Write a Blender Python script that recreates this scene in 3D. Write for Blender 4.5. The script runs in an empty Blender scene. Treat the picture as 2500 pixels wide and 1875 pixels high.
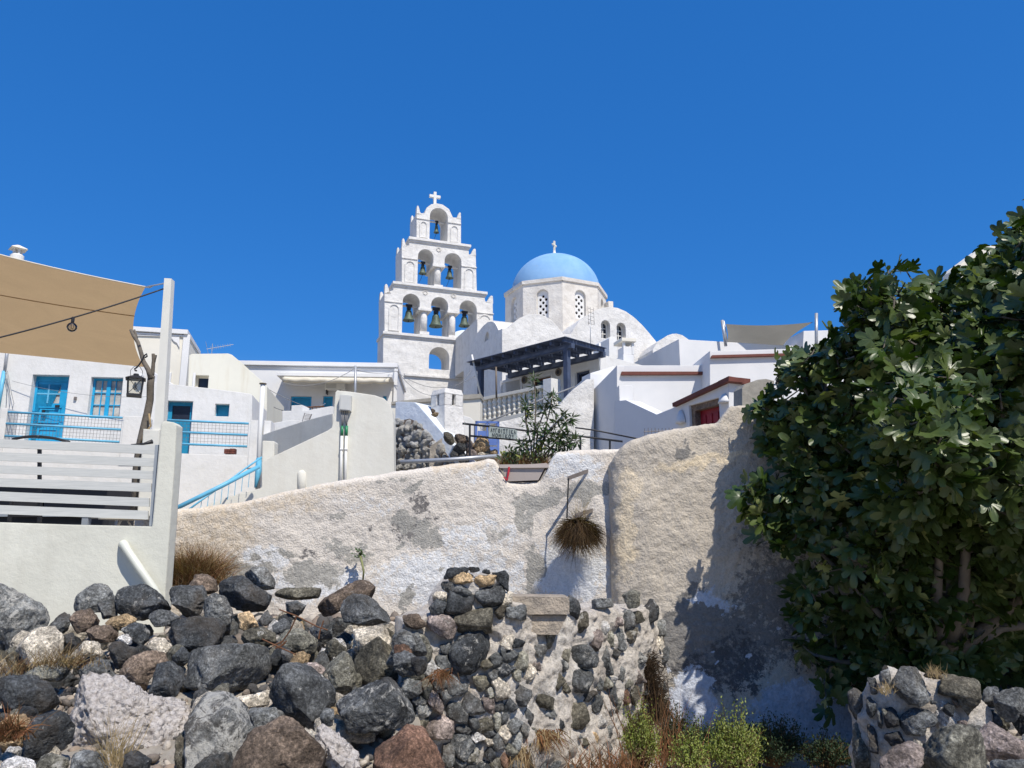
import bpy, bmesh, math, random
import numpy as np
from mathutils import Vector, Matrix, geometry
R_ = math.radians
# ------------------------------------------------------------ camera, world, sun
scene = bpy.context.scene
COL = scene.collection
CAMZ, PITCH, FPX = 1.7, R_(12.0), 1877.0
cam_d = bpy.data.cameras.new('camera'); cam = bpy.data.objects.new('camera', cam_d); COL.objects.link(cam)
cam.location = (0, 0, CAMZ); cam.rotation_euler = (R_(90) + PITCH, 0, 0)
cam_d.sensor_width = 36; cam_d.lens = 36 * FPX / 2500; cam_d.clip_start = .05; cam_d.clip_end = 4000
scene.camera = cam
SUN = Vector((.30, -.50, .812)).normalized()          # towards the sun
elev = math.asin(SUN.z); azim = math.atan2(SUN.x, SUN.y)
world = bpy.data.worlds.new('World'); scene.world = world; world.use_nodes = True
wn = world.node_tree; wn.nodes.clear()
wo = wn.nodes.new('ShaderNodeOutputWorld'); wb = wn.nodes.new('ShaderNodeBackground')
sk = wn.nodes.new('ShaderNodeTexSky'); sk.sky_type = 'NISHITA'; sk.sun_disc = False
sk.sun_elevation = elev; sk.sun_rotation = azim; sk.altitude = 300
sk.air_density = 1.0; sk.dust_density = .25; sk.ozone_density = 3.2
hs = wn.nodes.new('ShaderNodeHueSaturation'); hs.inputs['Saturation'].default_value = 1.25; hs.inputs['Value'].default_value = 1.0
hs.inputs['Hue'].default_value = .505
gm = wn.nodes.new('ShaderNodeGamma'); gm.inputs[1].default_value = .38
tn = wn.nodes.new('ShaderNodeMix'); tn.data_type = 'RGBA'; tn.blend_type = 'MULTIPLY'; tn.inputs[0].default_value = 1; tn.inputs[7].default_value = (.20, 1.22, 2.92, 1)
bl_ = wn.nodes.new('ShaderNodeMix'); bl_.data_type = 'RGBA'; bl_.inputs[0].default_value = .82
wn.links.new(sk.outputs[0], hs.inputs['Color']); wn.links.new(hs.outputs[0], gm.inputs[0]); wn.links.new(gm.outputs[0], tn.inputs[6])
wn.links.new(hs.outputs[0], bl_.inputs[6]); wn.links.new(tn.outputs[2], bl_.inputs[7])
tc = wn.nodes.new('ShaderNodeTexCoord'); sx_ = wn.nodes.new('ShaderNodeSeparateXYZ'); wn.links.new(tc.outputs['Generated'], sx_.inputs[0])
hr_ = wn.nodes.new('ShaderNodeMapRange'); hr_.interpolation_type = 'SMOOTHSTEP'; hr_.inputs[1].default_value = .02; hr_.inputs[2].default_value = .24; hr_.inputs[3].default_value = 1; hr_.inputs[4].default_value = 0
wn.links.new(sx_.outputs[2], hr_.inputs[0]); hz = wn.nodes.new('ShaderNodeMix'); hz.data_type = 'RGBA'; hz.inputs[7].default_value = (4.6, 5.2, 6.0, 1)
wn.links.new(hr_.outputs[0], hz.inputs[0]); wn.links.new(bl_.outputs[2], hz.inputs[6]); wn.links.new(hz.outputs[2], wb.inputs[0])
wb.inputs[1].default_value = .128; wn.links.new(wb.outputs[0], wo.inputs[0])
sd = bpy.data.lights.new('sun', 'SUN'); sun = bpy.data.objects.new('sun', sd); COL.objects.link(sun)
sd.energy = 5.0; sd.angle = R_(.53); sd.color = (1, .94, .845)
sun.rotation_euler = SUN.to_track_quat('Z', 'Y').to_euler(); sun.location = (10, -10, 30)
vs = scene.view_settings
vs.view_transform = 'Standard'; vs.look = 'None'; vs.exposure = .03; vs.gamma = 1; vs.use_curve_mapping = False
scene.render.engine = 'CYCLES'; scene.cycles.max_bounces = 6; scene.cycles.transparent_max_bounces = 8

rnd = random.Random(7)
# ------------------------------------------------------------ projection helpers (pixel of the 2500x1875 photo -> point)
C0 = Vector((0, 0, CAMZ)); cP, sP = math.cos(PITCH), math.sin(PITCH)
def ray(px, py):
    x = (px - 1250) / FPX; y = (937.5 - py) / FPX
    return Vector((x, cP - y * sP, sP + y * cP))
def P(px, py, Y):
    d = ray(px, py); return C0 + d * (Y / d.y)
def toPx(A):                                             # (N,3) -> px, py
    q = np.asarray(A, float) - np.array([0, 0, CAMZ])
    f = q[:, 1] * cP + q[:, 2] * sP; f = np.maximum(f, .01); u = -q[:, 1] * sP + q[:, 2] * cP
    return 1250 + FPX * q[:, 0] / f, 937.5 - FPX * u / f
class Fr:                                                # a vertical plane standing at a point, turned by a degrees
    def __init__(s, px, py, Y, a):
        s.O = P(px, py, Y); a = R_(a); s.a = a
        s.u = Vector((math.cos(a), math.sin(a), 0)); s.n = Vector((math.sin(a), -math.cos(a), 0))
    def q(s, px, py, off=0):
        d = ray(px, py); t = ((s.O + s.n * off - C0).dot(s.n)) / d.dot(s.n)
        p = C0 + d * t - s.O
        return (p.dot(s.u), p.z)
    def w(s, u, z, off=0): return s.O + s.u * u + s.n * off + Vector((0, 0, z))
    def p(s, px, py, off=0): return s.w(*s.q(px, py, off), off)

# ------------------------------------------------------------ numpy noise
def _h(ix, iy, iz, seed):
    n = (ix * 374761393 + iy * 668265263 + iz * 1274126177 + seed * 974634777) & 0xffffffff
    n = ((n ^ (n >> 13)) * 1103515245) & 0xffffffff; n = ((n ^ (n >> 15)) * 2246822519) & 0xffffffff
    return ((n ^ (n >> 16)) & 0xffff) / 32767.5 - 1
def vnoise(p, seed=0):
    p = np.asarray(p, float); i = np.floor(p).astype(np.int64); f = p - i; f = f * f * (3 - 2 * f); r = 0
    for a in (0, 1):
        for b in (0, 1):
            for c in (0, 1):
                w = (f[:, 0] if a else 1 - f[:, 0]) * (f[:, 1] if b else 1 - f[:, 1]) * (f[:, 2] if c else 1 - f[:, 2])
                r = r + w * _h(i[:, 0] + a, i[:, 1] + b, i[:, 2] + c, seed)
    return r
def fbm(p, octv=4, seed=0, gain=.5):
    p = np.asarray(p, float); r = 0; a = 1
    for k in range(octv): r = r + a * vnoise(p * 2 ** k + k * 17.3, seed + k); a *= gain
    return r

# ------------------------------------------------------------ object helpers
WL = {}
def thing(name, label, cat, loc, group=None):
    o = bpy.data.objects.new(name, None); COL.objects.link(o); o.location = loc; o.empty_display_size = .2
    WL[o.name] = Vector(loc); o['label'] = label; o['category'] = cat
    if group: o['group'] = group
    return o
def mk(name, V, F, mat, parent=None, smooth=False, label=None, cat=None, group=None, kind=None, attrs=None, color=None, centre=False):
    V = np.asarray([tuple(v) for v in V] if not isinstance(V, np.ndarray) else V, float)
    lo, hi = V.min(0), V.max(0)
    org = (lo + hi) / 2
    if not centre: org[2] = lo[2]
    me = bpy.data.meshes.new(name)
    V2 = V - org
    if isinstance(F, np.ndarray):
        k = F.shape[1]; me.vertices.add(len(V2)); me.vertices.foreach_set('co', V2.ravel())
        me.loops.add(F.size); me.loops.foreach_set('vertex_index', F.ravel().astype(np.int32))
        me.polygons.add(len(F)); me.polygons.foreach_set('loop_start', np.arange(0, F.size, k, dtype=np.int32))
        me.update(calc_edges=True)
    else:
        me.from_pydata(V2.tolist(), [], F); me.update()
    if smooth: me.polygons.foreach_set('use_smooth', [True] * len(me.polygons))
    if attrs:
        for k, a in attrs.items():
            at = me.attributes.new(k, 'FLOAT', 'POINT'); at.data.foreach_set('value', np.asarray(a, np.float32))
    if mat: me.materials.append(mat)
    o = bpy.data.objects.new(name, me); COL.objects.link(o)
    org = Vector(org); WL[o.name] = org
    if parent is not None: o.parent = parent; o.location = org - WL[parent.name]
    else: o.location = org
    if label: o['label'] = label
    if cat: o['category'] = cat
    if group: o['group'] = group
    if kind: o['kind'] = kind
    if color: o.color = color
    return o
def inst(src, name, parent, loc, rot=None, scale=None, color=None):      # another object on the same mesh
    o = bpy.data.objects.new(name, src.data if hasattr(src, 'data') else src); COL.objects.link(o)
    o.parent = parent; o.location = Vector(loc) - (WL[parent.name] if parent else Vector((0, 0, 0)))
    if rot is not None: o.rotation_euler = rot
    if scale is not None: o.scale = scale if hasattr(scale, '__len__') else (scale,) * 3
    if color: o.color = color
    WL[o.name] = Vector(loc)
    return o
class MB:
    def __init__(s): s.V = []; s.F = []
    def add(s, V, F):
        b = len(s.V); s.V += [Vector(v) for v in V]; s.F += [tuple(i + b for i in f) for f in F]; return s
    def hexa(s, c):                                      # 8 corners: 4 front (ccw), 4 back
        return s.add(c, [(0, 1, 2, 3), (7, 6, 5, 4), (0, 4, 5, 1), (1, 5, 6, 2), (2, 6, 7, 3), (3, 7, 4, 0)])
    def fbox(s, F, u0, u1, z0, z1, o0, o1):              # o1 = front offset, o0 = back
        return s.hexa([F.w(u0, z0, o1), F.w(u1, z0, o1), F.w(u1, z1, o1), F.w(u0, z1, o1), F.w(u0, z0, o0), F.w(u1, z0, o0), F.w(u1, z1, o0), F.w(u0, z1, o0)])
    def pbox(s, F, x0, y0, x1, y1, o0, o1):              # pixel rectangle (top-left, bottom-right) on plane at o1
        a = F.q(x0, y1, o1); b = F.q(x1, y1, o1); c = F.q(x1, y0, o1); d = F.q(x0, y0, o1)
        u0 = (a[0] + d[0]) / 2; u1 = (b[0] + c[0]) / 2; z0 = (a[1] + b[1]) / 2; z1 = (c[1] + d[1]) / 2
        return s.fbox(F, u0, u1, z0, z1, o0, o1)
    def pquad(s, F, pts, o0, o1):                        # 4 pixel points ccw from bottom-left
        q = [F.q(x, y, o1) for x, y in pts]
        return s.hexa([F.w(u, z, o1) for u, z in q] + [F.w(u, z, o0) for u, z in q])
    def box(s, a, b):
        x0, y0, z0 = a; x1, y1, z1 = b
        return s.hexa([(x0, y0, z0), (x1, y0, z0), (x1, y0, z1), (x0, y0, z1), (x0, y1, z0), (x1, y1, z0), (x1, y1, z1), (x0, y1, z1)])
    def tube(s, pts, r, n=8, cap=True):
        pts = [Vector(p) for p in pts]; m = len(pts); rs = r if hasattr(r, '__len__') else [r] * m
        b = len(s.V); up = None
        for i, p in enumerate(pts):
            t = (pts[min(i + 1, m - 1)] - pts[max(i - 1, 0)]).normalized()
            if up is None: up = t.orthogonal().normalized()
            up = (up - t * up.dot(t)); up = up.normalized() if up.length > 1e-5 else t.orthogonal().normalized()
            sd_ = t.cross(up)
            for k in range(n):
                a = 2 * math.pi * k / n
                s.V.append(p + (up * math.cos(a) + sd_ * math.sin(a)) * rs[i])
        for i in range(m - 1):
            for k in range(n):
                k2 = (k + 1) % n
                s.F.append((b + i * n + k, b + i * n + k2, b + (i + 1) * n + k2, b + (i + 1) * n + k))
        if cap:
            s.F.append(tuple(b + k for k in range(n))[::-1]); s.F.append(tuple(b + (m - 1) * n + k for k in range(n)))
        return s
    def lathe(s, prof, c, n=16):
        b = len(s.V); c = Vector(c)
        for r, z in prof:
            for k in range(n):
                a = 2 * math.pi * k / n; s.V.append(c + Vector((r * math.cos(a), r * math.sin(a), z)))
        for i in range(len(prof) - 1):
            for k in range(n):
                k2 = (k + 1) % n; s.F.append((b + i * n + k, b + i * n + k2, b + (i + 1) * n + k2, b + (i + 1) * n + k))
        s.F.append(tuple(b + k for k in range(n))[::-1]); s.F.append(tuple(b + (len(prof) - 1) * n + k for k in range(n)))
        return s
    def slab(s, F, outer, holes=(), o0=-.3, o1=0, px=True, taper=None):
        L = [outer] + list(holes)
        if px: L = [[F.q(x, y, o1) for x, y in l] for l in L]
        def area(l): return sum(l[i][0] * l[(i + 1) % len(l)][1] - l[(i + 1) % len(l)][0] * l[i][1] for i in range(len(l))) / 2
        L = [l if (area(l) > 0) == (k == 0) else l[::-1] for k, l in enumerate(L)]
        flat = [p for l in L for p in l]
        T = geometry.tessellate_polygon([[Vector((u, z, 0)) for u, z in l] for l in L])
        b = len(s.V); N = len(flat)
        s.V += [F.w(u, z, o1) for u, z in flat] + [F.w(u, z, o0) for u, z in flat]
        for t in T:
            a_ = (flat[t[1]][0] - flat[t[0]][0]) * (flat[t[2]][1] - flat[t[0]][1]) - (flat[t[2]][0] - flat[t[0]][0]) * (flat[t[1]][1] - flat[t[0]][1])
            t = t if a_ > 0 else t[::-1]
            s.F.append(tuple(b + i for i in t)); s.F.append(tuple(b + N + i for i in t[::-1]))
        k = 0
        for l in L:
            m = len(l)
            for i in range(m):
                i2 = (i + 1) % m; s.F.append((b + k + i, b + N + k + i, b + N + k + i2, b + k + i2))
            k += m
        return s
    def build(s, name, mat, parent=None, **kw):
        return mk(name, s.V, s.F, mat, parent, **kw)

def arch(F, xl, xr, ybot_l, ybot_r, ytop, o=0, n=9, px=True):            # arch-shaped hole in (u,z)
    bl = F.q(xl, ybot_l, o); br = F.q(xr, ybot_r, o); xm = (xl + xr) / 2; tp = F.q(xm, ytop, o)
    u0, u1 = bl[0], br[0]; r = (u1 - u0) / 2; c = (u0 + u1) / 2; zs = tp[1] - r; zb = (bl[1] + br[1]) / 2
    return [(u0, zb), (u1, zb)] + [(c + r * math.cos(t), zs + r * math.sin(t)) for t in [math.pi * k / (n * 2) for k in range(n * 2 + 1)]]
def arch_uz(u0, u1, zb, zt, n=9):
    r = (u1 - u0) / 2; c = (u0 + u1) / 2; zs = zt - r
    return [(u0, zb), (u1, zb)] + [(c + r * math.cos(t), zs + r * math.sin(t)) for t in [math.pi * k / (n * 2) for k in range(n * 2 + 1)]]
def inpoly(x, y, poly):
    c = False; n = len(poly); j = n - 1
    for i in range(n):
        xi, yi = poly[i]; xj, yj = poly[j]
        if (yi > y) != (yj > y) and x < (xj - xi) * (y - yi) / (yj - yi) + xi: c = not c
        j = i
    return c
def interp(x, xs, ys): return float(np.interp(x, xs, ys))

# thick plastered wall with rounded top, dense grid so that its lumps are real
def relief(path, zbot, thick, res, rr, dispf, side_rows=6):
    pts = [Vector(p) for p in path]; L = [0]
    for i in range(1, len(pts)): L.append(L[-1] + (pts[i].xy - pts[i - 1].xy).length)
    n = max(2, int(L[-1] / res)); S = np.linspace(0, L[-1], n + 1)
    X = np.interp(S, L, [p.x for p in pts]); Y = np.interp(S, L, [p.y for p in pts]); Z = np.interp(S, L, [p.z for p in pts])
    ks = max(1, int(.08 / res)); ker = np.ones(2 * ks + 1) / (2 * ks + 1)
    def sm(a): return np.convolve(np.pad(a, ks, mode='reflect', reflect_type='odd'), ker, 'valid')
    X, Y, Z = sm(X), sm(Y), sm(Z)
    tx = np.gradient(X); ty = np.gradient(Y); l = np.hypot(tx, ty); nx = ty / l; ny = -tx / l
    zt = Z.max(); nr = max(3, int((zt - zbot) / res)); rows = []
    for k in range(nr + 1): rows.append(('f', k / nr))
    for k in range(1, 7): rows.append(('a', k / 6 * math.pi / 2))
    for k in range(1, 5): rows.append(('t', k / 4))
    for k in range(1, 7): rows.append(('b', k / 6 * math.pi / 2))
    for k in range(1, side_rows): rows.append(('r', k / (side_rows - 1)))
    A = []; NR = []
    for kind, t in rows:
        if kind == 'f': off = 0 * X; z = zbot + (Z - rr - zbot) * t; na = 1.; nz = 0.
        elif kind == 'a': off = 0 * X + rr * (1 - math.cos(t)); z = Z - rr + rr * math.sin(t); na = math.cos(t); nz = math.sin(t)
        elif kind == 't': off = 0 * X + rr + (thick - 2 * rr) * t; z = Z; na = 0; nz = 1
        elif kind == 'b': off = 0 * X + thick - rr + rr * math.sin(t); z = Z - rr + rr * math.cos(t); na = -math.sin(t); nz = math.cos(t)
        else: off = 0 * X + thick; z = Z - rr + (zbot - Z + rr) * t; na = -1; nz = 0
        A.append(np.stack([X - nx * off, Y - ny * off, z], 1)); NR.append(np.stack([nx * na, ny * na, 0 * X + nz], 1))
    A = np.concatenate(A); NR = np.concatenate(NR)
    A = A + NR * dispf(A)[:, None]
    m = len(X); nrw = len(rows)
    I, J = np.meshgrid(np.arange(nrw - 1), np.arange(m - 1), indexing='ij'); a = (I * m + J).ravel()
    F = np.stack([a, a + 1, a + m + 1, a + m], 1)
    # end caps as quads strips collapsed to a centre line
    V = A; Fl = [F]
    for e, flip in ((0, False), (m - 1, True)):
        idx = np.arange(nrw) * m + e; h = nrw // 2
        for k in range(h):
            q = [idx[k], idx[k + 1], idx[nrw - 2 - k], idx[nrw - 1 - k]]
            if len(set(q)) < 4: continue
            Fl.append(np.array([q[::-1] if flip else q]))
    F = np.concatenate(Fl)
    return V, F[:, ::-1] if False else F

# ------------------------------------------------------------ materials
class NT:
    def __init__(s, name):
        s.m = bpy.data.materials.new(name); s.m.use_nodes = True; s.t = s.m.node_tree; s.t.nodes.clear()
        s.out = s.t.nodes.new('ShaderNodeOutputMaterial')
    def n(s, typ, **kw):
        nd = s.t.nodes.new(typ)
        for k, v in kw.items():
            if k.startswith('i_'):
                key = k[2:]; key = int(key) if key.isdigit() else key.replace('_', ' ')
                nd.inputs[key].default_value = v
            else: setattr(nd, k, v)
        return nd
    def l(s, a, b): s.t.links.new(a, b); return s
    def noise(s, vec, scale, detail=4, rough=.55, dist=0):
        nd = s.n('ShaderNodeTexNoise'); nd.inputs['Scale'].default_value = scale; nd.inputs['Detail'].default_value = detail
        nd.inputs['Roughness'].default_value = rough; nd.inputs['Distortion'].default_value = dist
        if vec is not None: s.l(vec, nd.inputs['Vector'])
        return nd.outputs['Fac']
    def ramp(s, fac, stops):
        nd = s.n('ShaderNodeValToRGB'); e = nd.color_ramp.elements
        while len(e) < len(stops): e.new(.5)
        for k, (p, c) in enumerate(stops): e[k].position = p; e[k].color = c if hasattr(c, '__len__') else (c, c, c, 1)
        s.l(fac, nd.inputs[0]); return nd.outputs[0]
    def mix(s, fac, a, b, blend='MIX'):
        nd = s.n('ShaderNodeMix'); nd.data_type = 'RGBA'; nd.blend_type = blend
        for v, k in ((fac, 0), (a, 6), (b, 7)):
            if isinstance(v, (int, float)): nd.inputs[k].default_value = v
            elif isinstance(v, tuple): nd.inputs[k].default_value = v if len(v) == 4 else v + (1,)
            else: s.l(v, nd.inputs[k])
        return nd.outputs[2]
    def math(s, op, a, b=0):
        nd = s.n('ShaderNodeMath', operation=op)
        for k, v in ((0, a), (1, b)):
            if isinstance(v, (int, float)): nd.inputs[k].default_value = v
            else: s.l(v, nd.inputs[k])
        return nd.outputs[0]
    def bump(s, h, strength, dist, normal=None):
        nd = s.n('ShaderNodeBump'); nd.inputs['Strength'].default_value = strength; nd.inputs['Distance'].default_value = dist
        s.l(h, nd.inputs['Height'])
        if normal is not None: s.l(normal, nd.inputs['Normal'])
        return nd.outputs[0]
    def pos(s): return s.n('ShaderNodeNewGeometry').outputs['Position']
    def obj(s): return s.n('ShaderNodeTexCoord').outputs['Object']
    def done(s, col, rough=.85, spec=.3, normal=None, metal=0):
        b = s.n('ShaderNodeBsdfPrincipled'); b.inputs['Roughness'].default_value = rough if isinstance(rough, (int, float)) else .8
        if not isinstance(rough, (int, float)): s.l(rough, b.inputs['Roughness'])
        b.inputs['Specular IOR Level'].default_value = spec; b.inputs['Metallic'].default_value = metal
        if isinstance(col, tuple): b.inputs['Base Color'].default_value = col if len(col) == 4 else col + (1,)
        else: s.l(col, b.inputs['Base Color'])
        if normal is not None: s.l(normal, b.inputs['Normal'])
        s.l(b.outputs[0], s.out.inputs[0]); s.b = b
        return s.m
def c3(c, k=1.): return (c[0] * k, c[1] * k, c[2] * k, 1)
def plaster(name, col, col2, stain=(.45, .42, .38), st=.0, sc=1.0, bump=.5, bd=.012, bevel=.03, streak=.3):
    t = NT(name); p = t.pos()
    n1 = t.noise(p, 1.3 * sc, 5, .6); c = t.mix(t.ramp(n1, [(.35, 0), (.65, 1)]), c3(col), c3(col2))
    mp = t.n('ShaderNodeMapping'); mp.inputs['Scale'].default_value = (5, 5, .5); t.l(p, mp.inputs[0])      # rain streaks
    n2 = t.noise(mp.outputs[0], 1.2, 4, .6); c = t.mix(t.math('MULTIPLY', t.ramp(n2, [(.52, 0), (.8, 1)]), streak), c, c3(stain))
    if st > 0:
        n3 = t.noise(p, 3.5 * sc, 8, .7, .4); c = t.mix(t.math('MULTIPLY', t.ramp(n3, [(.5, 0), (.66, 1)]), st), c, c3(stain))
    n4 = t.noise(p, 14, 5, .65); n5 = t.noise(p, 60, 3, .6)
    hgt = t.math('ADD', t.math('ADD', n4, t.math('MULTIPLY', n5, .35)), t.math('MULTIPLY', t.noise(p, 2.2, 3, .5), 3.))
    bv = None
    if bevel:
        bn = t.n('ShaderNodeBevel'); bn.samples = 4; bn.inputs['Radius'].default_value = bevel; bv = bn.outputs[0]
    return t.done(c, .9, .15, t.bump(hgt, bump, bd, bv))
def paint(name, col, var=.12, rough=.5, spec=.4, metal=0, bs=25, bump=.2, bd=.002, wear=None, wearc=(.5, .48, .44)):
    t = NT(name); p = t.pos()
    n1 = t.noise(p, 4, 5, .6); c = t.mix(t.ramp(n1, [(.3, 0), (.7, 1)]), c3(col, 1 - var), c3(col, 1 + var))
    if wear:
        n2 = t.noise(p, 18, 6, .7); c = t.mix(t.ramp(n2, [(wear, 0), (wear + .03, 1)]), c, c3(wearc))
    return t.done(c, rough, spec, t.bump(t.noise(p, bs, 4), bump, bd), metal)
MT = {}
MT['white'] = plaster('whitewash', (.76, .745, .71), (.70, .69, .655), (.56, .54, .48), .28, 1, .45, .014)
MT['white2'] = plaster('smooth_white_plaster', (.73, .72, .70), (.68, .675, .66), (.6, .6, .58), .0, 1, .15, .006, streak=.12)
MT['cream'] = plaster('cream_plaster', (.74, .70, .60), (.70, .66, .56), (.55, .50, .40), .0, 1, .2, .006)
MT['yard'] = plaster('terrace_plaster', (.68, .67, .575), (.61, .60, .51), (.5, .48, .4), .12, .8, .5, .012)
MT['stair'] = plaster('stair_plaster', (.70, .685, .61), (.64, .62, .545), (.52, .47, .38), .15, .7, .35, .012)
MT['church'] = plaster('weathered_whitewash', (.76, .74, .70), (.68, .66, .62), (.46, .435, .39), .4, 1.15, .8, .03, .04, .25)
MT['drum'] = plaster('weathered_cream_plaster', (.76, .72, .65), (.63, .59, .53), (.46, .41, .34), .4, .8, .7, .03, .04, .3)
MT['concrete'] = plaster('bare_concrete', (.40, .375, .32), (.30, .28, .24), (.2, .18, .15), .4, 2, .8, .012, 0)
MT['block'] = plaster('pumice_concrete', (.43, .36, .28), (.30, .26, .21), (.16, .14, .12), .5, 5, 1, .03, 0, 0)
MT['coping'] = paint('brown_tile', (.15, .05, .036), .2, .7, .3)
MT['teal'] = paint('turquoise_paint', (.015, .25, .42), .18, .45, .4, wear=.66, wearc=(.16, .45, .52))
MT['sky'] = paint('bright_blue_paint', (.02, .34, .60), .15, .4, .4, wear=.70, wearc=(.3, .5, .6))
MT['rail'] = paint('pale_blue_rail_paint', (.13, .42, .60), .15, .45, .4, wear=.68, wearc=(.35, .3, .25))
MT['slate'] = paint('slate_blue_paint', (.06, .078, .125), .25, .6, .3, wear=.68, wearc=(.2, .2, .22))
MT['gate'] = paint('mid_blue_gate_paint', (.10, .17, .42), .15, .6, .3)
MT['dome'] = None
MT['red'] = paint('dark_red_paint', (.25, .012, .02), .2, .5, .4)
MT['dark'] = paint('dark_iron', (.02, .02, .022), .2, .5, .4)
MT['wire'] = paint('grey_wire', (.16, .14, .13), .2, .5, .4)
MT['cable'] = paint('grey_cable', (.22, .22, .22), .2, .6, .3)
MT['galv'] = paint('galvanised_steel', (.42, .43, .44), .15, .4, .5, .4)
MT['pvc'] = paint('white_metal_paint', (.75, .74, .70), .05, .45, .4, wear=.72, wearc=(.35, .28, .2))
MT['ivory'] = paint('ivory_plastic_pipe', (.66, .66, .56), .06, .35, .5)
MT['post'] = paint('ivory_painted_post', (.70, .68, .60), .05, .5, .4)
MT['greybox'] = paint('light_grey_box', (.55, .55, .52), .05, .5, .4)
MT['tape'] = paint('green_tape', (.03, .22, .10), .2, .4, .4)
MT['bronze'] = paint('green_bronze', (.085, .115, .09), .35, .6, .4, .2, wear=.6, wearc=(.2, .26, .2))
MT['bluewash'] = plaster('pale_blue_whitewash', (.64, .70, .76), (.72, .75, .78), (.5, .55, .6), .2, 2, .6, .02)
MT['wood'] = paint('grey_wood', (.16, .13, .10), .3, .8, .2, bump=.6, bd=.01)
MT['redwood'] = paint('brown_wood', (.13, .06, .03), .3, .7, .2)
MT['tan'] = paint('buff_terracotta', (.46, .40, .36), .05, .8, .2)
MT['redp'] = paint('red_spray_paint', (.55, .04, .06), .1, .6, .3)
MT['stonetrim'] = plaster('brown_rubble_trim', (.24, .17, .12), (.12, .09, .07), (.4, .33, .26), .5, 8, 1, .02, 0, 0)
MT['awning'] = paint('cream_canvas', (.66, .60, .48), .08, .9, .1, wear=.7, wearc=(.4, .35, .28))
MT['sofa'] = paint('grey_furniture_paint', (.28, .31, .34), .08, .6, .3)
MT['cream2'] = paint('cream_paint', (.66, .62, .52), .05, .6, .3)
MT['black'] = paint('black_void_paint', (.012, .012, .013), .1, .8, .1)
MT['ink'] = paint('black_ink', (.10, .115, .115), .1, .8, .1)
MT['board'] = paint('greenish_grey_board', (.30, .34, .32), .12, .8, .2)
def slatmat():
    t = NT('pale_grey_painted_wood'); p = t.pos()
    mp = t.n('ShaderNodeMapping'); mp.inputs['Scale'].default_value = (1.2, 6, 22); t.l(p, mp.inputs[0])
    n = t.noise(mp.outputs[0], 2.5, 6, .6, .6); c = t.mix(t.ramp(n, [(.3, 0), (.75, 1)]), (.60, .60, .56), (.47, .48, .45))
    return t.done(c, .6, .3, t.bump(n, .4, .004))
MT['slat'] = slatmat()
def domemat():
    t = NT('pale_blue_dome_paint'); p = t.pos()
    n = t.noise(p, .8, 6, .65, .5); c = t.mix(t.ramp(n, [(.35, 0), (.7, 1)]), (.19, .37, .61), (.27, .46, .69))
    n3 = t.noise(p, 2.2, 7, .7); c = t.mix(t.math('MULTIPLY', t.ramp(n3, [(.6, 0), (.68, 1)]), .35), c, (.28, .38, .5))
    return t.done(c, .8, .2, t.bump(t.noise(p, 5, 5), .35, .03))
MT['dome'] = domemat()
def sailmat(name, col, tr):
    t = NT(name); p = t.pos()
    w = t.noise(p, 90, 2); c = t.mix(t.ramp(w, [(.3, 0), (.7, 1)]), c3(col, .88), c3(col, 1.08)); c = t.mix(t.ramp(t.noise(p, .9, 4, .6, 1.), [(.35, 0), (.7, .35)]), c, c3(col, .72))
    d = t.n('ShaderNodeBsdfDiffuse'); tl = t.n('ShaderNodeBsdfTranslucent'); m = t.n('ShaderNodeMixShader'); m.inputs[0].default_value = tr
    t.l(c, d.inputs[0]); t.l(c, tl.inputs[0]); t.l(d.outputs[0], m.inputs[1]); t.l(tl.outputs[0], m.inputs[2]); t.l(m.outputs[0], t.out.inputs[0])
    return t.m
MT['sail'] = sailmat('beige_shade_cloth', (.48, .335, .18), .58)
MT['sail2'] = sailmat('grey_shade_cloth', (.30, .28, .23), .45)
def glassmat(name, col, rough=.08):
    t = NT(name); return t.done(t.mix(t.noise(t.pos(), 3, 3), c3(col, .6), c3(col, 1.5)), rough, .35)
MT['glass'] = glassmat('dark_window_glass', (.018, .022, .035), .15)
MT['curtain'] = paint('lace_curtain', (.48, .46, .42), .35, .9, .1, bs=60, bump=1, bd=.01)
MT['clear'] = None
def clearmat():
    t = NT('clear_bulb_glass'); g = t.n('ShaderNodeBsdfGlossy'); g.inputs['Roughness'].default_value = .05; tr = t.n('ShaderNodeBsdfTransparent')
    tr.inputs[0].default_value = (.93, .9, .82, 1); m = t.n('ShaderNodeMixShader'); f = t.n('ShaderNodeFresnel'); f.inputs[0].default_value = 1.6
    t.l(t.math('MULTIPLY', f.outputs[0], 1.2), m.inputs[0]); t.l(tr.outputs[0], m.inputs[1]); t.l(g.outputs[0], m.inputs[2]); t.l(m.outputs[0], t.out.inputs[0]); return t.m
MT['clear'] = clearmat()
MT['globe'] = paint('milk_glass', (.62, .62, .60), .04, .2, .5)
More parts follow.
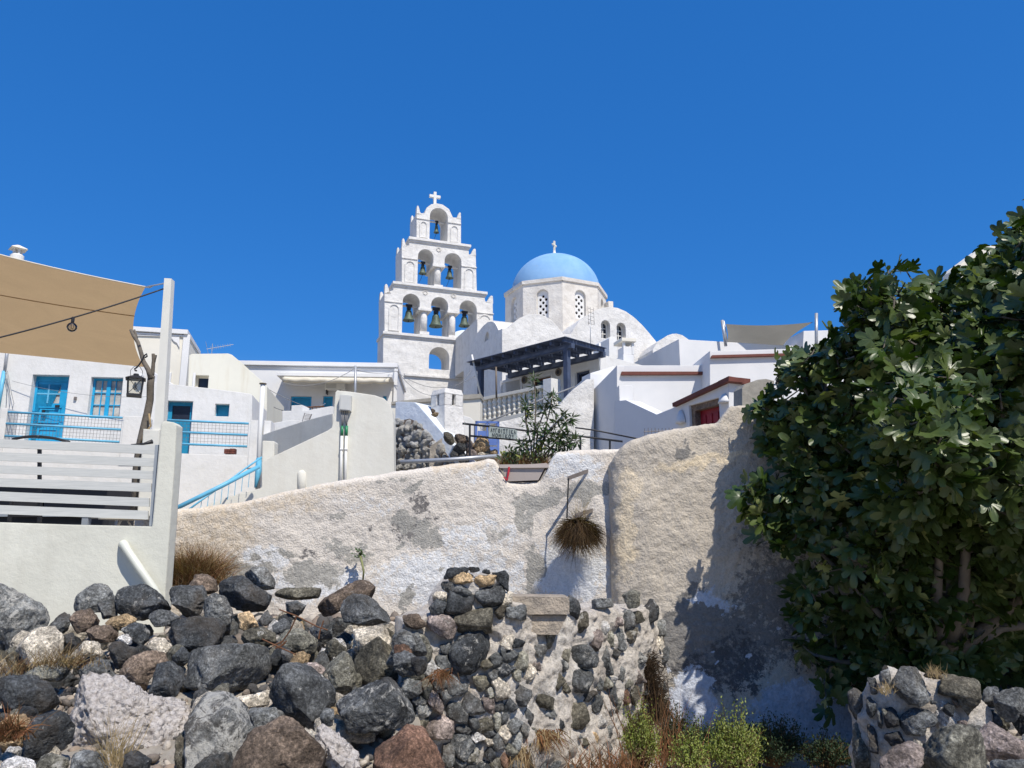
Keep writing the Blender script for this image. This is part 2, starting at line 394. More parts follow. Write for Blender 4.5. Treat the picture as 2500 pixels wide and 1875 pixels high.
def rockmat(name='volcanic_rock', wpos=False):
    t = NT(name); oi = t.n('ShaderNodeObjectInfo'); p0 = t.obj()
    va = t.n('ShaderNodeVectorMath', operation='ADD'); t.l(p0, va.inputs[0])
    sc = t.n('ShaderNodeVectorMath', operation='SCALE'); sc.inputs[0].default_value = (31, 17, 23); t.l(oi.outputs['Random'], sc.inputs['Scale']); t.l(sc.outputs[0], va.inputs[1])
    p = va.outputs[0]; base = oi.outputs['Color']
    n1 = t.noise(p, 5, 8, .65, .3); k = t.ramp(n1, [(.3, .35), (.5, 1.0), (.7, 2.1)]); c = t.mix(1., base, k, 'MULTIPLY')
    n2 = t.noise(p, 42, 6, .7); c = t.mix(1., c, t.ramp(n2, [(.32, .4), (.5, 1.), (.66, 2.1)]), 'MULTIPLY')
    n6 = t.noise(p, 2.2, 4, .6); c = t.mix(t.math('MULTIPLY', t.ramp(n6, [(.5, 0), (.7, 1)]), .35), c, (.20, .15, .10))
    n3 = t.noise(p, 9, 8, .78, .6)                                                    # pale lichen and lime
    th = t.math('SUBTRACT', .68, t.math('MULTIPLY', oi.outputs['Alpha'], .22)); lm = t.ramp(t.math('MULTIPLY', t.math('SUBTRACT', n3, th), 14), [(0, 0), (1, 1)])
    c = t.mix(t.math('MULTIPLY', lm, .85), c, (.58, .555, .49))
    vo = t.n('ShaderNodeTexVoronoi'); vo.inputs['Scale'].default_value = 38; t.l(p, vo.inputs['Vector'])
    pit = t.ramp(vo.outputs['Distance'], [(.05, 0), (.35, 1)])
    n4 = t.noise(p, 12, 7, .7); n5 = t.noise(p, 70, 5, .7)
    b1 = t.bump(n4, 1, .05); b2 = t.bump(n5, 1, .014, b1); b3 = t.bump(pit, .45, .006, b2)
    return t.done(c, .85, .3, b3)
MT['rock'] = rockmat()
def roughwall(name, cols, bscale=1.):      # attrs: grey, warm, white, dark
    t = NT(name); p = t.pos()
    n0 = t.noise(p, 1.6, 6, .6); c = t.mix(t.ramp(n0, [(.35, 0), (.65, 1)]), c3(cols[0]), c3(cols[1]))
    for nm, cc in ([('warm', cols[2]), ('white', cols[3]), ('grey', cols[4]), ('dark', cols[5])] if bscale == 1. else [('warm', cols[2]), ('grey', cols[4]), ('dark', cols[5]), ('white', cols[3])]):
        at = t.n('ShaderNodeAttribute'); at.attribute_name = nm; f = at.outputs['Fac']
        nn = t.noise(p, 13, 10, .8, .2); f2 = t.ramp(t.math('ADD', f, t.math('MULTIPLY', t.math('SUBTRACT', nn, .5), 2.6)), [(.34, 0), (.50, 1)] if nm != 'warm' else [(.2, 0), (.9, 1)])
        c = t.mix(f2, c, t.mix(t.noise(p, 20, 5, .6), c3(cc, .72), c3(cc, 1.22)))
    fine = t.noise(p, 38, 6, .75); c = t.mix(1., c, t.ramp(fine, [(.3, .74), (.52, 1.), (.75, 1.12)]), 'MULTIPLY')
    h = t.math('ADD', t.ramp(t.noise(p, 38 * bscale, 4, .6, .0), [(.38, 0), (.62, 1)]), t.math('MULTIPLY', fine, .7))
    b = t.bump(h, .5, .012, t.bump(t.noise(p, 14, 6, .65), .4, .018))
    return t.done(c, .95, .1, b)
MT['rwL'] = roughwall('rough_limewashed_render', [(.73, .66, .565), (.68, .62, .54), (.66, .54, .385), (.76, .755, .735), (.41, .39, .345), (.22, .205, .19)])
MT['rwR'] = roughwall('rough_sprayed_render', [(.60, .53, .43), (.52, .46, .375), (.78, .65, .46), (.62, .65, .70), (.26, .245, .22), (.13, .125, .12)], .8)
def mortarmat():
    t = NT('lime_mortar'); p = t.pos(); n0 = t.noise(p, 3, 7, .65); c = t.mix(t.ramp(n0, [(.35, 0), (.65, 1)]), (.72, .66, .575), (.54, .475, .40))
    n1 = t.noise(p, 1.7, 4, .6); c = t.mix(t.ramp(n1, [(.55, 0), (.7, .6)]), c, (.74, .72, .68))
    n2 = t.noise(p, 30, 7, .75); c = t.mix(1., c, t.ramp(n2, [(.3, .5), (.5, 1), (.7, 1.15)]), 'MULTIPLY')
    b = t.bump(n2, 1, .02, t.bump(t.noise(p, 11, 6, .7), 1, .05)); return t.done(c, .95, .1, b)
MT['mortar'] = mortarmat()
def pumicemat():
    t = NT('crusted_pumice'); p = t.pos(); vo = t.n('ShaderNodeTexVoronoi'); vo.inputs['Scale'].default_value = 26; t.l(p, vo.inputs['Vector'])
    n2 = t.noise(p, 24, 8, .75); c = t.mix(t.ramp(n2, [(.32, 0), (.6, 1)]), (.36, .31, .27), (.66, .61, .56))
    b = t.bump(t.ramp(vo.outputs['Distance'], [(0, 1), (.7, 0)]), .9, .02, t.bump(n2, 1, .03)); return t.done(c, .95, .1, b)
MT['pumice'] = pumicemat()
def groundmat():
    t = NT('dry_earth'); p = t.pos(); n = t.noise(p, 3, 8, .7); c = t.mix(t.ramp(n, [(.35, 0), (.65, 1)]), (.27, .24, .20), (.47, .42, .35))
    return t.done(c, .95, .1, t.bump(t.noise(p, 20, 8, .75), 1, .03))
MT['ground'] = groundmat()
def leafmat(name, top, under, rough=.42, tr=.12, spec=.45):
    t = NT(name); oi = t.n('ShaderNodeNewGeometry'); p = t.pos()
    n = t.noise(p, 5, 3, .6); v = t.ramp(n, [(.3, .7), (.7, 1.35)])
    if name == 'fig_leaf': top_n = t.mix(t.ramp(oi.outputs['Random Per Island'], [(.76, 0), (.84, 1)]), c3(top), (.23, .26, .10, 1))  # random paler leaves: sun highlights put into the leaf colour
    else: top_n = c3(top)
    ct = t.mix(1., t.mix(t.ramp(t.noise(p, 1.1, 2), [(.62, 0), (.75, .45)]), top_n, (top[0] * 2.2, top[1] * 1.7, top[2] * .9, 1)), v, 'MULTIPLY')
    c = t.mix(oi.outputs['Backfacing'], ct, c3(under))
    b = t.n('ShaderNodeBsdfPrincipled'); b.inputs['Roughness'].default_value = rough; b.inputs['Specular IOR Level'].default_value = spec; t.l(c, b.inputs['Base Color'])
    t.l(t.bump(t.noise(p, 45, 4), .35, .004), b.inputs['Normal'])
    tl = t.n('ShaderNodeBsdfTranslucent'); t.l(t.mix(1., c, (1.6, 1.9, .5), 'MULTIPLY'), tl.inputs[0]); m = t.n('ShaderNodeMixShader'); m.inputs[0].default_value = tr
    t.l(b.outputs[0], m.inputs[1]); t.l(tl.outputs[0], m.inputs[2]); t.l(m.outputs[0], t.out.inputs[0]); return t.m
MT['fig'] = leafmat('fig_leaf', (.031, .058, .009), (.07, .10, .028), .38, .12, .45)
MT['olea'] = leafmat('narrow_leaf', (.035, .07, .02), (.10, .13, .07), .45, .1)
MT['fresh'] = leafmat('yellow_green_leaf', (.24, .28, .06), (.30, .32, .10), .6, .25, .2)
MT['yel'] = leafmat('yellow_leaf', (.45, .40, .03), (.45, .42, .06), .6, .25, .2)
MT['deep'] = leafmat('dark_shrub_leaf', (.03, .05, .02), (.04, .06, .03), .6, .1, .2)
MT['straw'] = leafmat('dry_straw', (.34, .25, .14), (.30, .22, .13), .8, .2, .1)
MT['brownv'] = leafmat('withered_stem', (.13, .075, .035), (.13, .08, .04), .9, .1, .1)
MT['redv'] = leafmat('rusty_withered_stem', (.22, .10, .05), (.22, .11, .06), .9, .1, .1)
MT['bark'] = paint('grey_fig_bark', (.14, .122, .10), .3, .9, .1, bump=1, bd=.01)
MT['twig'] = paint('green_twig', (.20, .21, .09), .2, .8, .2)

def gravelmat():
    t = NT('mixed_gravel'); g = t.n('ShaderNodeNewGeometry'); c = t.ramp(g.outputs['Random Per Island'], [(0, (.05, .05, .05, 1)), (.35, (.13, .12, .11, 1)), (.6, (.28, .22, .17, 1)), (.8, (.52, .46, .38, 1)), (1, (.08, .07, .07, 1))])
    return t.done(c, .95, .1, t.bump(t.noise(g.outputs['Position'], 60, 5), 1, .01))
MT['gravel'] = gravelmat()

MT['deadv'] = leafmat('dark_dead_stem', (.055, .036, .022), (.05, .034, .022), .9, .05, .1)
# ------------------------------------------------------------ ground
def bankz(x, Y):
    return np.interp(Y, [3.9, 4.9, 8.5, 9.2], [-.1, .08, .74, .72])
def gz(x, Y):
    x = np.asarray(x, float); Y = np.asarray(Y, float)
    a = bankz(x, Y); pit = np.interp(Y, [4.2, 6.2], [0, -.62]); rb = np.interp(Y, [3.9, 4.9, 6.6, 7.6], [0, .02, .2, .1])
    w1 = np.clip((x + .75) / .35, 0, 1); w2 = np.clip((x - .44 * Y) / .25, 0, 1)
    z = a * (1 - w1) + pit * w1; z = z * (1 - w2) + rb * w2
    z = np.where((Y > 9.55) & (x < -.46 * Y), 1.45, z)
    hill = np.interp(Y, [11.5, 12, 45, 70, 140, 400], [1.0, 1.4, 4.6, 4.8, -5, -30])
    return np.where(Y > 11.45, hill, z)
xs = np.concatenate([[-3000, -800, -200, -80, -40, -25], np.linspace(-14, 14, 225), [25, 40, 80, 200, 800, 3000]])
ys = np.concatenate([[-3000, -500, -60, -10, 0, 2], np.linspace(3, 12.5, 150), np.linspace(13, 50, 38), [60, 70, 90, 140, 400, 1000, 3000]])
GX, GY = np.meshgrid(xs, ys); V = np.stack([GX.ravel(), GY.ravel(), gz(GX.ravel(), GY.ravel())], 1)
near = (np.abs(V[:, 0]) < 13.9) & (V[:, 1] > 3) & (V[:, 1] < 12); V[:, 2] += np.where(near, fbm(V * 5, 3, 3) * .035, 0)
m = len(xs); I, J = np.meshgrid(np.arange(len(ys) - 1), np.arange(m - 1), indexing='ij'); a = (I * m + J).ravel()
ground = mk('ground', V, np.stack([a, a + 1, a + m + 1, a + m], 1), MT['ground'], smooth=True, kind='structure')

# ------------------------------------------------------------ building helpers
def rect(F, tl, tr, br, bl, o=0):
    a = [F.q(*p, o) for p in (tl, tr, br, bl)]
    return (a[0][0] + a[3][0]) / 2, (a[1][0] + a[2][0]) / 2, (a[2][1] + a[3][1]) / 2, (a[0][1] + a[1][1]) / 2
def rhole(r): return [(r[0], r[2]), (r[1], r[2]), (r[1], r[3]), (r[0], r[3])]
def house(name, label, F, outer, holes_uz, T, mat, wallt=.3, cat='house', o=0, group=None):
    """front wall slab with real openings and the body of the building behind it"""
    ou = [F.q(x, y, o) for x, y in outer]
    root = thing(name, label, cat, F.w(sum(p[0] for p in ou) / len(ou), min(p[1] for p in ou), o - T / 2), group)
    mb = MB()
    if holes_uz:
        mb.slab(F, ou, holes_uz, o - wallt, o, px=False); mb.slab(F, ou, (), o - T, o - wallt, px=False)
    else: mb.slab(F, ou, (), o - T, o, px=False)
    mb.build('wall', mat, root); return root
def window(F, root, r, o=0, rec=.14, fw=.06, cols=2, rows=3, fm='teal', pm='glass', bar=.022, name='window', centre=0, curtain=False):
    u0, u1, z0, z1 = r; f0, f1 = o - rec - .05, o - rec; mb = MB()
    mb.fbox(F, u0, u0 + fw, z0, z1, f0, f1); mb.fbox(F, u1 - fw, u1, z0, z1, f0, f1)
    mb.fbox(F, u0 + fw, u1 - fw, z0, z0 + fw, f0, f1 - .003); mb.fbox(F, u0 + fw, u1 - fw, z1 - fw, z1, f0, f1 - .003)
    cw = (u1 - u0 - 2 * fw) / cols; ch = (z1 - z0 - 2 * fw) / rows
    if centre: uc = (u0 + u1) / 2; mb.fbox(F, uc - centre, uc + centre, z0 + fw, z1 - fw, f0, f1 + .008)
    for k in range(1, cols):
        if centre and cols % 2 == 0 and k == cols // 2: continue
        uc = u0 + fw + cw * k; mb.fbox(F, uc - bar / 2, uc + bar / 2, z0 + fw, z1 - fw, f0 + .01, f1 - .006)
    for k in range(1, rows):
        zc = z0 + fw + ch * k; mb.fbox(F, u0 + fw, u1 - fw, zc - bar / 2, zc + bar / 2, f0 + .012, f1 - .009)
    w = mb.build(name, MT[fm], root)
    for i in range(cols):
        for j in range(rows):
            MB().fbox(F, u0 + fw + cw * i + .004, u0 + fw + cw * (i + 1) - .004, z0 + fw + ch * j + .004, z0 + fw + ch * (j + 1) - .004, f0 + .002, f0 + .008).build('pane', MT[pm], w)
    return w
def tubeobj(name, pts, r, mat, parent=None, n=6, **kw): return MB().tube(pts, r, n).build(name, MT[mat], parent, smooth=True, **kw)
def sag(a, b, s, n=14):
    a, b = Vector(a), Vector(b); return [a.lerp(b, t / n) - Vector((0, 0, s * 4 * (t / n) * (1 - t / n))) for t in range(n + 1)]
def zf(ox, oy, s): return lambda x, y: (ox + x / s, oy + y / s)
z1_, z2_, z3_, z4_, z5_, z7_ = zf(0, 560, 3.16), zf(880, 440, 3.19), zf(1130, 560, 4.022), zf(1500, 740, 3.687), zf(900, 860, 3.687), zf(400, 850, 3.687)
zp_ = zf(1140, 860, 7.9); zs_ = zf(660, 880, 6.91); zf_ = zf(0, 1060, 5.53)

# ------------------------------------------------------------ bell tower
FT = Fr(937, 960, 40, 20); TD = 1.7
tower = thing('bell_tower', 'tall white tiered bell tower with six bells and a cross on top', 'bell tower', FT.w(3, -3.5, -.8))
def tz(pts): return [z2_(*p) for p in pts]
h0 = arch(FT, *[z2_(532, 0)[0], z2_(690, 0)[0]], z2_(0, 1468)[1], z2_(0, 1480)[1], z2_(0, 1300)[1])
b0 = [FT.q(*p) for p in tz([(178, 1205), (893, 1278), (1040, 1300), (1040, 1900), (170, 1900)])]
MB().slab(FT, b0, [h0], -TD, 0, px=False).build('base_wall', MT['church'], tower)
def tier(name, outer, arches, yb, cols, mat='church'):
    """wall of one tier: arched bays open above wider gaps that hold round columns"""
    ou = [FT.q(*z2_(*p)) for p in outer]; hole = []
    # walk along the bottom left->right backwards: build one merged opening
    n = len(arches); top = []
    for k, (x0, x1, ya, yi) in enumerate(arches):
        q0 = FT.q(*z2_(x0, yi)); q1 = FT.q(*z2_(x1, yi + (x1 - x0) * .13)); tp = FT.q(*z2_((x0 + x1) / 2, ya))
        u0, u1 = q0[0], q1[0]; r = (u1 - u0) / 2; c = (u0 + u1) / 2; zs = tp[1] - r
        top += [(u0, q0[1] if k else zs)] + [(c - r * math.cos(t), zs + r * math.sin(t)) for t in [math.pi * i / 16 for i in range(17)]] + [(u1, q1[1] if k < n - 1 else zs)]
    bl = FT.q(*z2_(arches[0][0], yb[0])); br = FT.q(*z2_(arches[-1][1], yb[1]))
    hole = [(top[0][0], bl[1])] + top + [(top[-1][0], br[1])]
    h2 = [hole[0]]
    for p in hole[1:]:
        if (Vector(p) - Vector(h2[-1])).length > 1e-4: h2.append(p)
    MB().slab(FT, ou, [h2], -TD, 0, px=False).build(name, MT[mat], tower)
    for (x0, x1, ytop, ybot) in cols:
        a = FT.q(*z2_(x0, ybot)); b = FT.q(*z2_(x1, ybot)); zt = FT.q(*z2_((x0 + x1) / 2, ytop))[1]; zb = a[1]
        uc = (a[0] + b[0]) / 2; r = (b[0] - a[0]) / 2
        cm = MB().lathe([(r * 1.0, 0), (r, (zt - zb) * .6), (r * .93, (zt - zb) - .06)], FT.w(uc, zb + .05, -r - .05), 20)
        cm.build('column', MT['church'], tower, smooth=True)
        MB().fbox(FT, uc - r * 1.35, uc + r * 1.35, zb - .12, zb + .06, -2.4 * r - .1, .04).build('column_base', MT['church'], tower)
        MB().fbox(FT, uc - r * 1.9, uc + r * 1.9, zt - .12, zt + .02, -TD - .02, .05).build('capital', MT['church'], tower)
        MB().fbox(FT, uc - r * 1.1, uc + r * .9, zb - .05, zt - .05, -TD + .02, -2.2 * r - .1).build('pier', MT['church'], tower)
tier('lower_tier_wall', [(187, 1176), (187, 880), (256, 856), (256, 818), (965, 898), (972, 945), (1030, 950), (1037, 1290)],
     [(328, 460, 884, 1000), (550, 682, 910, 1005), (772, 905, 937, 1030)], (1188, 1245), [(470, 525, 1000, 1185), (695, 745, 1020, 1215)])
tier('middle_tier_wall', [(322, 792), (322, 512), (380, 508), (380, 478), (842, 532), (845, 578), (898, 580), (906, 866)],
     [(447, 567, 538, 655), (655, 786, 568, 662)], (808, 848), [(580, 632, 660, 820)])
tier('top_tier_wall', [(437, 452), (437, 255), (500, 258), (515, 215), (550, 188), (592, 180), (640, 190), (690, 225), (720, 290), (783, 295), (783, 495)],
     [(541, 680, 218, 300)], (456, 484), [])
def cornice(x0, y0, x1, y1, h, name='cornice'):
    a = FT.q(*z2_(x0, y0)); b = FT.q(*z2_(x1, y1)); z = (a[1] + b[1]) / 2; hh = h
    MB().fbox(FT, a[0], b[0], z - hh, z, -TD - .12, .14).build(name, MT['church'], tower)
    MB().fbox(FT, a[0] + .06, b[0] - .06, z - hh - .1, z - hh - .002, -TD - .06, .07).build('cornice_moulding', MT['church'], tower)
cornice(172, 1172, 897, 1252, .15); cornice(250, 785, 985, 880, .15); cornice(374, 440, 857, 512, .15)
def horn(x0, x1, yb, yt, left):
    a = FT.q(*z2_(x0, yb)); b = FT.q(*z2_(x1, yb)); zt = FT.q(*z2_((x0 + x1) / 2, yt))[1]; u0, u1 = a[0], b[0]; zb = min(a[1], b[1]); H = zt - zb; w = u1 - u0
    pr = [(0, 0), (1, 0), (.98, .12), (.72, .3), (.55, .62), (.42, .9), (.25, 1), (.05, .93)]
    if not left: pr = [(1 - x, y) for x, y in pr]
    for o in (0, -TD + .3): MB().slab(FT, [(u0 + x * w, zb - .03 + y * H) for x, y in pr], (), o - .3, o, px=False).build('horn', MT['church'], tower)
horn(187, 240, 880, 805, True); horn(978, 1034, 950, 893, False); horn(324, 362, 512, 450, True); horn(850, 900, 582, 527, False)
horn(437, 475, 260, 195, True); horn(745, 783, 297, 245, False)
for x0, x1, yt, yb in ((215, 300, 962, 1176), (918, 1016, 1045, 1275), (342, 424, 626, 800), (806, 884, 685, 858), (458, 520, 318, 452), (698, 762, 352, 486)):
    a = FT.q(*z2_(x0, yb)); b = FT.q(*z2_(x1, yb)); tp = FT.q(*z2_((x0 + x1) / 2, yt)); o_ = arch_uz(a[0], b[0], a[1] + .05, tp[1]); i_ = arch_uz(a[0] + .07, b[0] - .07, a[1] + .12, tp[1] - .07)
    MB().slab(FT, o_, [i_], .0, .045, px=False).build('blind_arch', MT['church'], tower)
for x0, x1, y in ((187, 328, 938), (905, 1037, 1026), (322, 445, 600), (787, 905, 665), (437, 541, 292), (682, 783, 325)):
    a = FT.q(*z2_(x0, y)); b = FT.q(*z2_(x1, y)); MB().fbox(FT, a[0], b[0], a[1] - .05, a[1], 0, .05).build('string_course', MT['church'], tower)
for x, y in ((505, 875), (725, 900), (610, 540)):
    mb = MB(); cc = FT.q(*z2_(x, y))
    for k in range(8):
        a_ = k * math.pi / 4; mb.fbox(FT, cc[0] + .11 * math.cos(a_) - .035, cc[0] + .11 * math.cos(a_) + .035, cc[1] + .11 * math.sin(a_) - .035, cc[1] + .11 * math.sin(a_) + .035, 0, .03)
    mb.build('rosette', MT['drum'], tower)
a = FT.q(*z2_(592, 182)); tp = FT.q(*z2_(594, 70))[1]; ar = FT.q(*z2_(550, 115)); ar2 = FT.q(*z2_(636, 118))
MB().fbox(FT, a[0] - .08, a[0] + .08, a[1] - .1, tp, -.5, -.34).fbox(FT, ar[0], a[0] - .08, ar2[1] - .03, ar2[1] + .13, -.5, -.34).fbox(FT, a[0] + .08, ar2[0], ar2[1] - .03, ar2[1] + .13, -.5, -.34).build('cross', MT['white'], tower)
MB().fbox(FT, *[FT.q(*z2_(340, 1510))[0], FT.q(*z2_(930, 1560))[0]], FT.q(*z2_(600, 1525))[1] - .13, FT.q(*z2_(600, 1525))[1], 0, .12).build('ledge', MT['church'], tower)
BELLS = [(374, 968, 1095, 90, 'leftmost bell of the lowest row in the bell tower'), (586, 992, 1140, 103, 'middle and largest bell of the lowest row in the bell tower'), (808, 1020, 1138, 84, 'rightmost bell of the lowest row in the bell tower'),
         (484, 636, 730, 61, 'left bell of the middle pair in the bell tower'), (693, 668, 765, 60, 'right bell of the middle pair in the bell tower'), (591, 318, 410, 42, 'small single bell under the top arch of the bell tower')]
bellme = None
for x, yt, yb, w, lab in BELLS:
    oo = -TD * .45; c = FT.q(*z2_(x, yb), oo); t = FT.q(*z2_(x, yt), oo); H = t[1] - c[1]; e = FT.q(*z2_(x + w / 2, yb), oo); r = abs(e[0] - c[0]); base = FT.w(c[0], c[1], oo)
    bt = thing('bell', lab, 'bell', base, 'bells in the bell tower'); bt['group'] = 'bells in the bell tower'
    hb = H * .68
    MB().lathe([(r * .9, .0), (r, .0), (r * .97, hb * .06), (r * .78, hb * .2), (r * .62, hb * .42), (r * .54, hb * .7), (r * .46, hb * .86), (r * .28, hb * .97), (r * .1, hb), (r * .1, hb * 1.04)], base, 24).build('bell_body', MT['bronze'], bt, smooth=True)
    MB().fbox(FT, c[0] - r * .32, c[0] + r * .32, c[1] + hb * 1.0, c[1] + H * .86, oo - .1, oo + .1).fbox(FT, c[0] - r * .55, c[0] + r * .55, c[1] + H * .84, c[1] + H, oo - .08, oo + .08).build('yoke', MT['dark'], bt)
    MB().tube([base + Vector((0, 0, hb * .3)), base - Vector((0, 0, H * .06))], [.02, .035], 8).build('clapper', MT['dark'], bt)
    k = 1.0 if w > 80 else .75
    MB().tube([FT.w(c[0] - r * 1.6 - .25, c[1] + H * .88, oo), FT.w(c[0] + r * 1.6 + .25, c[1] + H * .88, oo)], .06, 8).build('beam', MT['white'], bt)
    if w in (61, 60, 42): MB().tube(sag(base - Vector((0, 0, .03)), base + FT.u * (-.2) - Vector((0, 0, .55)), .04, 5), .012, 5).build('rope', MT['dark'], bt)

# ------------------------------------------------------------ church
FC = Fr(1226, 960, 33, 20)
church = thing('church', 'white barrel vaulted church with a pale blue dome on an octagonal drum', 'church', FC.w(5, -3, -5))
o_ = [FC.q(*z3_(*p)) for p in [(385, 972), (445, 968), (500, 912), (560, 868), (640, 836), (720, 830), (800, 848), (870, 892), (930, 955), (985, 1030), (1062, 1030), (1090, 975), (1140, 905), (1210, 845),
     (1290, 800), (1370, 770), (1440, 760), (1520, 772), (1600, 806), (1680, 862), (1760, 938), (1830, 1018), (1905, 1110), (1960, 1230), (1990, 1330), (2100, 1330), (2100, 1750), (385, 1750)]]
h1 = arch(FC, z3_(1362, 0)[0], z3_(1448, 0)[0], z3_(0, 1068)[1], z3_(0, 1075)[1], z3_(0, 893)[1]); h2 = arch(FC, z3_(1514, 0)[0], z3_(1602, 0)[0], z3_(0, 1085)[1], z3_(0, 1092)[1], z3_(0, 918)[1])
MB().slab(FC, o_, [h1, h2], -.45, 0, px=False).slab(FC, o_, [], -6.0, -.45, px=False).build('vaulted_wall', MT['church'], church)
for h in (h1, h2):
    u0, u1 = h[0][0], h[1][0]; zb = h[0][1]; zt = max(p[1] for p in h); i2 = arch_uz(u0 + .06, u1 - .06, zb + .05, zt - .06)
    w = MB().slab(FC, arch_uz(u0, u1, zb, zt), [i2], -.36, -.30, px=False).fbox(FC, (u0 + u1) / 2 - .015, (u0 + u1) / 2 + .015, zb, zt, -.35, -.31)
    for t in (.33, .62): w.fbox(FC, u0, u1, zb + (zt - zb) * t, zb + (zt - zb) * t + .03, -.352, -.312)
    w.build('window_frame', MT['pvc'], church); MB().slab(FC, i2, [], -.36, -.34, px=False).build('window_pane', MT['glass'], church)
FCL = Fr(1226, 960, 33, -70)
o_ = [FCL.q(*z3_(*p)) for p in [(384, 985), (350, 990), (335, 955), (318, 925), (300, 909), (280, 905), (245, 912), (200, 950), (160, 1000), (140, 1025), (100, 1130), (55, 1350), (10, 1600), (0, 1750), (384, 1750)]]
h1 = arch(FCL, z3_(216, 0)[0], z3_(258, 0)[0], z3_(0, 1248)[1], z3_(0, 1225)[1], z3_(0, 1010)[1])
MB().slab(FCL, o_, [h1], -.35, 0.01, px=False).slab(FCL, o_, [], -3.2, -.35, px=False).build('side_gable_wall', MT['church'], church)
u0, u1 = h1[0][0], h1[1][0]; zb = h1[0][1]; zt = max(p[1] for p in h1); i2 = arch_uz(u0 + .1, u1 - .1, zb + .1, zt - .1)
w = MB().slab(FCL, arch_uz(u0, u1, zb, zt), [i2], -.2, -.15, px=False)
for t in (.2, .4, .6, .8): w.fbox(FCL, u0, u1, zb + (zt - zb) * t, zb + (zt - zb) * t + .04, -.19, -.16)
w.fbox(FCL, (u0 + u1) / 2 - .03, (u0 + u1) / 2 + .03, zb, zt, -.192, -.157)
w.build('window_frame', MT['pvc'], church); MB().slab(FCL, i2, [], -.2, -.18, px=False).build('window_pane', MT['glass'], church)
# octagonal drum
DY = 39.3; dc = P(z3_(912, 0)[0], 700, DY); DR = 129 * DY / FPX * 1.005
znear = P(*z3_(942, 470), DY - DR).z; zbase = znear - 3.6
ang0 = -math.pi / 2 + R_(3.5)
cor = [Vector((dc.x + DR * math.cos(ang0 + k * math.pi / 4), dc.y + DR * math.sin(ang0 + k * math.pi / 4), 0)) for k in range(8)]
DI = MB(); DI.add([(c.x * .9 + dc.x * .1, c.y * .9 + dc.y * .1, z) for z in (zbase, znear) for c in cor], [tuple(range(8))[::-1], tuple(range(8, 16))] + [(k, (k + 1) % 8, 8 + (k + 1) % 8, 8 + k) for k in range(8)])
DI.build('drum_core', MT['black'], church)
class FrV(Fr):
    def __init__(s, O, a): s.O = Vector(O); s.a = a; s.u = Vector((math.cos(a), math.sin(a), 0)); s.n = Vector((math.sin(a), -math.cos(a), 0))
for k in range(8):
    A, B = cor[k], cor[(k + 1) % 8]; d = B - A; L_ = d.length
    FF = FrV(Vector((A.x, A.y, zbase)), math.atan2(d.y, d.x)); H = znear - zbase
    aw = .62; hh = arch_uz(L_ / 2 - aw / 2, L_ / 2 + aw / 2, H - 2.05, H - .52)
    MB().slab(FF, [(0, 0), (L_, 0), (L_, H), (0, H)], [hh], -.3, 0, px=False).build('drum_wall', MT['drum'], church)
    MB().fbox(FF, -.03, L_ + .03, H - .17, H + .02, -.4, .07).build('drum_cornice', MT['drum'], church)
    holes = []
    for (a_, b_) in ((0, .60), (-.15, .43), (.15, .43), (0, .26), (-.15, .09), (.15, .09), (0, -.08), (0, -.42), (-.15, -.25), (.15, -.25)):
        holes.append([(L_ / 2 + a_ + .075 * math.cos(t * math.pi / 3), H - 1.45 + b_ + .085 * math.sin(t * math.pi / 3)) for t in range(6)])
    MB().slab(FF, arch_uz(L_ / 2 - aw / 2 + .004, L_ / 2 + aw / 2 - .004, H - 2.04, H - .524), holes, -.22, -.14, px=False).build('window_lattice', MT['white2'], church)
rb = DR * .875; ztop = P(*z3_(880, 262), DY).z; hd = ztop - znear; dm = MB()
prof = [(rb * math.cos(t), znear - .02 + hd * math.sin(t) ** .96) for t in [math.pi / 2 * i / 20 for i in range(20)]] + [(.02, ztop)]
dm.lathe([(r, z - znear) for r, z in prof], (dc.x, dc.y, znear), 64); dm.build('dome', MT['dome'], church, smooth=True)
MB().lathe([(.36, -.10), (.25, -.02), (.13, .08), (.07, .22), (.06, .3)], (dc.x - .05, dc.y, ztop), 20).build('dome_finial', MT['white'], church, smooth=True)
FX = FrV(Vector((dc.x - .05, dc.y, ztop)), R_(62))
MB().fbox(FX, -.05, .05, .22, .86, -.045, .045).fbox(FX, -.22, -.05, .58, .67, -.045, .045).fbox(FX, .05, .22, .58, .67, -.045, .045).build('cross', MT['cream'], church)
MB().fbox(FC, FC.q(1240, 800)[0], FC.q(1420, 800)[0], zbase - .5 - FC.O.z, P(*z3_(960, 832), DY - DR).z - FC.O.z, -8.6, -4.6).build('crossing_wall', MT['church'], church)
# small lump and pipe right of the drum
FB = Fr(*z3_(1455, 735), 38, 20); MB().pbox(FB, *z3_(1430, 706), *z3_(1477, 790), -.5, 0).build('parapet_block', MT['drum'], church)
FR = Fr(1650, 860, 34, 14)
sv = thing('vaulted_chapel', 'low white vault to the right of the big church gable', 'chapel', FR.w(0, -3, -2))
MB().slab(FR, [z4_(*p) for p in [(345, 420), (385, 352), (430, 325), (480, 290), (520, 277), (560, 275), (610, 288), (665, 326), (720, 420), (720, 700), (345, 700)]], (), -4, 0).build('vault', MT['church'], sv)
# chapel dome seen low through the right belfry arch
cd = P(1133, 832, 47); cdt = thing('small_dome', 'little whitewashed dome glimpsed through the right arch of the belfry', 'dome', cd - Vector((0, 0, 2)))
MB().lathe([(1.25 * math.cos(t), -2 if i == 0 else 1.15 * math.sin(t) - .5) for i, t in enumerate([0] + [math.pi / 2 * j / 10 for j in range(10)])], cd, 24).build('shell', MT['bluewash'], cdt, smooth=True)

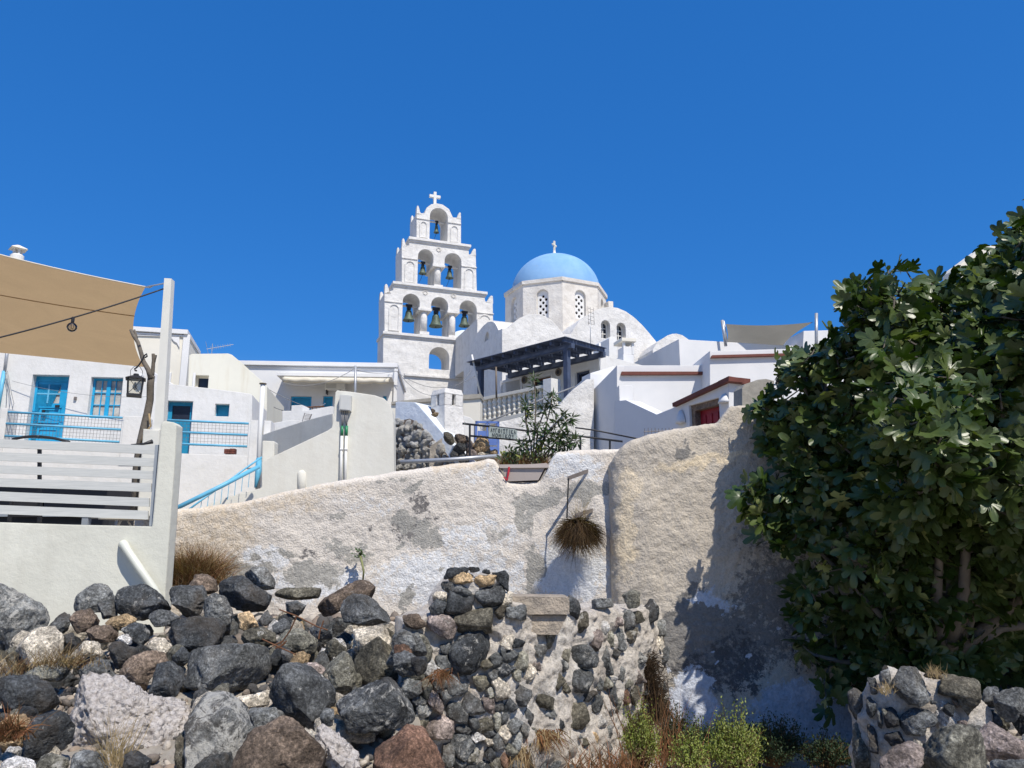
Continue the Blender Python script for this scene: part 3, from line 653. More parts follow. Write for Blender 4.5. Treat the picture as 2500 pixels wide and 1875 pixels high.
# ------------------------------------------------------------ pergola house
FP = Fr(1391, 940, 24, -46)
zr = FP.q(1391, 829)[1]; uL = FP.q(1159, 888)[0]; PD = 1.75
ph = thing('terrace_house', 'white house with a dark window behind the slate blue pergola', 'house', FP.w(uL / 2, -4, -PD - 1))
wr = rect(FP, (1226, 935), (1271, 927), (1271, 956), (1226, 966), -PD); dr = rect(FP, (1300, 926), (1345, 917), (1347, 965), (1300, 968), -PD)
d3 = rect(FP, (1404, 912), (1440, 898), (1440, 990), (1404, 990), -PD)
uR = FP.q(1462, 870, -PD)[0]
o_ = [(uL - .2, -5), (uR, -5), (uR, zr - .12), (uL - .2, zr - .12)]
MB().slab(FP, o_, [rhole(wr), rhole(dr), rhole(d3)], -PD - .25, -PD, px=False).slab(FP, o_, [], -PD - 2.5, -PD - .25, px=False).build('wall', MT['white'], ph)
window(FP, ph, wr, -PD, .12, .05, 2, 1, 'slate', 'glass'); window(FP, ph, dr, -PD, .12, .07, 2, 2, 'redwood', 'glass', name='door'); window(FP, ph, d3, -PD, .12, .07, 1, 2, 'slate', 'glass', name='door')
for r in (wr, dr): 
    MB().fbox(FP, r[0] - .1, r[0], r[2], r[3] + .1, -PD, -PD + .03).fbox(FP, r[1], r[1] + .1, r[2], r[3] + .1, -PD, -PD + .03).fbox(FP, r[0], r[1], r[3], r[3] + .1, -PD, -PD + .028).build('window_surround', MT['white2'], ph)
for k, (x, y) in enumerate(((1282, 928), (1365, 909))):
    q = FP.q(x, y, -PD); cc = FP.w(q[0], q[1], -PD + .04); ws = thing('round_wall_ornament', ['dark round ornament on the wall left of the terrace house door', 'dark round ornament on the wall right of the terrace house door'][k], 'ornament', cc)
    ring = [cc + FP.u * .11 * math.cos(t) + Vector((0, 0, .11 * math.sin(t))) for t in [2 * math.pi * i / 16 for i in range(17)]]
    MB().tube(ring, .035, 8).build('rim', MT['wood'], ws); MB().slab(FP, [(q[0] + .1 * math.cos(t), q[1] + .1 * math.sin(t)) for t in [2 * math.pi * i / 16 for i in range(16)]], (), -PD + .01, -PD + .05, px=False).build('disc', MT['dark'], ws)
pg = thing('pergola', 'slate blue wooden pergola over the terrace below the church', 'pergola', FP.w(uL / 2, FP.q(1280, 960)[1], -PD / 2))
for u in (uL + .25, -.18):
    MB().fbox(FP, u - .09, u + .09, FP.q(1180, 975)[1] if u < -2 else FP.q(1395, 985)[1], zr - .28, -.16, .0).build('post', MT['slate'], pg)
MB().fbox(FP, uL + .05, .1, zr - .28, zr - .12, -.16, .0).build('beam', MT['slate'], pg)
MB().fbox(FP, uL + .05, .1, zr - .3, zr - .12, -PD + .02, -PD + .14).build('beam', MT['slate'], pg)
for k in range(9):
    u = uL + .12 + (-uL - .1) * k / 8; MB().fbox(FP, u - .04, u + .04, zr - .12, zr, -PD + .02, .3).build('rafter', MT['slate'], pg)
for k in range(13):
    o = -PD + .08 + (PD + .2) * k / 12; g = .15 if k % 4 != 1 else .11
    MB().fbox(FP, uL - .05, .14, zr + .002, zr + .022, o - g / 2, o + g / 2).build('roof_board', MT['slate'], pg)
bl = thing('balustrade', 'cream concrete balustrade with bulbous balusters at the pergola terrace', 'balustrade', FP.w(uL / 2, FP.q(1250, 1010)[1], .1))
zt_ = FP.q(1250, 956, .15)[1]; zb_ = FP.q(1180, 1026, .15)[1]; ub0 = FP.q(1171, 1000, .15)[0]; ub1 = FP.q(1331, 960, .15)[0]
MB().fbox(FP, ub0, ub1, zt_ - .11, zt_, -.05, .2).build('handrail', MT['cream'], bl)
MB().fbox(FP, ub0, ub1, zb_ - .22, zb_, -.05, .2).build('plinth', MT['cream'], bl)
bw = MB().fbox(FP, ub0, ub1, zb_, zt_ - .11, .0, .045)
nb = 13; H = zt_ - .11 - zb_; first = None
for k in range(nb + 1):
    u = ub0 + (ub1 - ub0) * k / nb; c = FP.w(u, zb_, .08)
    pr = []
    for j in range(17):
        t = j / 16; pr.append((.05 + .038 * abs(math.cos(t * math.pi * 4)) ** .7, t * H))
    if first is None: first = MB().lathe(pr, c, 12).build('baluster', MT['cream'], bl, smooth=True)
    else: inst(first, 'baluster', bl, c)
wd = ub1; MB().fbox(FP, wd, wd + .36, zb_ - 1.2, zt_ + .16, -.2, .25).build('end_pier', MT['white'], bl)
tw = house('terrace_support_wall', 'cream wall carrying the balustrade of the pergola terrace', FP, [(1160, 1027), (1172, 1027), (1331, 988), (1360, 985), (1360, 1150), (1160, 1150)], [], 1.5, MT['cream'], cat='wall', o=.0)
tubeobj('roof_prop_pole', [FP.p(1464, 838, -PD + .1), FP.p(1463, 910, -PD + .1)], .035, 'pvc', None, label='white pole beside the right end of the pergola roof', cat='pole')
tubeobj('leaning_pole', [P(1152, 866, 27), P(1173, 965, 27)], .035, 'pvc', None, label='thin white pole leaning at the left end of the pergola', cat='pole')
tubeobj('thin_post', [P(1211, 896, 23.6), P(1212, 972, 23.6)], .03, 'wood', None, label='thin weathered post standing behind the balustrade under the pergola', cat='post')
tubeobj('stair_handrail', [P(1190, 1031, 19), P(1270, 997, 19.5), P(1340, 968, 20), P(1403, 944, 20.5)], .022, 'cable', None, label='sloping grey handrail rising past the balustrade towards the pergola', cat='handrail')

# white stair wall right under the pergola, shaded flank and the terraced white house
FS = Fr(1300, 1100, 20.8, 8)
house('stair_side_wall', 'bright rough white wall sloping up beside the steps right of the blue gate', FS, [(1216, 1030), (1240, 1026), (1300, 1010), (1361, 994), (1400, 950), (1432, 926), (1450, 926), (1450, 1180), (1212, 1180)], [], .8, MT['church'], cat='wall')
FA = Fr(1506, 1000, 20, 3); FAL = Fr(1506, 1000, 20, -70)
wh = house('terraced_house', 'smooth white terraced house with brown tiled ledges right of the church', FA, [(1506, 892), (1733, 892), (1733, 1230), (1506, 1230)], [], 3.2, MT['white2'])
MB().slab(FAL, [(1398, 949), (1443, 957), (1506, 893), (1507, 1240), (1396, 1240)], (), -.35, -.002).build('side_wall', MT['white2'], wh)
MB().pquad(FA, [(1516, 915), (1744, 914), (1744, 907), (1518, 907)], 0, .1).build('tile_ledge', MT['coping'], wh)
FB_ = Fr(1733, 900, 19.4, 3)
wb_ = house('upper_terrace_house', 'taller white block with a brown ledge behind the fig tree', FB_, [(1733, 857), (2140, 846), (2480, 836), (2480, 1160), (1733, 1120)], [], 2.6, MT['white2'])
MB().pquad(FB_, [(1736, 873), (2000, 866), (2000, 860), (1739, 867)], 0, .1).build('tile_ledge', MT['coping'], wb_)
FQ = Fr(1442, 960, 23, 20); house('stair_end_wall', 'small sunlit white wall end between pergola and terraced house', FQ, [(1441, 911), (1478, 900), (1500, 893), (1500, 990), (1441, 990)], [], .6, MT['white2'], cat='wall')
FQ2 = Fr(1442, 960, 22.6, -66); house('stair_shaded_wall', 'grey shaded slanting stair wall left of the terraced house', FQ2, [(1396, 950), (1441, 911), (1441, 1010), (1394, 1040)], [], .4, MT['white2'], cat='wall')
FD = Fr(1657, 880, 26, 16); house('back_house', 'plain white block with a shaded left flank behind the terraced house', FD, [(1657, 828), (1925, 844), (2150, 850), (2150, 960), (1664, 960)], [], 3.9, MT['white2'])
FE = Fr(1975, 830, 27, 10); house('roof_block', 'small white roof block beside the grey shade sail', FE, [(1962, 808), (2040, 806), (2040, 900), (1958, 900)], [], 1.5, MT['white2'], cat='roof block')
FG = Fr(1487, 860, 29, 22); house('buttress_wall', 'cream and white upright buttress in front of the two church windows', FG, [(1487, 826), (1492, 821), (1506, 826), (1510, 960), (1487, 960)], [], 1.3, MT['white'], cat='wall')
# chimney with cap left of the back house
ck = Fr(1528, 860, 27.5, 14); chm = thing('capped_chimney', 'square white chimney with a flat cream cap beside the church windows', 'chimney', ck.p(1528, 895, -.3))
MB().pbox(ck, 1522, 866, 1548, 900, -.62, .03).build('stack', MT['white2'], chm)
for a_ in ((1522, 1527), (1543, 1548)):
    for o_ in ((-.62, -.5), (-.1, .0)): MB().pbox(ck, a_[0], 832, a_[1], 866, *o_).build('corner_post', MT['white2'], chm)
MB().pbox(ck, 1523, 846, 1547, 866, -.6, -.02).build('stack_top', MT['white2'], chm); MB().pbox(ck, 1518, 825, 1553, 833, -.72, .1).build('cap', MT['cream'], chm)
# gatehouse with the red door
FH = Fr(1779, 1000, 15.2, -66)
dd = rect(FH, (1683, 997), (1755, 963), (1760, 1080), (1686, 1080))
o_ = [FH.q(*p) for p in [(1500, 980), (1528, 977), (1603, 1012), (1641, 997), (1700, 960), (1779, 928), (1779, 1150), (1500, 1230)]]
gh = thing('gate_wall', 'shaded white gate wall with a sloping brown coping and stone framed doorway', 'gate', FH.w(-2, -2.5, -.2))
MB().slab(FH, o_, [rhole(dd)], -.4, 0, px=False).build('wall', MT['white2'], gh)
MB().pquad(FH, [(1642, 993), (1779, 930), (1779, 919), (1641, 984)], -.45, .1).build('coping', MT['coping'], gh)
FH2 = Fr(1779, 1000, 15.2, 10)
MB().slab(FH2, [(1779, 930), (1826, 938), (1826, 1090), (1779, 1090)], (), -.3, .002).build('end_wall', MT['white2'], gh)
MB().pquad(FH2, [(1779, 930), (1824, 938), (1830, 927), (1779, 918)], -.4, .1).build('coping', MT['coping'], gh)
MB().fbox(FH, dd[0], dd[1], dd[3] - .13, dd[3], -.2, -.06).fbox(FH, dd[0], dd[0] + .12, dd[2], dd[3] - .13, -.2, -.06).build('stone_lintel', MT['stonetrim'], gh)
q = FH.q(*(1760, 1023)); dz = MB().fbox(FH, dd[0] + .12, dd[1], dd[2], dd[3] - .13, -.26, -.2)
door = dz.build('door', MT['red'], gh)
for k in range(4):
    u = dd[0] + .16 + (dd[1] - dd[0] - .16) * k / 4; w_ = (dd[1] - dd[0] - .2) / 4 - .05
    MB().fbox(FH, u, u + w_, dd[2], dd[3] - .24, -.2, -.18).build('door_panel', MT['red'], door)
for k, (x, yt, yb) in enumerate(((1771, 961, 984), (1666, 1000, 1034))):
    b_ = FH.q(x, yb, .0); t_ = FH.q(x, yt, .0); c = FH.w(b_[0], b_[1], .02); H = t_[1] - b_[1]
    sc_ = MB(); n = 10; pr = [(.001, 1.), (.04, .93), (.085, .6), (.115, .25), (.13, 0)]
    for r, t in pr[::-1]:
        for i in range(n + 1): a_ = math.pi * i / n; sc_.V.append(c + FH.u * r * 1.1 * math.cos(a_) + FH.n * r * math.sin(a_) + Vector((0, 0, t * H)))
    for j in range(len(pr) - 1):
        for i in range(n): b = j * (n + 1) + i; sc_.F.append((b, b + 1, b + n + 2, b + n + 1))
    sc_.F.append(tuple(range(n + 1))[::-1])
    sc_.build('wall_sconce', MT['white2'], None, smooth=True, label=['white conical wall sconce at the sunny right side of the red doorway', 'white conical wall sconce in the shade left of the red doorway'][k], cat='wall lamp', group='conical sconces by the red door')
# curved parapet step at the left of the gate
FI = Fr(1530, 960, 19.2, 3); house('curved_parapet', 'white stepped parapet lump where the terraced house meets the gate wall', FI, [(1511, 941), (1541, 940), (1546, 945), (1547, 978), (1580, 1000), (1611, 1014), (1641, 1000), (1641, 1060), (1516, 1060)], [], .5, MT['white2'], cat='wall')
FJ = Fr(1835, 960, 12, 10); house('grey_stele', 'rounded grey plastered block on top of the rough wall beside the fig', FJ, [(1812, 975), (1812, 948), (1818, 938), (1850, 927), (1870, 925), (1890, 930), (1890, 1000), (1812, 990)], [], .3, MT['concrete'], cat='wall block')
FK = Fr(2400, 800, 23, 10); house('right_edge_house', 'cream house wall whose sloping roofline shows above the fig tree', FK, [(2330, 660), (2337, 651), (2400, 604), (2600, 560), (2600, 1150), (2330, 1150)], [], .5, MT['cream'])
sp = thing('low_spiked_rail', 'short grey spiked railing just above the rough wall', 'railing', P(1600, 1060, 13.5))
mb = MB()
for k in range(9): x = 1574 + k * 8.5; mb.tube([P(x, 1046 - 1.5 * (k % 2), 13.5), P(x, 1090, 13.5)], .006, 5)
mb.tube([P(1572, 1054, 13.5), P(1645, 1051, 13.5)], .008, 5); mb.build('bars', MT['wire'], sp)

# grey shade sail on the roof
s2 = thing('grey_shade_sail', 'small grey shade sail between two poles on the white roof', 'shade sail', P(1860, 835, 27))
def sailmesh(c4, sags, n=16, depth=0):
    A, B, C, D = [Vector(p) for p in c4]; V = []; cen = (A + B + C + D) / 4
    for i in range(n + 1):
        for j in range(n + 1):
            s, t = i / n, j / n; p = A.lerp(B, s).lerp(D.lerp(C, s), t)
            bs, bt = 4 * s * (1 - s), 4 * t * (1 - t)
            p = p + (C.lerp(D, 1 - s) - A.lerp(B, s)).normalized() * sags[0] * bs * (1 - t) - (C.lerp(D, 1 - s) - A.lerp(B, s)).normalized() * sags[2] * bs * t
            p = p - (B.lerp(C, t) - A.lerp(D, t)).normalized() * sags[1] * bt * s + (B.lerp(C, t) - A.lerp(D, t)).normalized() * sags[3] * bt * (1 - s)
            p.z -= depth * bs * bt; V.append(p)
    F_ = [(i * (n + 1) + j, (i + 1) * (n + 1) + j, (i + 1) * (n + 1) + j + 1, i * (n + 1) + j + 1) for i in range(n) for j in range(n)]
    return V, F_
V, F_ = sailmesh([P(1772, 791, 26.3), P(1986, 786, 25.6), P(1908, 850, 28.3), P(1775, 840, 28.8)], [.25, .15, .1, .05], 14, .05)
mk('cloth', V, F_, MT['sail2'], s2, smooth=True)
for k, (a_, b_) in enumerate((((1763, 782, 26.2), (1772, 845, 26.2)), ((1993, 765, 25.5), (1993, 860, 25.5)))):
    tubeobj('sail_pole', [P(*a_), P(*b_)], .055, 'galv', None, n=10, label=['grey metal pole at the left corner of the grey shade sail', 'grey metal pole at the right corner of the grey shade sail beside the fig'][k], cat='pole')
    if k == 0: tubeobj('sail_pole', [P(1767, 783, 26.4), P(1777, 845, 26.6)], .03, 'galv', None, n=8, label='thinner second metal pole just right of the left sail pole', cat='pole')
# ------------------------------------------------------------ white house with the awning, left of the tower
F4 = Fr(760, 960, 30, 4)
w1 = rect(F4, zs_(340, 605), zs_(690, 605), zs_(690, 900), zs_(340, 900)); w2 = rect(F4, zs_(885, 600), zs_(1050, 600), zs_(1050, 900), zs_(885, 900)); w3 = rect(F4, zs_(1900, 598), zs_(1960, 598), zs_(1960, 760), zs_(1900, 760))
h4 = house('awning_house', 'long white house with a rolled cream awning left of the bell tower', F4, [(560, 886), (967, 891), (967, 1120), (560, 1120)], [rhole(w1), rhole(w2), rhole(w3)], 5, MT['white2'])
for r in (w1, w2, w3): window(F4, h4, r, 0, .1, .07, 1, 1, 'sky', 'teal', name='shutter')
MB().pbox(F4, 556, 883, 971, 893, -5.1, .12).build('cornice', MT['white2'], h4); MB().pbox(F4, 560, 897, 967, 899, 0, .05).build('moulding', MT['white2'], h4)
MB().pbox(F4, 959, 900, 968, 1120, 0, .12).build('pilaster', MT['white2'], h4)
MB().pbox(F4, 676, 911, 957, 919, 0, 1.05).build('canopy_slab', MT['white2'], h4)
MB().pbox(F4, 700, 980, 708, 1040, 0, .15).build('window_surround', MT['white2'], h4)
awn = thing('rolled_awning', 'rolled cream canvas awning under the canopy slab', 'awning', F4.p(820, 934, .8))
V = MB(); aw0 = F4.q(694, 926, .95)[0]; aw1 = F4.q(950, 926, .95)[0]; zc = F4.q(820, 929, 1.15)[1]
V.tube([F4.w(aw0 + (aw1 - aw0) * k / 30, zc + .015 * math.sin(k * 1.3), 1.15) for k in range(31)], [.10 + .012 * math.sin(k * 2.1) for k in range(31)], 10).build('roll', MT['awning'], awn, smooth=True)
MB().pbox(F4, 693, 921, 951, 924, .8, 1.12).build('housing', MT['cream2'], awn)
ac = thing('air_conditioner', 'white outdoor air conditioning unit on the wall under the awning', 'air conditioner', F4.p(806, 952, .3))
r = rect(F4, (793, 935), (823, 935), (823, 951), (793, 951), .4); MB().fbox(F4, r[0], r[1] + .3, r[2], r[3], .08, .4).build('casing', MT['pvc'], ac)
gr = MB().fbox(F4, r[0] + .05, r[1] - .03, r[2] + .05, r[3] - .03, .4, .406).build('grille', MT['greybox'], ac)
MB().fbox(F4, r[0] + .04, r[0] + .08, r[2] - .15, r[2], .02, .35).build('bracket', MT['dark'], ac); MB().fbox(F4, r[1] + .1, r[1] + .14, r[2] - .15, r[2], .02, .35).build('bracket', MT['dark'], ac)
tubeobj('wire_pole', [P(868, 893, 26), P(867, 1000, 26)], .045, 'galv', None, label='short grey pole carrying wires in front of the awning house', cat='pole')
# stepped white walls in front of it
FM = Fr(760, 1000, 21, -8); house('low_white_wall', 'white parapet with a rounded pier in front of the blue shutters', FM, [(689, 1003), (711, 1003), (712, 990), (738, 989), (738, 1004), (806, 992), (812, 992), (812, 1090), (689, 1090)], [], .5, MT['white'], cat='wall')
FM2 = Fr(690, 1030, 19.5, -10); house('shallow_white_wall', 'low white wall crest just above the shaded stair parapet', FM2, [(640, 1042), (664, 1033), (700, 1027), (718, 1025), (730, 1027), (730, 1100), (640, 1100)], [], .5, MT['white'], cat='wall')
FM3 = Fr(803, 1040, 15.9, -50); house('shaded_stair_parapet', 'shaded rounded white parapet rising behind the meter wall', FM3, [(636, 1064), (660, 1055), (700, 1042), (750, 1026), (803, 1012), (812, 1010), (815, 1160), (636, 1160)], [], .35, MT['stair'], cat='wall')
rk = thing('wire_rack', 'folded wire rack leaning on the parapet near the blue shutters', 'rack', P(750, 1025, 18)); mb = MB()
for k in range(6): mb.tube([P(743 + k * .6 - k * .5, 1010 + k * 3.6, 18), P(760 - k * .4, 1013 + k * 3, 18)], .006, 5)
mb.tube([P(744, 1008, 18), P(738, 1029, 18)], .008, 5).tube([P(761, 1011, 18), P(755, 1024, 18)], .012, 5); mb.build('wires', MT['wire'], rk)
wr_ = thing('wooden_rail', 'low brown wooden rail in front of the blue shutters', 'railing', P(765, 1000, 22)); mb = MB().tube([P(738, 995, 22), P(792, 992, 22)], .02, 6)
for k in range(5): mb.tube([P(745 + k * 9, 995 - k * .5, 22), P(745 + k * 9, 1003, 22)], .012, 5)
mb.build('rails', MT['redwood'], wr_)
# meter wall
F5 = Fr(820, 1100, 15, 3)
mw = house('meter_wall', 'cream plastered stair wall with a rounded top carrying a meter box', F5, [(482, 1248), (495, 1240), (519, 1227), (563, 1211), (600, 1201), (636, 1192), (639, 1188), (639, 1129), (655, 1119), (671, 1112), (739, 1080), (800, 1051), (810, 1044), (813, 1030), (819, 958), (823, 953), (861, 957), (915, 965), (938, 973), (950, 985), (957, 1003), (961, 1030), (963, 1300), (470, 1300)], [], .42, MT['stair'], cat='wall')
MB().tube([F5.p(736, 1150, -.03), F5.p(737, 1155, -.02), F5.p(737, 1215, -.02)], [.05, .085, .09], 14).build('rounded_rib', MT['stair'], mw, smooth=True)
mbx = thing('meter_box', 'light grey electricity meter box on the rounded wall top', 'meter box', F5.p(842, 1002, .08))
MB().pquad(F5, [(828, 1001), (856, 1003), (858, 966), (829, 963)], 0, .13).build('box', MT['greybox'], mbx); MB().pquad(F5, [(830, 999), (854, 1001), (856, 968), (831, 965)], .13, .142).build('cover', MT['greybox'], mbx)
for k, (xa, xb) in enumerate(((831, 833.5), (842.5, 844.5))):
    cn = thing('conduit', ['left white conduit pipe below the meter box', 'right white conduit pipe below the meter box'][k], 'pipe', F5.p(xb, 1180, .05), 'conduits below the meter box')
    MB().tube([F5.p(xb + 1, 1062, .05), F5.p(xb - 2.5, 1200, .05)], .027, 8).build('pipe', MT['pvc'], cn, smooth=True)
    MB().tube([F5.p(xb + 2, 1040, .05), F5.p(xb + 1, 1064, .05)], .029, 8).build('tape', MT['tape'], cn, smooth=True)
    for j in range(2): MB().tube([F5.p(833 + k * 10 + j * 5, 1003, .06), F5.p(835 + k * 9 + j * 3, 1022, .08), F5.p(xb + 2, 1042, .05)], .014, 6).build('cable', MT['cable'], cn, smooth=True)
    MB().tube([F5.p(xb - 3, 1097, .06), F5.p(xb + 4, 1097, .06)], .03, 8).build('clamp', MT['pvc'], cn)
# post, pole and blue handrails
F6 = Fr(655, 1100, 15.3, 3); house('square_gate_post', 'short square cream post at the foot of the stair wall', F6, [(641, 1078), (643, 1076), (668, 1077), (670, 1080), (668, 1160), (639, 1160)], [], .3, MT['stair'], cat='post')
pp = thing('chimney_pipe', 'tall peeling metal pipe with a flat cap beside the blue railing', 'pipe', P(627, 1195, 16.6))
tubeobj('tube', [P(642, 939, 16.6), P(635, 1050, 16.6), P(629, 1195, 16.6)], .05, 'pvc', pp, n=12); MB().lathe([(.08, 0), (.08, .02)], P(642, 938, 16.6), 12).build('cap', MT['wood'], pp)
MB().tube([P(632, 1120, 16.3), P(631, 1150, 16.2), P(624, 1190, 16.1)], [.06, .07, .03], 8).build('blue_sleeve', MT['rail'], pp, smooth=True)
hr = thing('blue_stair_rail', 'thick light blue stair handrail sloping above the low white curb', 'handrail', P(540, 1200, 14.2))
MB().tube([P(428, 1242, 13.7), P(540, 1187, 14.1), P(632, 1139, 14.6)], .042, 10).build('rail', MT['rail'], hr, smooth=True)
hr2 = thing('thin_blue_stair_rail', 'thinner blue stair rail with thin bars behind the thick one', 'handrail', P(560, 1200, 14.6))
MB().tube([P(462, 1243, 14.1), P(500, 1215, 14.3), P(548, 1182, 14.6), P(600, 1143, 14.9), P(639, 1116, 15.1)], .018, 8).build('rail', MT['rail'], hr2, smooth=True)
for k in range(8):
    t = k / 7; x = 490 + 118 * t; MB().tube([P(x + 2, 1223 - 78 * t, 14.3 + .5 * t), P(x - 2, 1260 - 70 * t, 14.3 + .5 * t)], .006, 5).build('bar', MT['rail'], hr2)
# ------------------------------------------------------------ left group of houses
F7 = Fr(500, 1000, 20.5, 9)
dr2 = rect(F7, (404, 975), (469, 983), (461, 1130), (399, 1130)); wr2 = rect(F7, (526, 985), (561, 988), (557, 1019), (524, 1014))
h7 = house('low_front_house', 'low white house with a turquoise glass door and tiny square window', F7, [(352, 930), (380, 933), (420, 938), (520, 949), (610, 961), (616, 964), (612, 1160), (352, 1160)], [rhole(dr2), rhole(wr2)], 2.6, MT['white'], .3)
zmid = F7.q(436, 1034)[1]; dq = MB().fbox(F7, dr2[0], dr2[1], dr2[2], zmid, -.23, -.185).build('door', MT['teal'], h7); window(F7, dq, (dr2[0], dr2[1], zmid, dr2[3]), 0, .18, .1, 1, 1, 'teal', 'glass', name='glazed_upper')
MB().fbox(F7, dr2[0] + .1, dr2[1] - .1, dr2[2] + .1, zmid - .1, -.185, -.172).build('door_panel', MT['teal'], dq)
window(F7, h7, wr2, 0, .16, .02, 1, 1, 'teal', 'teal')
F1 = Fr(180, 1000, 20, 6)
d1 = rect(F1, (75, 914), (164, 917), (152, 1110), (60, 1110)); w1 = rect(F1, (222, 919), (300, 924), (291, 1023), (213, 1020))
h1_ = house('blue_door_house', 'old white house with a bright blue door and blue framed window', F1, [(-330, 800), (120, 848), (240, 868), (345, 888), (360, 900), (352, 1160), (-330, 1160)], [rhole(d1), rhole(w1)], 3, MT['white'], .34)
wd = window(F1, h1_, w1, 0, .16, .055, 4, 3, 'sky', 'curtain', centre=.05)
do = MB(); u0, u1, z0, z1 = d1; f1 = -.2
do.fbox(F1, u0, u0 + .06, z0, z1, f1 - .1, f1).fbox(F1, u1 - .1, u1, z0, z1, f1 - .1, f1).fbox(F1, u0 + .06, u1 - .1, z1 - .14, z1, f1 - .1, f1 - .002)
door = do.build('door', MT['sky'], h1_); g = rect(F1, (91, 937), (149, 939), (142, 985), (86, 983), f1)
mbd = MB(); L0, L1, Z0, Z1 = u0 + .06, u1 - .1, z0, z1 - .14
mbd.slab(F1, [(L0, Z0), (L1, Z0), (L1, Z1), (L0, Z1)], [rhole(g)], f1 - .07, f1 - .03, px=False).build('door_leaf', MT['sky'], door)
mb = MB(); uc = (g[0] + g[1]) / 2; zc = (g[2] + g[3]) / 2; mb.fbox(F1, uc - .02, uc + .02, g[2], g[3], f1 - .065, f1 - .02).fbox(F1, g[0], g[1], zc - .02, zc + .02, f1 - .064, f1 - .022).build('glazing_bar', MT['rail'], door)
for i in (0, 1):
    for j in (0, 1):
        a0 = g[0] if i == 0 else uc + .02; b0_ = (g[2] if j == 0 else zc + .02); MB().fbox(F1, a0 + .003, a0 + (g[1] - g[0]) / 2 - .024, b0_ + .003, b0_ + (g[3] - g[2]) / 2 - .024, f1 - .06, f1 - .055).build('pane', MT['curtain'], door)
for za, zb2 in ((.62, .9), (.06, .52)):
    p0, p1 = L0 + .12, L1 - .12; y0_, y1_ = z0 + (g[2] - z0) * za, z0 + (g[2] - z0) * zb2
    MB().slab(F1, [(p0, y0_), (p1, y0_), (p1, y1_), (p0, y1_)], [[(p0 + .05, y0_ + .05), (p1 - .05, y0_ + .05), (p1 - .05, y1_ - .05), (p0 + .05, y1_ - .05)]], f1 - .03, f1 - .008, px=False).build('door_panel', MT['sky'], door)
MB().fbox(F1, L0 + .1, L1 - .1, g[2] - .13, g[2] - .1, f1 - .03, f1 + .01).build('door_ledge', MT['sky'], door)
q = F1.q(143, 993, f1); MB().fbox(F1, q[0] - .07, q[0] + .03, q[1] - .02, q[1] + .04, f1, f1 + .05).build('door_handle', MT['dark'], door)
q = F1.q(106, 1002, f1); MB().fbox(F1, q[0] - .03, q[0] + .03, q[1] - .04, q[1] + .02, f1 - .03, f1).build('keyhole', MT['dark'], door)
gl = F1.p(343, 919, .15); gt = thing('globe_lamp', 'white globe wall lamp behind the black lantern', 'wall lamp', gl)
MB().lathe([(.001, -.09)] + [(.09 * math.cos(t), .09 * math.sin(t)) for t in [math.pi * (i / 10 - .5) for i in range(1, 10)]] + [(.001, .09)], gl, 16).build('globe', MT['globe'], gt, smooth=True)
MB().tube([gl + Vector((0, 0, -.09)), gl + Vector((0, .1, -.16)), gl + Vector((0, .2, -.16))], .02, 6).build('arm', MT['pvc'], gt)
q = F1.q(185, 973); MB().fbox(F1, q[0] - .03, q[0] + .03, q[1] - .04, q[1] + .04, 0, .05).build('wall_bell', MT['wire'], None, label='little grey doorbell on the white wall beside the blue door', cat='doorbell')
F2 = Fr(457, 900, 26, 14)
h2 = house('tall_cream_house', 'tall cream house with a white cornice behind the white post', F2, [(150, 786), (457, 807), (452, 1000), (450, 1100), (150, 1100)], [], 3, MT['cream'])
MB().pbox(F2, 200, 797, 459, 808, -3.05, .12).build('cornice', MT['white2'], h2); MB().pbox(F2, 200, 811, 456, 815, 0, .06).build('moulding', MT['white2'], h2)
MB().pbox(F2, 438, 816, 455, 1040, 0, .05).build('corner_pilaster', MT['white2'], h2)
MB().slab(F2, [(300, 816), (438, 819), (438, 850), (432, 838), (424, 833), (418, 825), (410, 822), (300, 818)], (), 0, .045).build('moulded_band', MT['white2'], h2)
window(F2, h2, rect(F2, (370, 914), (404, 916), (402, 938), (368, 937)), .12, .05, .05, 2, 1, 'slate', 'glass')
MB().pbox(F2, 404, 909, 417, 950, 0, .06).build('window_surround', MT['white2'], h2)
F3 = Fr(560, 950, 23.5, 8)
wr3 = rect(F3, (476, 916), (509, 917), (508, 950), (475, 949))
h3 = house('gabled_cream_house', 'cream house end wall with a sloping roofline and small deep window', F3, [(462, 868), (468, 864), (557, 863), (566, 866), (588, 884), (640, 931), (652, 944), (651, 1120), (452, 1120)], [rhole(wr3)], 3.6, plaster('pale_cream_plaster', (.70, .68, .58), (.66, .64, .55), (.5, .42, .28), .0, 1, .2, .006, streak=.4), .3)
window(F3, h3, wr3, 0, .2, .05, 1, 1, 'cream2', 'glass')
MB().pbox(F3, 470, 910, 476, 955, 0, .04).build('window_surround', MT['white2'], h3)
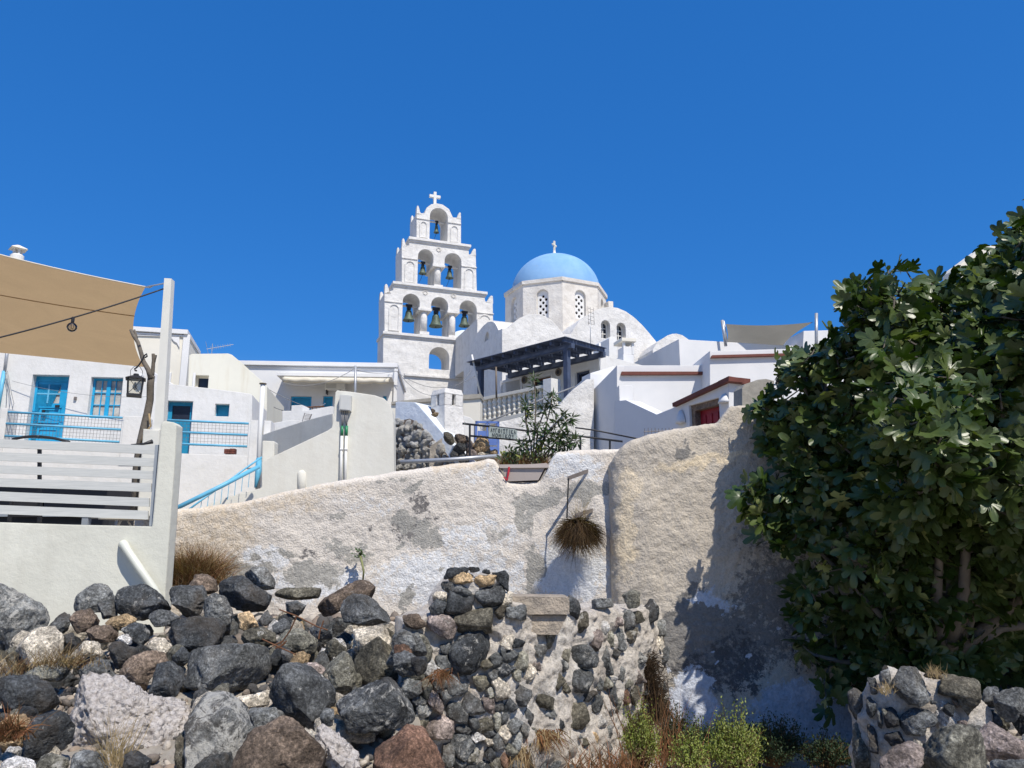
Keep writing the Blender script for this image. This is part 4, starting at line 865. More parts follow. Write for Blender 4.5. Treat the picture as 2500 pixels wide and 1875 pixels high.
# retaining wall carrying the upper terrace, its piers
F8 = Fr(441, 1150, 18.6, 6)
rw = house('upper_terrace_wall', 'white retaining wall below the two blue railings', F8, [(-330, 1079), (10, 1086), (290, 1100), (441, 1107), (626, 1114), (700, 1120), (700, 1330), (-330, 1330)], [], .45, MT['white'], cat='wall')
for x0, y0, x1, y1, dlt in ((296, 1016, 350, 1104, .03), (608, 1026, 632, 1113, .02), (641, 1027, 658, 1120, .02), (-6, 996, 11, 1090, .02)): MB().pbox(F8, x0, y0, x1, y1 + 30, -.46, dlt).build('pier', MT['white'], rw)
def railing(label, F, tops, nbars, rails, x0s, parentname='railing'):
    t = thing(parentname, label, 'railing', F.p(*tops[0]), 'blue railings of the upper terrace')
    for (a_, b_) in rails: MB().tube([F.p(*a_), F.p(*b_)], .028, 8).build('rail', MT['rail'], t, smooth=True)
    (a_, b_), (c_, d_) = rails[0], rails[-1]; mb = MB()
    for k in range(nbars + 1):
        s = k / nbars; p_ = F.p(a_[0] + (b_[0] - a_[0]) * s, a_[1] + (b_[1] - a_[1]) * s, -.02); q_ = F.p(c_[0] + (d_[0] - c_[0]) * s, c_[1] + (d_[1] - c_[1]) * s + 4, -.02)
        mb.tube([p_, q_], .0035, 4, False)
    for k in range(1, 7):
        s = k / 7; mb.tube([F.p(a_[0] * (1 - s) + c_[0] * s, a_[1] * (1 - s) + c_[1] * s, -.02), F.p(b_[0] * (1 - s) + d_[0] * s, b_[1] * (1 - s) + d_[1] * s, -.02)], .0035, 4, False)
    mb.build('wire_mesh', MT['wire'], t)
railing('blue pipe railing with wire mesh in front of the bright blue door', F8, [(20, 1006)], 34, [((20, 1006), (299, 1020)), ((15, 1034), (295, 1049)), ((12, 1064), (291, 1079))], 0)
railing('blue pipe railing with wire mesh in front of the turquoise glass door', F8, [(400, 1025)], 24, [((394, 1025), (607, 1034)), ((396, 1053), (604, 1062)), ((393, 1082), (603, 1090))], 0)
bp = thing('blue_conduit', 'grey and blue pipe on the white wall at the far left edge', 'pipe', F1.p(2, 1000, .1)); tubeobj('pipe', [F1.p(10, 906, .1), F1.p(-8, 1010, .1)], .05, 'rail', bp, n=8); tubeobj('mast', [F1.p(20, 840, .1), F1.p(11, 908, .1)], .04, 'galv', bp, n=8)
for k in range(3): tubeobj('cable', [F1.p(12 + k * 3, 905, .12), F1.p(18 + k * 5, 940 + k * 10, .1), F1.p(16 + k * 9, 985, .12), F1.p(10 + k * 4, 1040, .1)], .007, 'cable', bp, n=5)
bk = thing('brick_pair', 'two hollow red bricks on the ledge behind the blue railing', 'bricks', P(560, 1105, 18.9))
b1_ = mk('brick', *(lambda m: (m.V, m.F))(MB().pbox(F8, 547, 1096, 560, 1107, -.35, -.15)), MT['coping'], bk); MB().pbox(F8, 561, 1095, 573, 1107, -.35, -.15).build('brick', MT['coping'], bk)
# TV antennas
def antenna(name, label, c, s, tilt, Y, n=9):
    t = thing(name, label, 'antenna', c); ax = Vector((math.cos(tilt), .3, math.sin(tilt))).normalized(); c = Vector(c); pr = ax.cross(Vector((0, 0, 1))).normalized(); v2 = pr.cross(ax).normalized()
    MB().tube([c - Vector((0, 0, s * 1.2)), c + Vector((0, 0, s * .25))], .012, 6).build('mast', MT['galv'], t); MB().tube([c - ax * s * .3, c + ax * s * 1.1], .01, 5).build('boom', MT['galv'], t)
    for k in range(n):
        p = c + ax * s * (k / n * 1.1 - .05); l = s * (.22 - .008 * k); MB().tube([p - pr * l - v2 * l * .3, p + pr * l + v2 * l * .3], .005, 4).build('element', MT['galv'], t)
    for k in range(-3, 4):
        if k: MB().tube([c - ax * s * .25 + v2 * k * s * .11 - pr * s * .3, c - ax * s * .25 + v2 * k * s * .11 + pr * s * .3], .006, 4).build('reflector_bar', MT['galv'], t)
antenna('tv_antenna', 'grey television antenna on the gabled cream roof', P(518, 850, 25), .62, .28, 25)
at = thing('tv_antenna', 'small rusty television aerial in front of the church vault', 'antenna', P(1441, 832, 29)); tubeobj('mast', [P(1441, 775, 29), P(1442, 842, 29)], .015, 'galv', at, n=5)
for k in range(5): tubeobj('element', [P(1435, 752 + k * 9, 29), P(1450, 757 + k * 9, 29)], .008, 'wire', at, n=4)
for xx in (1435, 1441, 1449): tubeobj('frame_bar', [P(xx, 747 + (xx - 1435) * .3, 29), P(xx + 2, 793, 29)], .009, 'wire', at, n=4)
# overhead wires
W = [((551, 872, 24), (868, 1010, 26), .5, 'overhead wire running down from the gabled cream house past the rolled awning'), ((553, 874, 24), (795, 985, 26), .9, 'slack overhead wire sagging in front of the awning house'), ((868, 898, 26), (690, 935, 25), .3, 'thin wire drooping left from the short wire pole'),
     ((868, 903, 26), (967, 906, 29.8), .1, 'wire strung from the short pole to the corner of the awning house'), ((967, 906, 29.8), (1206, 880, 31), .9, 'long wire crossing the base of the bell tower'), ((970, 906, 29.8), (1150, 905, 30), 1.0, 'sagging lower wire in front of the bell tower base'),
     ((30, 930, 19.7), (372, 968, 19.8), .15, 'thin wire stretched across the white wall above the blue door')]
for a_, b_, s, lb in W: tubeobj('overhead_wire', sag(P(*a_), P(*b_), s), .013 if a_[2] > 20 else .006, 'cable', None, n=4, label=lb, cat='wire', group='overhead wires')
# ------------------------------------------------------------ middle ground: rubble wall, chimney, gate, sign
F9 = Fr(1050, 1080, 17, -35)
rwp = [(966, 982), (972, 980), (1012, 982), (1022, 990), (1117, 1100), (1140, 1135), (1140, 1170), (962, 1170)]
rub = thing('whitewashed_rubble_wall', 'rubble stone wall with a whitewashed sloping top left of the chimney', 'wall', F9.p(1050, 1170, -.2))
MB().slab(F9, rwp, (), -.5, 0).build('wall_body', MT['bluewash'], rub)
MB().slab(F9, [(967, 1030), (1000, 1022), (1018, 1030), (1088, 1105), (1118, 1150), (1118, 1168), (963, 1168)], (), 0, .008).build('dark_joints', MT['stonetrim'], rub)
RUBS = []
yy = 1005
while yy < 1160:
    xx = 962 + rnd.uniform(0, 8)
    while xx < 1130:
        x_ = xx + rnd.uniform(-3, 3); y_ = yy + rnd.uniform(-3, 3); xm = np.interp(y_, [982, 1100, 1160], [1002, 1098, 1140]) - 14
        if x_ < xm and y_ > 1022 - (x_ - 966) * .1 + 8: RUBS.append((x_, y_, rnd.uniform(6, 10.5)))
        xx += rnd.uniform(13, 19)
    yy += rnd.uniform(12, 15)
FN = Fr(1100, 1000, 22, -6); lw = house('concrete_topped_wall', 'cream wall with a bare concrete top band below the bell tower', FN, [(955, 984), (1122, 974), (1172, 970), (1172, 1130), (955, 1130)], [], .5, MT['cream'], cat='wall')
MB().slab(FN, [(955, 981), (970, 979), (1122, 965), (1174, 961), (1174, 972), (955, 987)], (), -.55, .06).build('concrete_band', MT['concrete'], lw)
FO = Fr(1142, 1040, 18.6, 4); house('rounded_gate_wall', 'small rounded white wall left of the blue gate', FO, [(1108, 1006), (1128, 1013), (1148, 1019), (1157, 1027), (1160, 1040), (1160, 1140), (1108, 1140)], [], .35, MT['white'], cat='wall')
ch = thing('whitewashed_chimney', 'squat whitewashed chimney with smoke holes and a broken base', 'chimney', P(1090, 1075, 17.4))
cc = P(1090, 1062, 17.4); zt = P(1088, 953, 17.1).z; zm = P(1088, 985, 17.1).z; dv = fbm(np.array([[k * 3.1, 0, 0] for k in range(40)]), 2, 5) * .02
def ring4(z, r, dx=0): return [Vector((cc.x + dx + r * math.cos(R_(a_)), cc.y + r * math.sin(R_(a_)) * .9, z)) for a_ in (-94, -4, 86, 176)]
def frus(z0, r0, z1, r1, dx0=0, dx1=0):
    return MB().add(ring4(z0, r0, dx0) + ring4(z1, r1, dx1), [(3, 2, 1, 0), (4, 5, 6, 7)] + [(k, (k + 1) % 4, 4 + (k + 1) % 4, 4 + k) for k in range(4)])
frus(cc.z - .6, .44, zm - .02, .37, .03, 0).build('stack', MT['church'], ch); frus(zm - .05, .25, zt - .05, .25).build('flue', MT['black'], ch)
for k in range(4):
    a_ = R_(-94 + 90 * k)
    for s in (0, 1):
        c0 = ring4(zm - .03, .375)[k]; c1 = ring4(zm - .03, .375)[(k + 1) % 4]; m0 = c0.lerp(c1, .42); inn = Vector((cc.x, cc.y, zm - .03)); p = (c0 if s == 0 else c1); m_ = c0.lerp(c1, .4 if s == 0 else .6)
        H = Vector((0, 0, zt - zm - .02)); q4 = [p, m_, m_.lerp(inn, .3), p.lerp(inn, .3)]; MB().add(q4 + [v + H for v in q4], [(3, 2, 1, 0), (4, 5, 6, 7)] + [(i, (i + 1) % 4, 4 + (i + 1) % 4, 4 + i) for i in range(4)]).build('crown_block', MT['church'], ch)
frus(zt - .07, .38, zt + .06, .33).build('crown_cap', MT['church'], ch)
# blue gate
FGt = Fr(1190, 1060, 18.6, 6); gt = thing('blue_gate', 'small blue metal gate with diagonal braces behind the sign', 'gate', FGt.p(1190, 1110, 0))
gx = rect(FGt, (1160, 1029), (1219, 1028), (1219, 1108), (1160, 1108)); u0, u1, z0, z1 = gx; mb = MB()
for (a_, b_, c_, d_) in ((u0, u0 + .05, z0, z1), (u1 - .05, u1, z0, z1), (u0, u1, z1 - .05, z1), ((u0 + u1) / 2 - .02, (u0 + u1) / 2 + .02, z0, z1)): mb.fbox(FGt, a_, b_, c_, d_, -.02, .02)
mb.build('frame', MT['gate'], gt)
for i in (0, 1):
    a_ = u0 + .06 if i == 0 else (u0 + u1) / 2 + .03; b_ = (u0 + u1) / 2 - .03 if i == 0 else u1 - .06; zt1 = z1 - .22
    for j in range(3): zz0 = z0 + (zt1 - z0) * j / 3 + .02; zz1 = z0 + (zt1 - z0) * (j + 1) / 3 - .02; MB().fbox(FGt, a_, b_, zz0, zz1, -.012, .008).build('gate_panel', MT['gate'], gt)
    MB().tube([FGt.w(a_, z1 - .05), FGt.w((a_ + b_) / 2, zt1), FGt.w(b_, z1 - .05)], .009, 5).build('brace', MT['gate'], gt)
# dark pipe railing with the sign
rl = thing('dark_pipe_railing', 'dark pipe railing running across behind the planter', 'railing', P(1290, 1110, 16.2)); YR = 16.2
for pts in ([(1129, 1034), (1240, 1046), (1290, 1052), (1410, 1064), (1520, 1078)], [(1147, 1064), (1240, 1072), (1300, 1078)]): MB().tube([P(x, y, YR) for x, y in pts], .022, 8).build('rail', MT['dark'], rl, smooth=True)
MB().tube([P(1404, 1044, 18), P(1450, 1050, 18), P(1560, 1072, 18)], .018, 8).build('rail', MT['dark'], rl, smooth=True)
for x, y0, y1 in ((1147, 1036, 1120), (1417, 1064, 1110), (1489, 1074, 1130)): MB().tube([P(x, y0, YR), P(x, y1, YR)], .022, 8).build('post', MT['dark'], rl)
FSg = Fr(1228, 1057, 16.15, 7); sg = thing('name_sign', 'hand painted grey board lettered in Greek hung on the dark railing', 'sign', FSg.p(1228, 1071, 0))
MB().pquad(FSg, [(1193, 1067), (1262, 1072), (1263, 1049), (1195, 1041)], -.02, .0).build('board', MT['board'], sg)
GL = {'A': [[(0, 0), (.5, 1), (1, 0)], [(.2, .4), (.8, .4)]], 'Y': [[(0, 1), (.5, .5), (1, 1)], [(.5, .5), (.5, 0)]], 'G': [[(0, 0), (0, 1), (.9, 1)]], 'O': [[(.5 + .5 * math.cos(t * .524), .5 + .5 * math.sin(t * .524)) for t in range(13)]], 'I': [[(.5, 0), (.5, 1)]],
      'S': [[(1, 1), (0, 1), (.5, .5), (0, 0), (1, 0)]], 'T': [[(0, 1), (1, 1)], [(.5, 1), (.5, 0)]], 'K': [[(0, 0), (0, 1)], [(.9, 1), (0, .45), (1, 0)]], 'N': [[(0, 0), (0, 1), (1, 0), (1, 1)]], 'M': [[(0, 0), (.05, 1), (.5, .3), (.95, 1), (1, 0)]]}
lt = MB()
def strokes(word, x0, y0, x1, y1, h):
    n = len(word)
    for k, chh in enumerate(word):
        for st in GL[chh]:
            pts = []
            for a_, b_ in st:
                s = (k + .15 + .62 * a_) / n; pts.append(FSg.p(x0 + (x1 - x0) * s, y0 + (y1 - y0) * s - b_ * h, .006))
            lt.tube(pts, .009, 4)
strokes('AYGOISTIKA', 1197, 1053.5, 1260, 1059, 8.8); strokes('NOMIKOY', 1201, 1066, 1257, 1070, 8.8); lt.build('lettering', MT['ink'], sg)
# pipe lying along the wall top, planter
tubeobj('lying_pipe', [P(977, 1128, 12.9), P(1100, 1122, 12.9), P(1221, 1113, 12.9)], .035, 'galv', None, n=8, label='grey metal pipe lying along the top of the rough limewashed wall', cat='pipe')
# ------------------------------------------------------------ rough walls in the middle ground
def lump(a1, a2, a3, seed):
    def f(A): return fbm(A * 1.1, 2, seed) * a1 + fbm(A * 5.5, 3, seed + 5) * a2 + fbm(A * 17, 3, seed + 9, .6) * a3
    return f
def masks(V, spec):
    px, py = toPx(V); q = np.stack([px, py, px * 0], 1); nx = fbm(q / 26., 4, 11, .6); ny = fbm(q / 26. + 50, 4, 12, .6); out = {}
    px2, py2 = px + nx * 16, py + ny * 16
    for k, L in spec.items():
        v = np.zeros(len(V))
        for (cx, cy, rx, ry, s, *ang) in L:
            a_ = R_(ang[0]) if ang else 0; dx, dy = px2 - cx, py2 - cy; ex = dx * math.cos(a_) + dy * math.sin(a_); ey = -dx * math.sin(a_) + dy * math.cos(a_)
            v = np.maximum(v, s * np.clip(1.3 - (ex / rx) ** 2 - (ey / ry) ** 2, 0, 1))
        out[k] = v
    return out
wallL = thing('limewashed_wall', 'long rough limewashed retaining wall with peeling grey patches', 'wall', P(950, 1500, 11.2))
tops = [(330, 1256), (430, 1243), (480, 1243), (520, 1238), (640, 1211), (760, 1183), (860, 1167), (960, 1155), (1060, 1141), (1160, 1126), (1200, 1120), (1213, 1120), (1219, 1133), (1226, 1160), (1232, 1176), (1270, 1178), (1318, 1176), (1330, 1160), (1338, 1135), (1344, 1112), (1352, 1104), (1380, 1101), (1440, 1094), (1480, 1092), (1560, 1092)]
path = [P(x, y, interp(x, [330, 700, 1300, 1480, 1560], [11.15, 11.0, 11.0, 10.78, 10.78])) for x, y in tops]
V, F_ = relief(path, -.65, .5, .024, .09, lump(.035, .009, .006, 21))
mL = masks(V, {'grey': [(1330, 1222, 75, 24, 1, -12), (1430, 1195, 70, 26, 1, -18), (1275, 1250, 26, 60, .9), (1302, 1395, 22, 60, .95), (1015, 1187, 26, 14, .8), (1010, 1290, 60, 22, .75), (1040, 1320, 50, 26, .7), (985, 1262, 34, 18, .7), (770, 1400, 90, 34, .8), (850, 1345, 70, 22, .62, 15), (590, 1400, 75, 40, 1),
   (990, 1470, 26, 40, 1), (820, 1255, 24, 12, .6), (835, 1315, 14, 8, .8), (1210, 1305, 30, 24, .5), (1215, 1200, 20, 10, .5), (700, 1352, 60, 14, .6), (965, 1338, 10, 8, .8), (1075, 1390, 8, 6, 1), (940, 1170, 60, 8, .5)],
   'dark': [(1017, 1215, 26, 12, .55), (1035, 1232, 24, 20, .55), (985, 1310, 36, 22, .5), (1062, 1265, 24, 12, .45), (760, 1350, 40, 14, .5), (905, 1290, 18, 10, .4), (1045, 1340, 16, 12, .5)],
   'white': [(1100, 1420, 220, 90, .62), (1390, 1390, 100, 100, .75), (1160, 1310, 140, 50, .45), (780, 1430, 160, 60, .6), (650, 1360, 60, 40, .6), (1390, 1140, 110, 34, .6), (900, 1235, 120, 30, .3), (1160, 1160, 70, 30, .35)],
   'warm': [(520, 1290, 130, 90, .6), (620, 1230, 200, 34, .55), (760, 1200, 160, 20, .4), (450, 1400, 60, 90, .8), (1120, 1135, 90, 14, .6)]})
mk('render', V, F_, MT['rwL'], wallL, smooth=True, attrs=mL)
wallR = thing('rough_curved_wall', 'tall rough sprayed wall with a rounded left corner behind the fig tree', 'wall', P(1900, 1500, 9.4))
tops = [(1500, 1133, 11.3), (1488, 1130, 11.1), (1481, 1128, 10.9), (1481, 1126, 10.72), (1490, 1116, 10.6), (1508, 1093, 10.52), (1524, 1079, 10.49), (1573, 1063, 10.44), (1622, 1052, 10.4), (1684, 1038, 10.35), (1762, 1026, 10.3), (1767, 1005, 10.29), (1769, 986, 10.29), (1825, 979, 10.25), (1860, 975, 10.22), (1950, 962, 10.15), (2200, 950, 10.0), (2700, 930, 9.7)]
path = [P(*t) for t in tops]
V, F_ = relief(path, -.8, .5, .026, .10, lambda A: lump(.05, .008, .009, 33)(A) + .06 * np.exp(-((A[:, 0] - 1.75) / .25) ** 2 - ((A[:, 2] - 2.2) / .5) ** 2))
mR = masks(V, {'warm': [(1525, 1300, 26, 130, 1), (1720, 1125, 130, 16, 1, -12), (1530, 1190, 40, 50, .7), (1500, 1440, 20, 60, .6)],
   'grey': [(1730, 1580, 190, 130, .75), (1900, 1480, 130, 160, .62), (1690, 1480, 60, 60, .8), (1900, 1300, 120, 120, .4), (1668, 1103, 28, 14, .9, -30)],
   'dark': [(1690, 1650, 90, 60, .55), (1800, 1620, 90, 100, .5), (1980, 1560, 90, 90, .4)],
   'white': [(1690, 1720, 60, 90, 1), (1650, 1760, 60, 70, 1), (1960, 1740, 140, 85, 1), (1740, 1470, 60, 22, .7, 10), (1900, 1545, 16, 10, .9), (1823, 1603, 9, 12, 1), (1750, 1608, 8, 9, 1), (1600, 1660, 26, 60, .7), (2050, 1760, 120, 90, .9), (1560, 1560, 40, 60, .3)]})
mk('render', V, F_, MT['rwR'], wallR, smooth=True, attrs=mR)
# cracks as thin grooves of dark filler
mb = MB()
for pts in ([(1227, 1172), (1216, 1205), (1223, 1235), (1222, 1262), (1210, 1285), (1206, 1310)], [(1090, 1207), (1130, 1200), (1163, 1190)], [(560, 1325), (620, 1330), (700, 1322)], [(905, 1243), (950, 1236)]):
    mb.tube([P(x + rnd.uniform(-2, 2), y, 10.985) for x, y in pts], .007, 4)
# planter
pl = thing('planter_trough', 'buff terracotta planter trough with a red painted stripe in the broken wall gap', 'planter', P(1278, 1175, 11.3))
FPl = Fr(1280, 1172, 11.0, -4); mb = MB()
t_ = [FPl.q(1224, 1138), FPl.q(1336, 1131)]; b_ = [FPl.q(1240, 1175), FPl.q(1314, 1172)]
mb.hexa([FPl.w(*b_[0], .0), FPl.w(*b_[1], .0), FPl.w(*t_[1], .03), FPl.w(*t_[0], .03), FPl.w(*b_[0], -.3), FPl.w(*b_[1], -.3), FPl.w(*t_[1], -.34), FPl.w(*t_[0], -.34)])
mb.fbox(FPl, t_[0][0] - .02, t_[1][0] + .02, (t_[0][1] + t_[1][1]) / 2 - .05, (t_[0][1] + t_[1][1]) / 2, -.36, .05); mb.build('trough', MT['tan'], pl)
MB().tube([FPl.p(1243, 1140, .052), FPl.p(1241, 1155, .045), FPl.p(1238, 1172, .03)], [.014, .016, .012], 6).tube([FPl.p(1230, 1165, .04), FPl.p(1238, 1173, .03)], .01, 6).build('red_stripe', MT['redp'], pl)
# iron brackets fixed to the wall
br = thing('iron_bracket', 'upper rusty flat iron bracket with a hanging rod near the rounded corner', 'bracket', P(1440, 1150, 10.9), 'iron brackets on the limewashed wall')
def flat(pts, h, t=.006): 
    m_ = MB()
    for i in range(len(pts) - 1):
        a_, b_ = pts[i], pts[i + 1]; d = (b_ - a_); n_ = Vector((d.y, -d.x, 0)).normalized() * t; H = Vector((0, 0, h / 2)); m_.hexa([a_ - H + n_, b_ - H + n_, b_ + H + n_, a_ + H + n_, a_ - H - n_, b_ - H - n_, b_ + H - n_, a_ + H - n_])
    return m_
flat([P(1480, 1143, 10.9), P(1443, 1147, 10.9), P(1386, 1168, 10.45)], .055).build('flat_bar', MT['wire'], br)
MB().tube([P(1388, 1168, 10.45), P(1386, 1215, 10.45), P(1384, 1265, 10.5)], .01, 6).build('rod', MT['dark'], br)
br2 = thing('iron_bracket', 'lower rusty flat iron bracket holding the hanging dry plant', 'bracket', P(1440, 1245, 10.9), 'iron brackets on the limewashed wall')
flat([P(1480, 1243, 10.9), P(1456, 1243, 10.9), P(1405, 1259, 10.45)], .055).build('flat_bar', MT['wire'], br2)
# ------------------------------------------------------------ terrace with fence and sail
FW = Fr(400, 1300, 9.5, 4)
tw_ = thing('terrace_wall', 'smooth cream terrace wall with an upright end pillar', 'wall', FW.p(100, 1500, -.2))
MB().slab(FW, [(-500, 1268), (0, 1275), (180, 1281), (371, 1285), (372, 1280), (375, 1250), (393, 1036), (396, 1030), (404, 1028), (424, 1031), (431, 1038), (428, 1110), (404, 1440), (397, 1600), (-560, 1600)], (), -.22, 0).build('wall', MT['yard'], tw_)
fp = thing('slanting_drain_pipe', 'fat ivory pipe slanting down the front of the terrace wall', 'pipe', FW.p(370, 1435, .08))
MB().tube([FW.p(299, 1329, -.02), FW.p(301, 1328, .05), FW.p(304, 1331, .1), FW.p(312, 1345, .12), FW.p(374, 1436, .12), FW.p(400, 1475, .12)], [.045, .05, .05, .046, .046, .046], 16).build('pipe', MT['ivory'], fp, smooth=True)
fc = thing('slatted_fence', 'pale grey wooden fence of six horizontal slats on the terrace wall', 'fence', FW.p(180, 1283, -.1))
SL = [(1072, 1091, 1088, 1109), (1104, 1124, 1119, 1139.5), (1136, 1154, 1149.5, 1170), (1167, 1188, 1180, 1201), (1200, 1223, 1216, 1237), (1233, 1255, 1247, 1268)]; XR = (379, 376, 373, 369, 364, 361)
for (lt_, lb, rt, rb_), xr in zip(SL, XR):
    e = (rt - lt_) / xr * 300; MB().pquad(FW, [(-300, lb - e * .95), (xr, rb_), (xr, rt), (-300, lt_ - e)], -.13, -.10).build('slat', MT['slat'], fc)
MB().pquad(FW, [(364, 1284), (372, 1284), (387, 1086), (379, 1086)], -.16, -.09).build('fence_post', MT['sofa'], fc)
MB().pquad(FW, [(91, 1272), (98, 1272), (98, 1094), (91, 1094)], -.18, -.14).build('fence_post', MT['dark'], fc)
MB().tube(sag(FW.p(30, 1073, -.12), FW.p(98, 1066, -.12), -.015, 8), .018, 7).tube(sag(FW.p(98, 1066, -.12), FW.p(170, 1080, -.12), -.012, 8), .018, 7).build('rope', MT['dark'], fc, smooth=True); MB().tube([FW.p(320, 1086, -.12), FW.p(350, 1084, -.12), FW.p(372, 1078, -.12)], [.01, .014, .03], 7).build('rope', MT['dark'], fc, smooth=True)
FPo = Fr(380, 1040, 11, 3)
ps = thing('white_post', 'tall ivory post holding the beige shade sail', 'post', FPo.p(375, 1200, 0))
MB().pquad(FPo, [(362, 1240), (387, 1240), (418.5, 680), (401, 679)], -.13, 0).build('shaft', MT['post'], ps)
MB().slab(FPo, [(350, 1047), (390, 1050), (380, 1260), (335, 1260)], (), -.25, .04).build('pedestal', MT['stair'], ps)
sl = thing('beige_shade_sail', 'large beige shade sail stretched over the terrace', 'shade sail', P(150, 900, 13))
cA, cB, cC, cD = P(-760, 345, 9.2), P(355, 701, 11.2), P(352, 896, 16.2), P(-700, 800, 15)
V, F_ = sailmesh([cA, cB, cC, cD], [.62, .2, .1, .3], 26, .05); V = [Vector(v) for v in V]
cl = mk('cloth', V, F_, MT['sail'], sl, smooth=True)
n_ = 27; MB().tube([V[i * n_] + Vector((0, 0, .004)) for i in range(n_)], .012, 6).build('hem', MT['awning'], sl, smooth=True)
MB().tube([V[i * n_ + 8] - Vector((0, 0, .01)) for i in range(n_)], .008, 5).build('seam', MT['sail'], sl)
MB().tube([cB, P(366, 700, 11.1), P(374, 697, 11.05), P(400, 692, 11)], [.012, .022, .012, .012], 6).build('turnbuckle', MT['galv'], sl)
lr = thing('bulb_cable', 'black cable with one round glass bulb hanging under the beige sail', 'string light', P(169, 816, 10.4))
ca, cb = P(-120, 852, 9.6), P(399, 705, 10.9); cpts = sag(ca, cb, .05, 24); MB().tube(cpts, .011, 6).build('cable', MT['dark'], lr, smooth=True)
bp_ = min(cpts, key=lambda v: abs(toPx(np.array([v]))[0][0] - 169)); bb = MB().lathe([(.018, -.07), (.022, -.06), (.022, 0), (.012, .012)], bp_, 10).build('socket', MT['dark'], lr)
MB().lathe([(.003, -.205)] + [(.067 * math.cos(t), -.138 + .067 * math.sin(t)) for t in [math.pi * (i / 12 - .5) for i in range(1, 11)]] + [(.02, -.07)], bp_, 20).build('bulb', MT['clear'], lr, smooth=True)
mb = MB()
for k in range(5): mb.tube([bp_ + Vector((.012 * math.cos(k * 1.26), .012 * math.sin(k * 1.26), -.08)), bp_ + Vector((.03 * math.cos(k * 1.26), .03 * math.sin(k * 1.26), -.14)), bp_ + Vector((.01 * math.cos(k * 1.26 + .6), .01 * math.sin(k * 1.26 + .6), -.165))], .0035, 4)
mb.build('filament', MT['wood'], lr)
db = thing('dead_branch', 'forked bare dead tree trunk standing beside the white post', 'tree trunk', P(335, 1240, 11.3))
YB = 11.25
tr = [(330, 1270, .075), (336, 1150, .07), (343, 1090, .066), (351, 1052, .062), (361, 1010, .056), (366, 975, .052), (368, 940, .052), (369, 918, .05)]
MB().tube([P(x + rnd.uniform(-1, 1), y, YB) for x, y, r in tr], [r for _, _, r in tr], 9).build('trunk', MT['bark'], db, smooth=True)
f1_ = [(369, 925, .045), (362, 903, .038), (350, 882, .034), (344, 860, .032), (337, 836, .03), (325, 818, .027), (319, 805, .022)]
MB().tube([P(x, y, YB - .02) for x, y, r in f1_], [r for *_, r in f1_], 8).build('limb', MT['bark'], db, smooth=True)
MB().tube([P(335, 832, YB), P(331, 815, YB), P(328, 805, YB)], [.022, .02, .015], 7).build('limb', MT['bark'], db, smooth=True)
MB().tube([P(369, 930, YB), P(373, 905, YB), P(375, 880, YB), P(374, 864, YB)], [.036, .03, .027, .025], 8).tube([P(376, 885, YB), P(381, 867, YB)], [.02, .016], 7).build('limb', MT['bark'], db, smooth=True)
MB().tube([P(364, 1010, YB - .1), P(368, 1040, YB - .1), P(352, 1060, YB - .12), P(342, 1085, YB - .12)], .014, 6).build('vine', MT['straw'], db, smooth=True)
ln = thing('black_lantern', 'black metal candle lantern hanging from a scroll hook on the dead branch', 'lantern', P(327, 968, 11)); LC = P(327, 968, 11)
FL_ = Fr(327, 968, 11, 25); s = .1
H = FL_.q(327, 926)[1]
mb = MB().fbox(FL_, -s, s, 0, .03, -s, s)
for a_ in (-1, 1):
    for b_ in (-1, 1): mb.tube([FL_.w(a_ * s * .86, .02, b_ * s * .86), FL_.w(a_ * s * 1.0, H, b_ * s * 1.0)], .012, 4)
mb.add([FL_.w(a_ * s * 1.35, H, b_ * s * 1.35) for a_, b_ in ((-1, 1), (1, 1), (1, -1), (-1, -1))] + [FL_.w(a_ * s * .5, H + .05, b_ * s * .5) for a_, b_ in ((-1, 1), (1, 1), (1, -1), (-1, -1))], [(3, 2, 1, 0), (4, 5, 6, 7)] + [(k, (k + 1) % 4, 4 + (k + 1) % 4, 4 + k) for k in range(4)])
mb.lathe([(.04, H + .04), (.04, H + .075), (.03, H + .085)], FL_.w(0, 0, 0), 10)
mb.tube([FL_.w(-s * .8, .03, s * .93), FL_.w(0, H * .5, s * .97), FL_.w(s * .8, H * .95, s)], .004, 4).tube([FL_.w(s * .8, .03, s * .93), FL_.w(-s * .8, H * .95, s)], .004, 4); mb.build('frame', MT['dark'], ln)
for a_, b_, c_, d_ in ((-1, 1, 1, 1), (-1, -1, 1, -1), (1, 1, 1, -1), (-1, 1, -1, -1)):
    MB().add([FL_.w(a_ * s * .82, .03, b_ * s * .82), FL_.w(c_ * s * .82, .03, d_ * s * .82), FL_.w(c_ * s * .93, H, d_ * s * .93), FL_.w(a_ * s * .93, H, b_ * s * .93)], [(0, 1, 2, 3)]).build('glass_pane', MT['clear'], ln)
MB().lathe([(.001, .09), (.03, .12), (.035, .15), (.02, .18), (.012, .21)], FL_.w(0, 0, 0), 12).build('bulb', MT['globe'], ln, smooth=True)
MB().tube([FL_.w(-.075, H + .04), FL_.w(-.08, H + .13), FL_.w(-.04, H + .19), FL_.w(0, H + .205), FL_.w(.04, H + .19), FL_.w(.08, H + .13), FL_.w(.075, H + .04)], .004, 5).build('handle', MT['dark'], ln)
MB().tube([P(x, y, 11.05) for x, y in ((334, 905), (330, 905), (329, 900), (333, 898), (340, 890), (348, 878), (352, 868), (358, 864), (359, 870), (354, 873))], .012, 6).build('scroll_hook', MT['dark'], ln, smooth=True)
cp = thing('roof_chimney', 'small white chimney pot with a pyramid cap above the beige sail', 'chimney', P(39, 640, 21)); c = P(39, 646, 23.5)
MB().lathe([(.16, -.6), (.16, .12), (.2, .14), (.2, .3), (.15, .34)], c, 16).build('pot', MT['white'], cp, smooth=False)
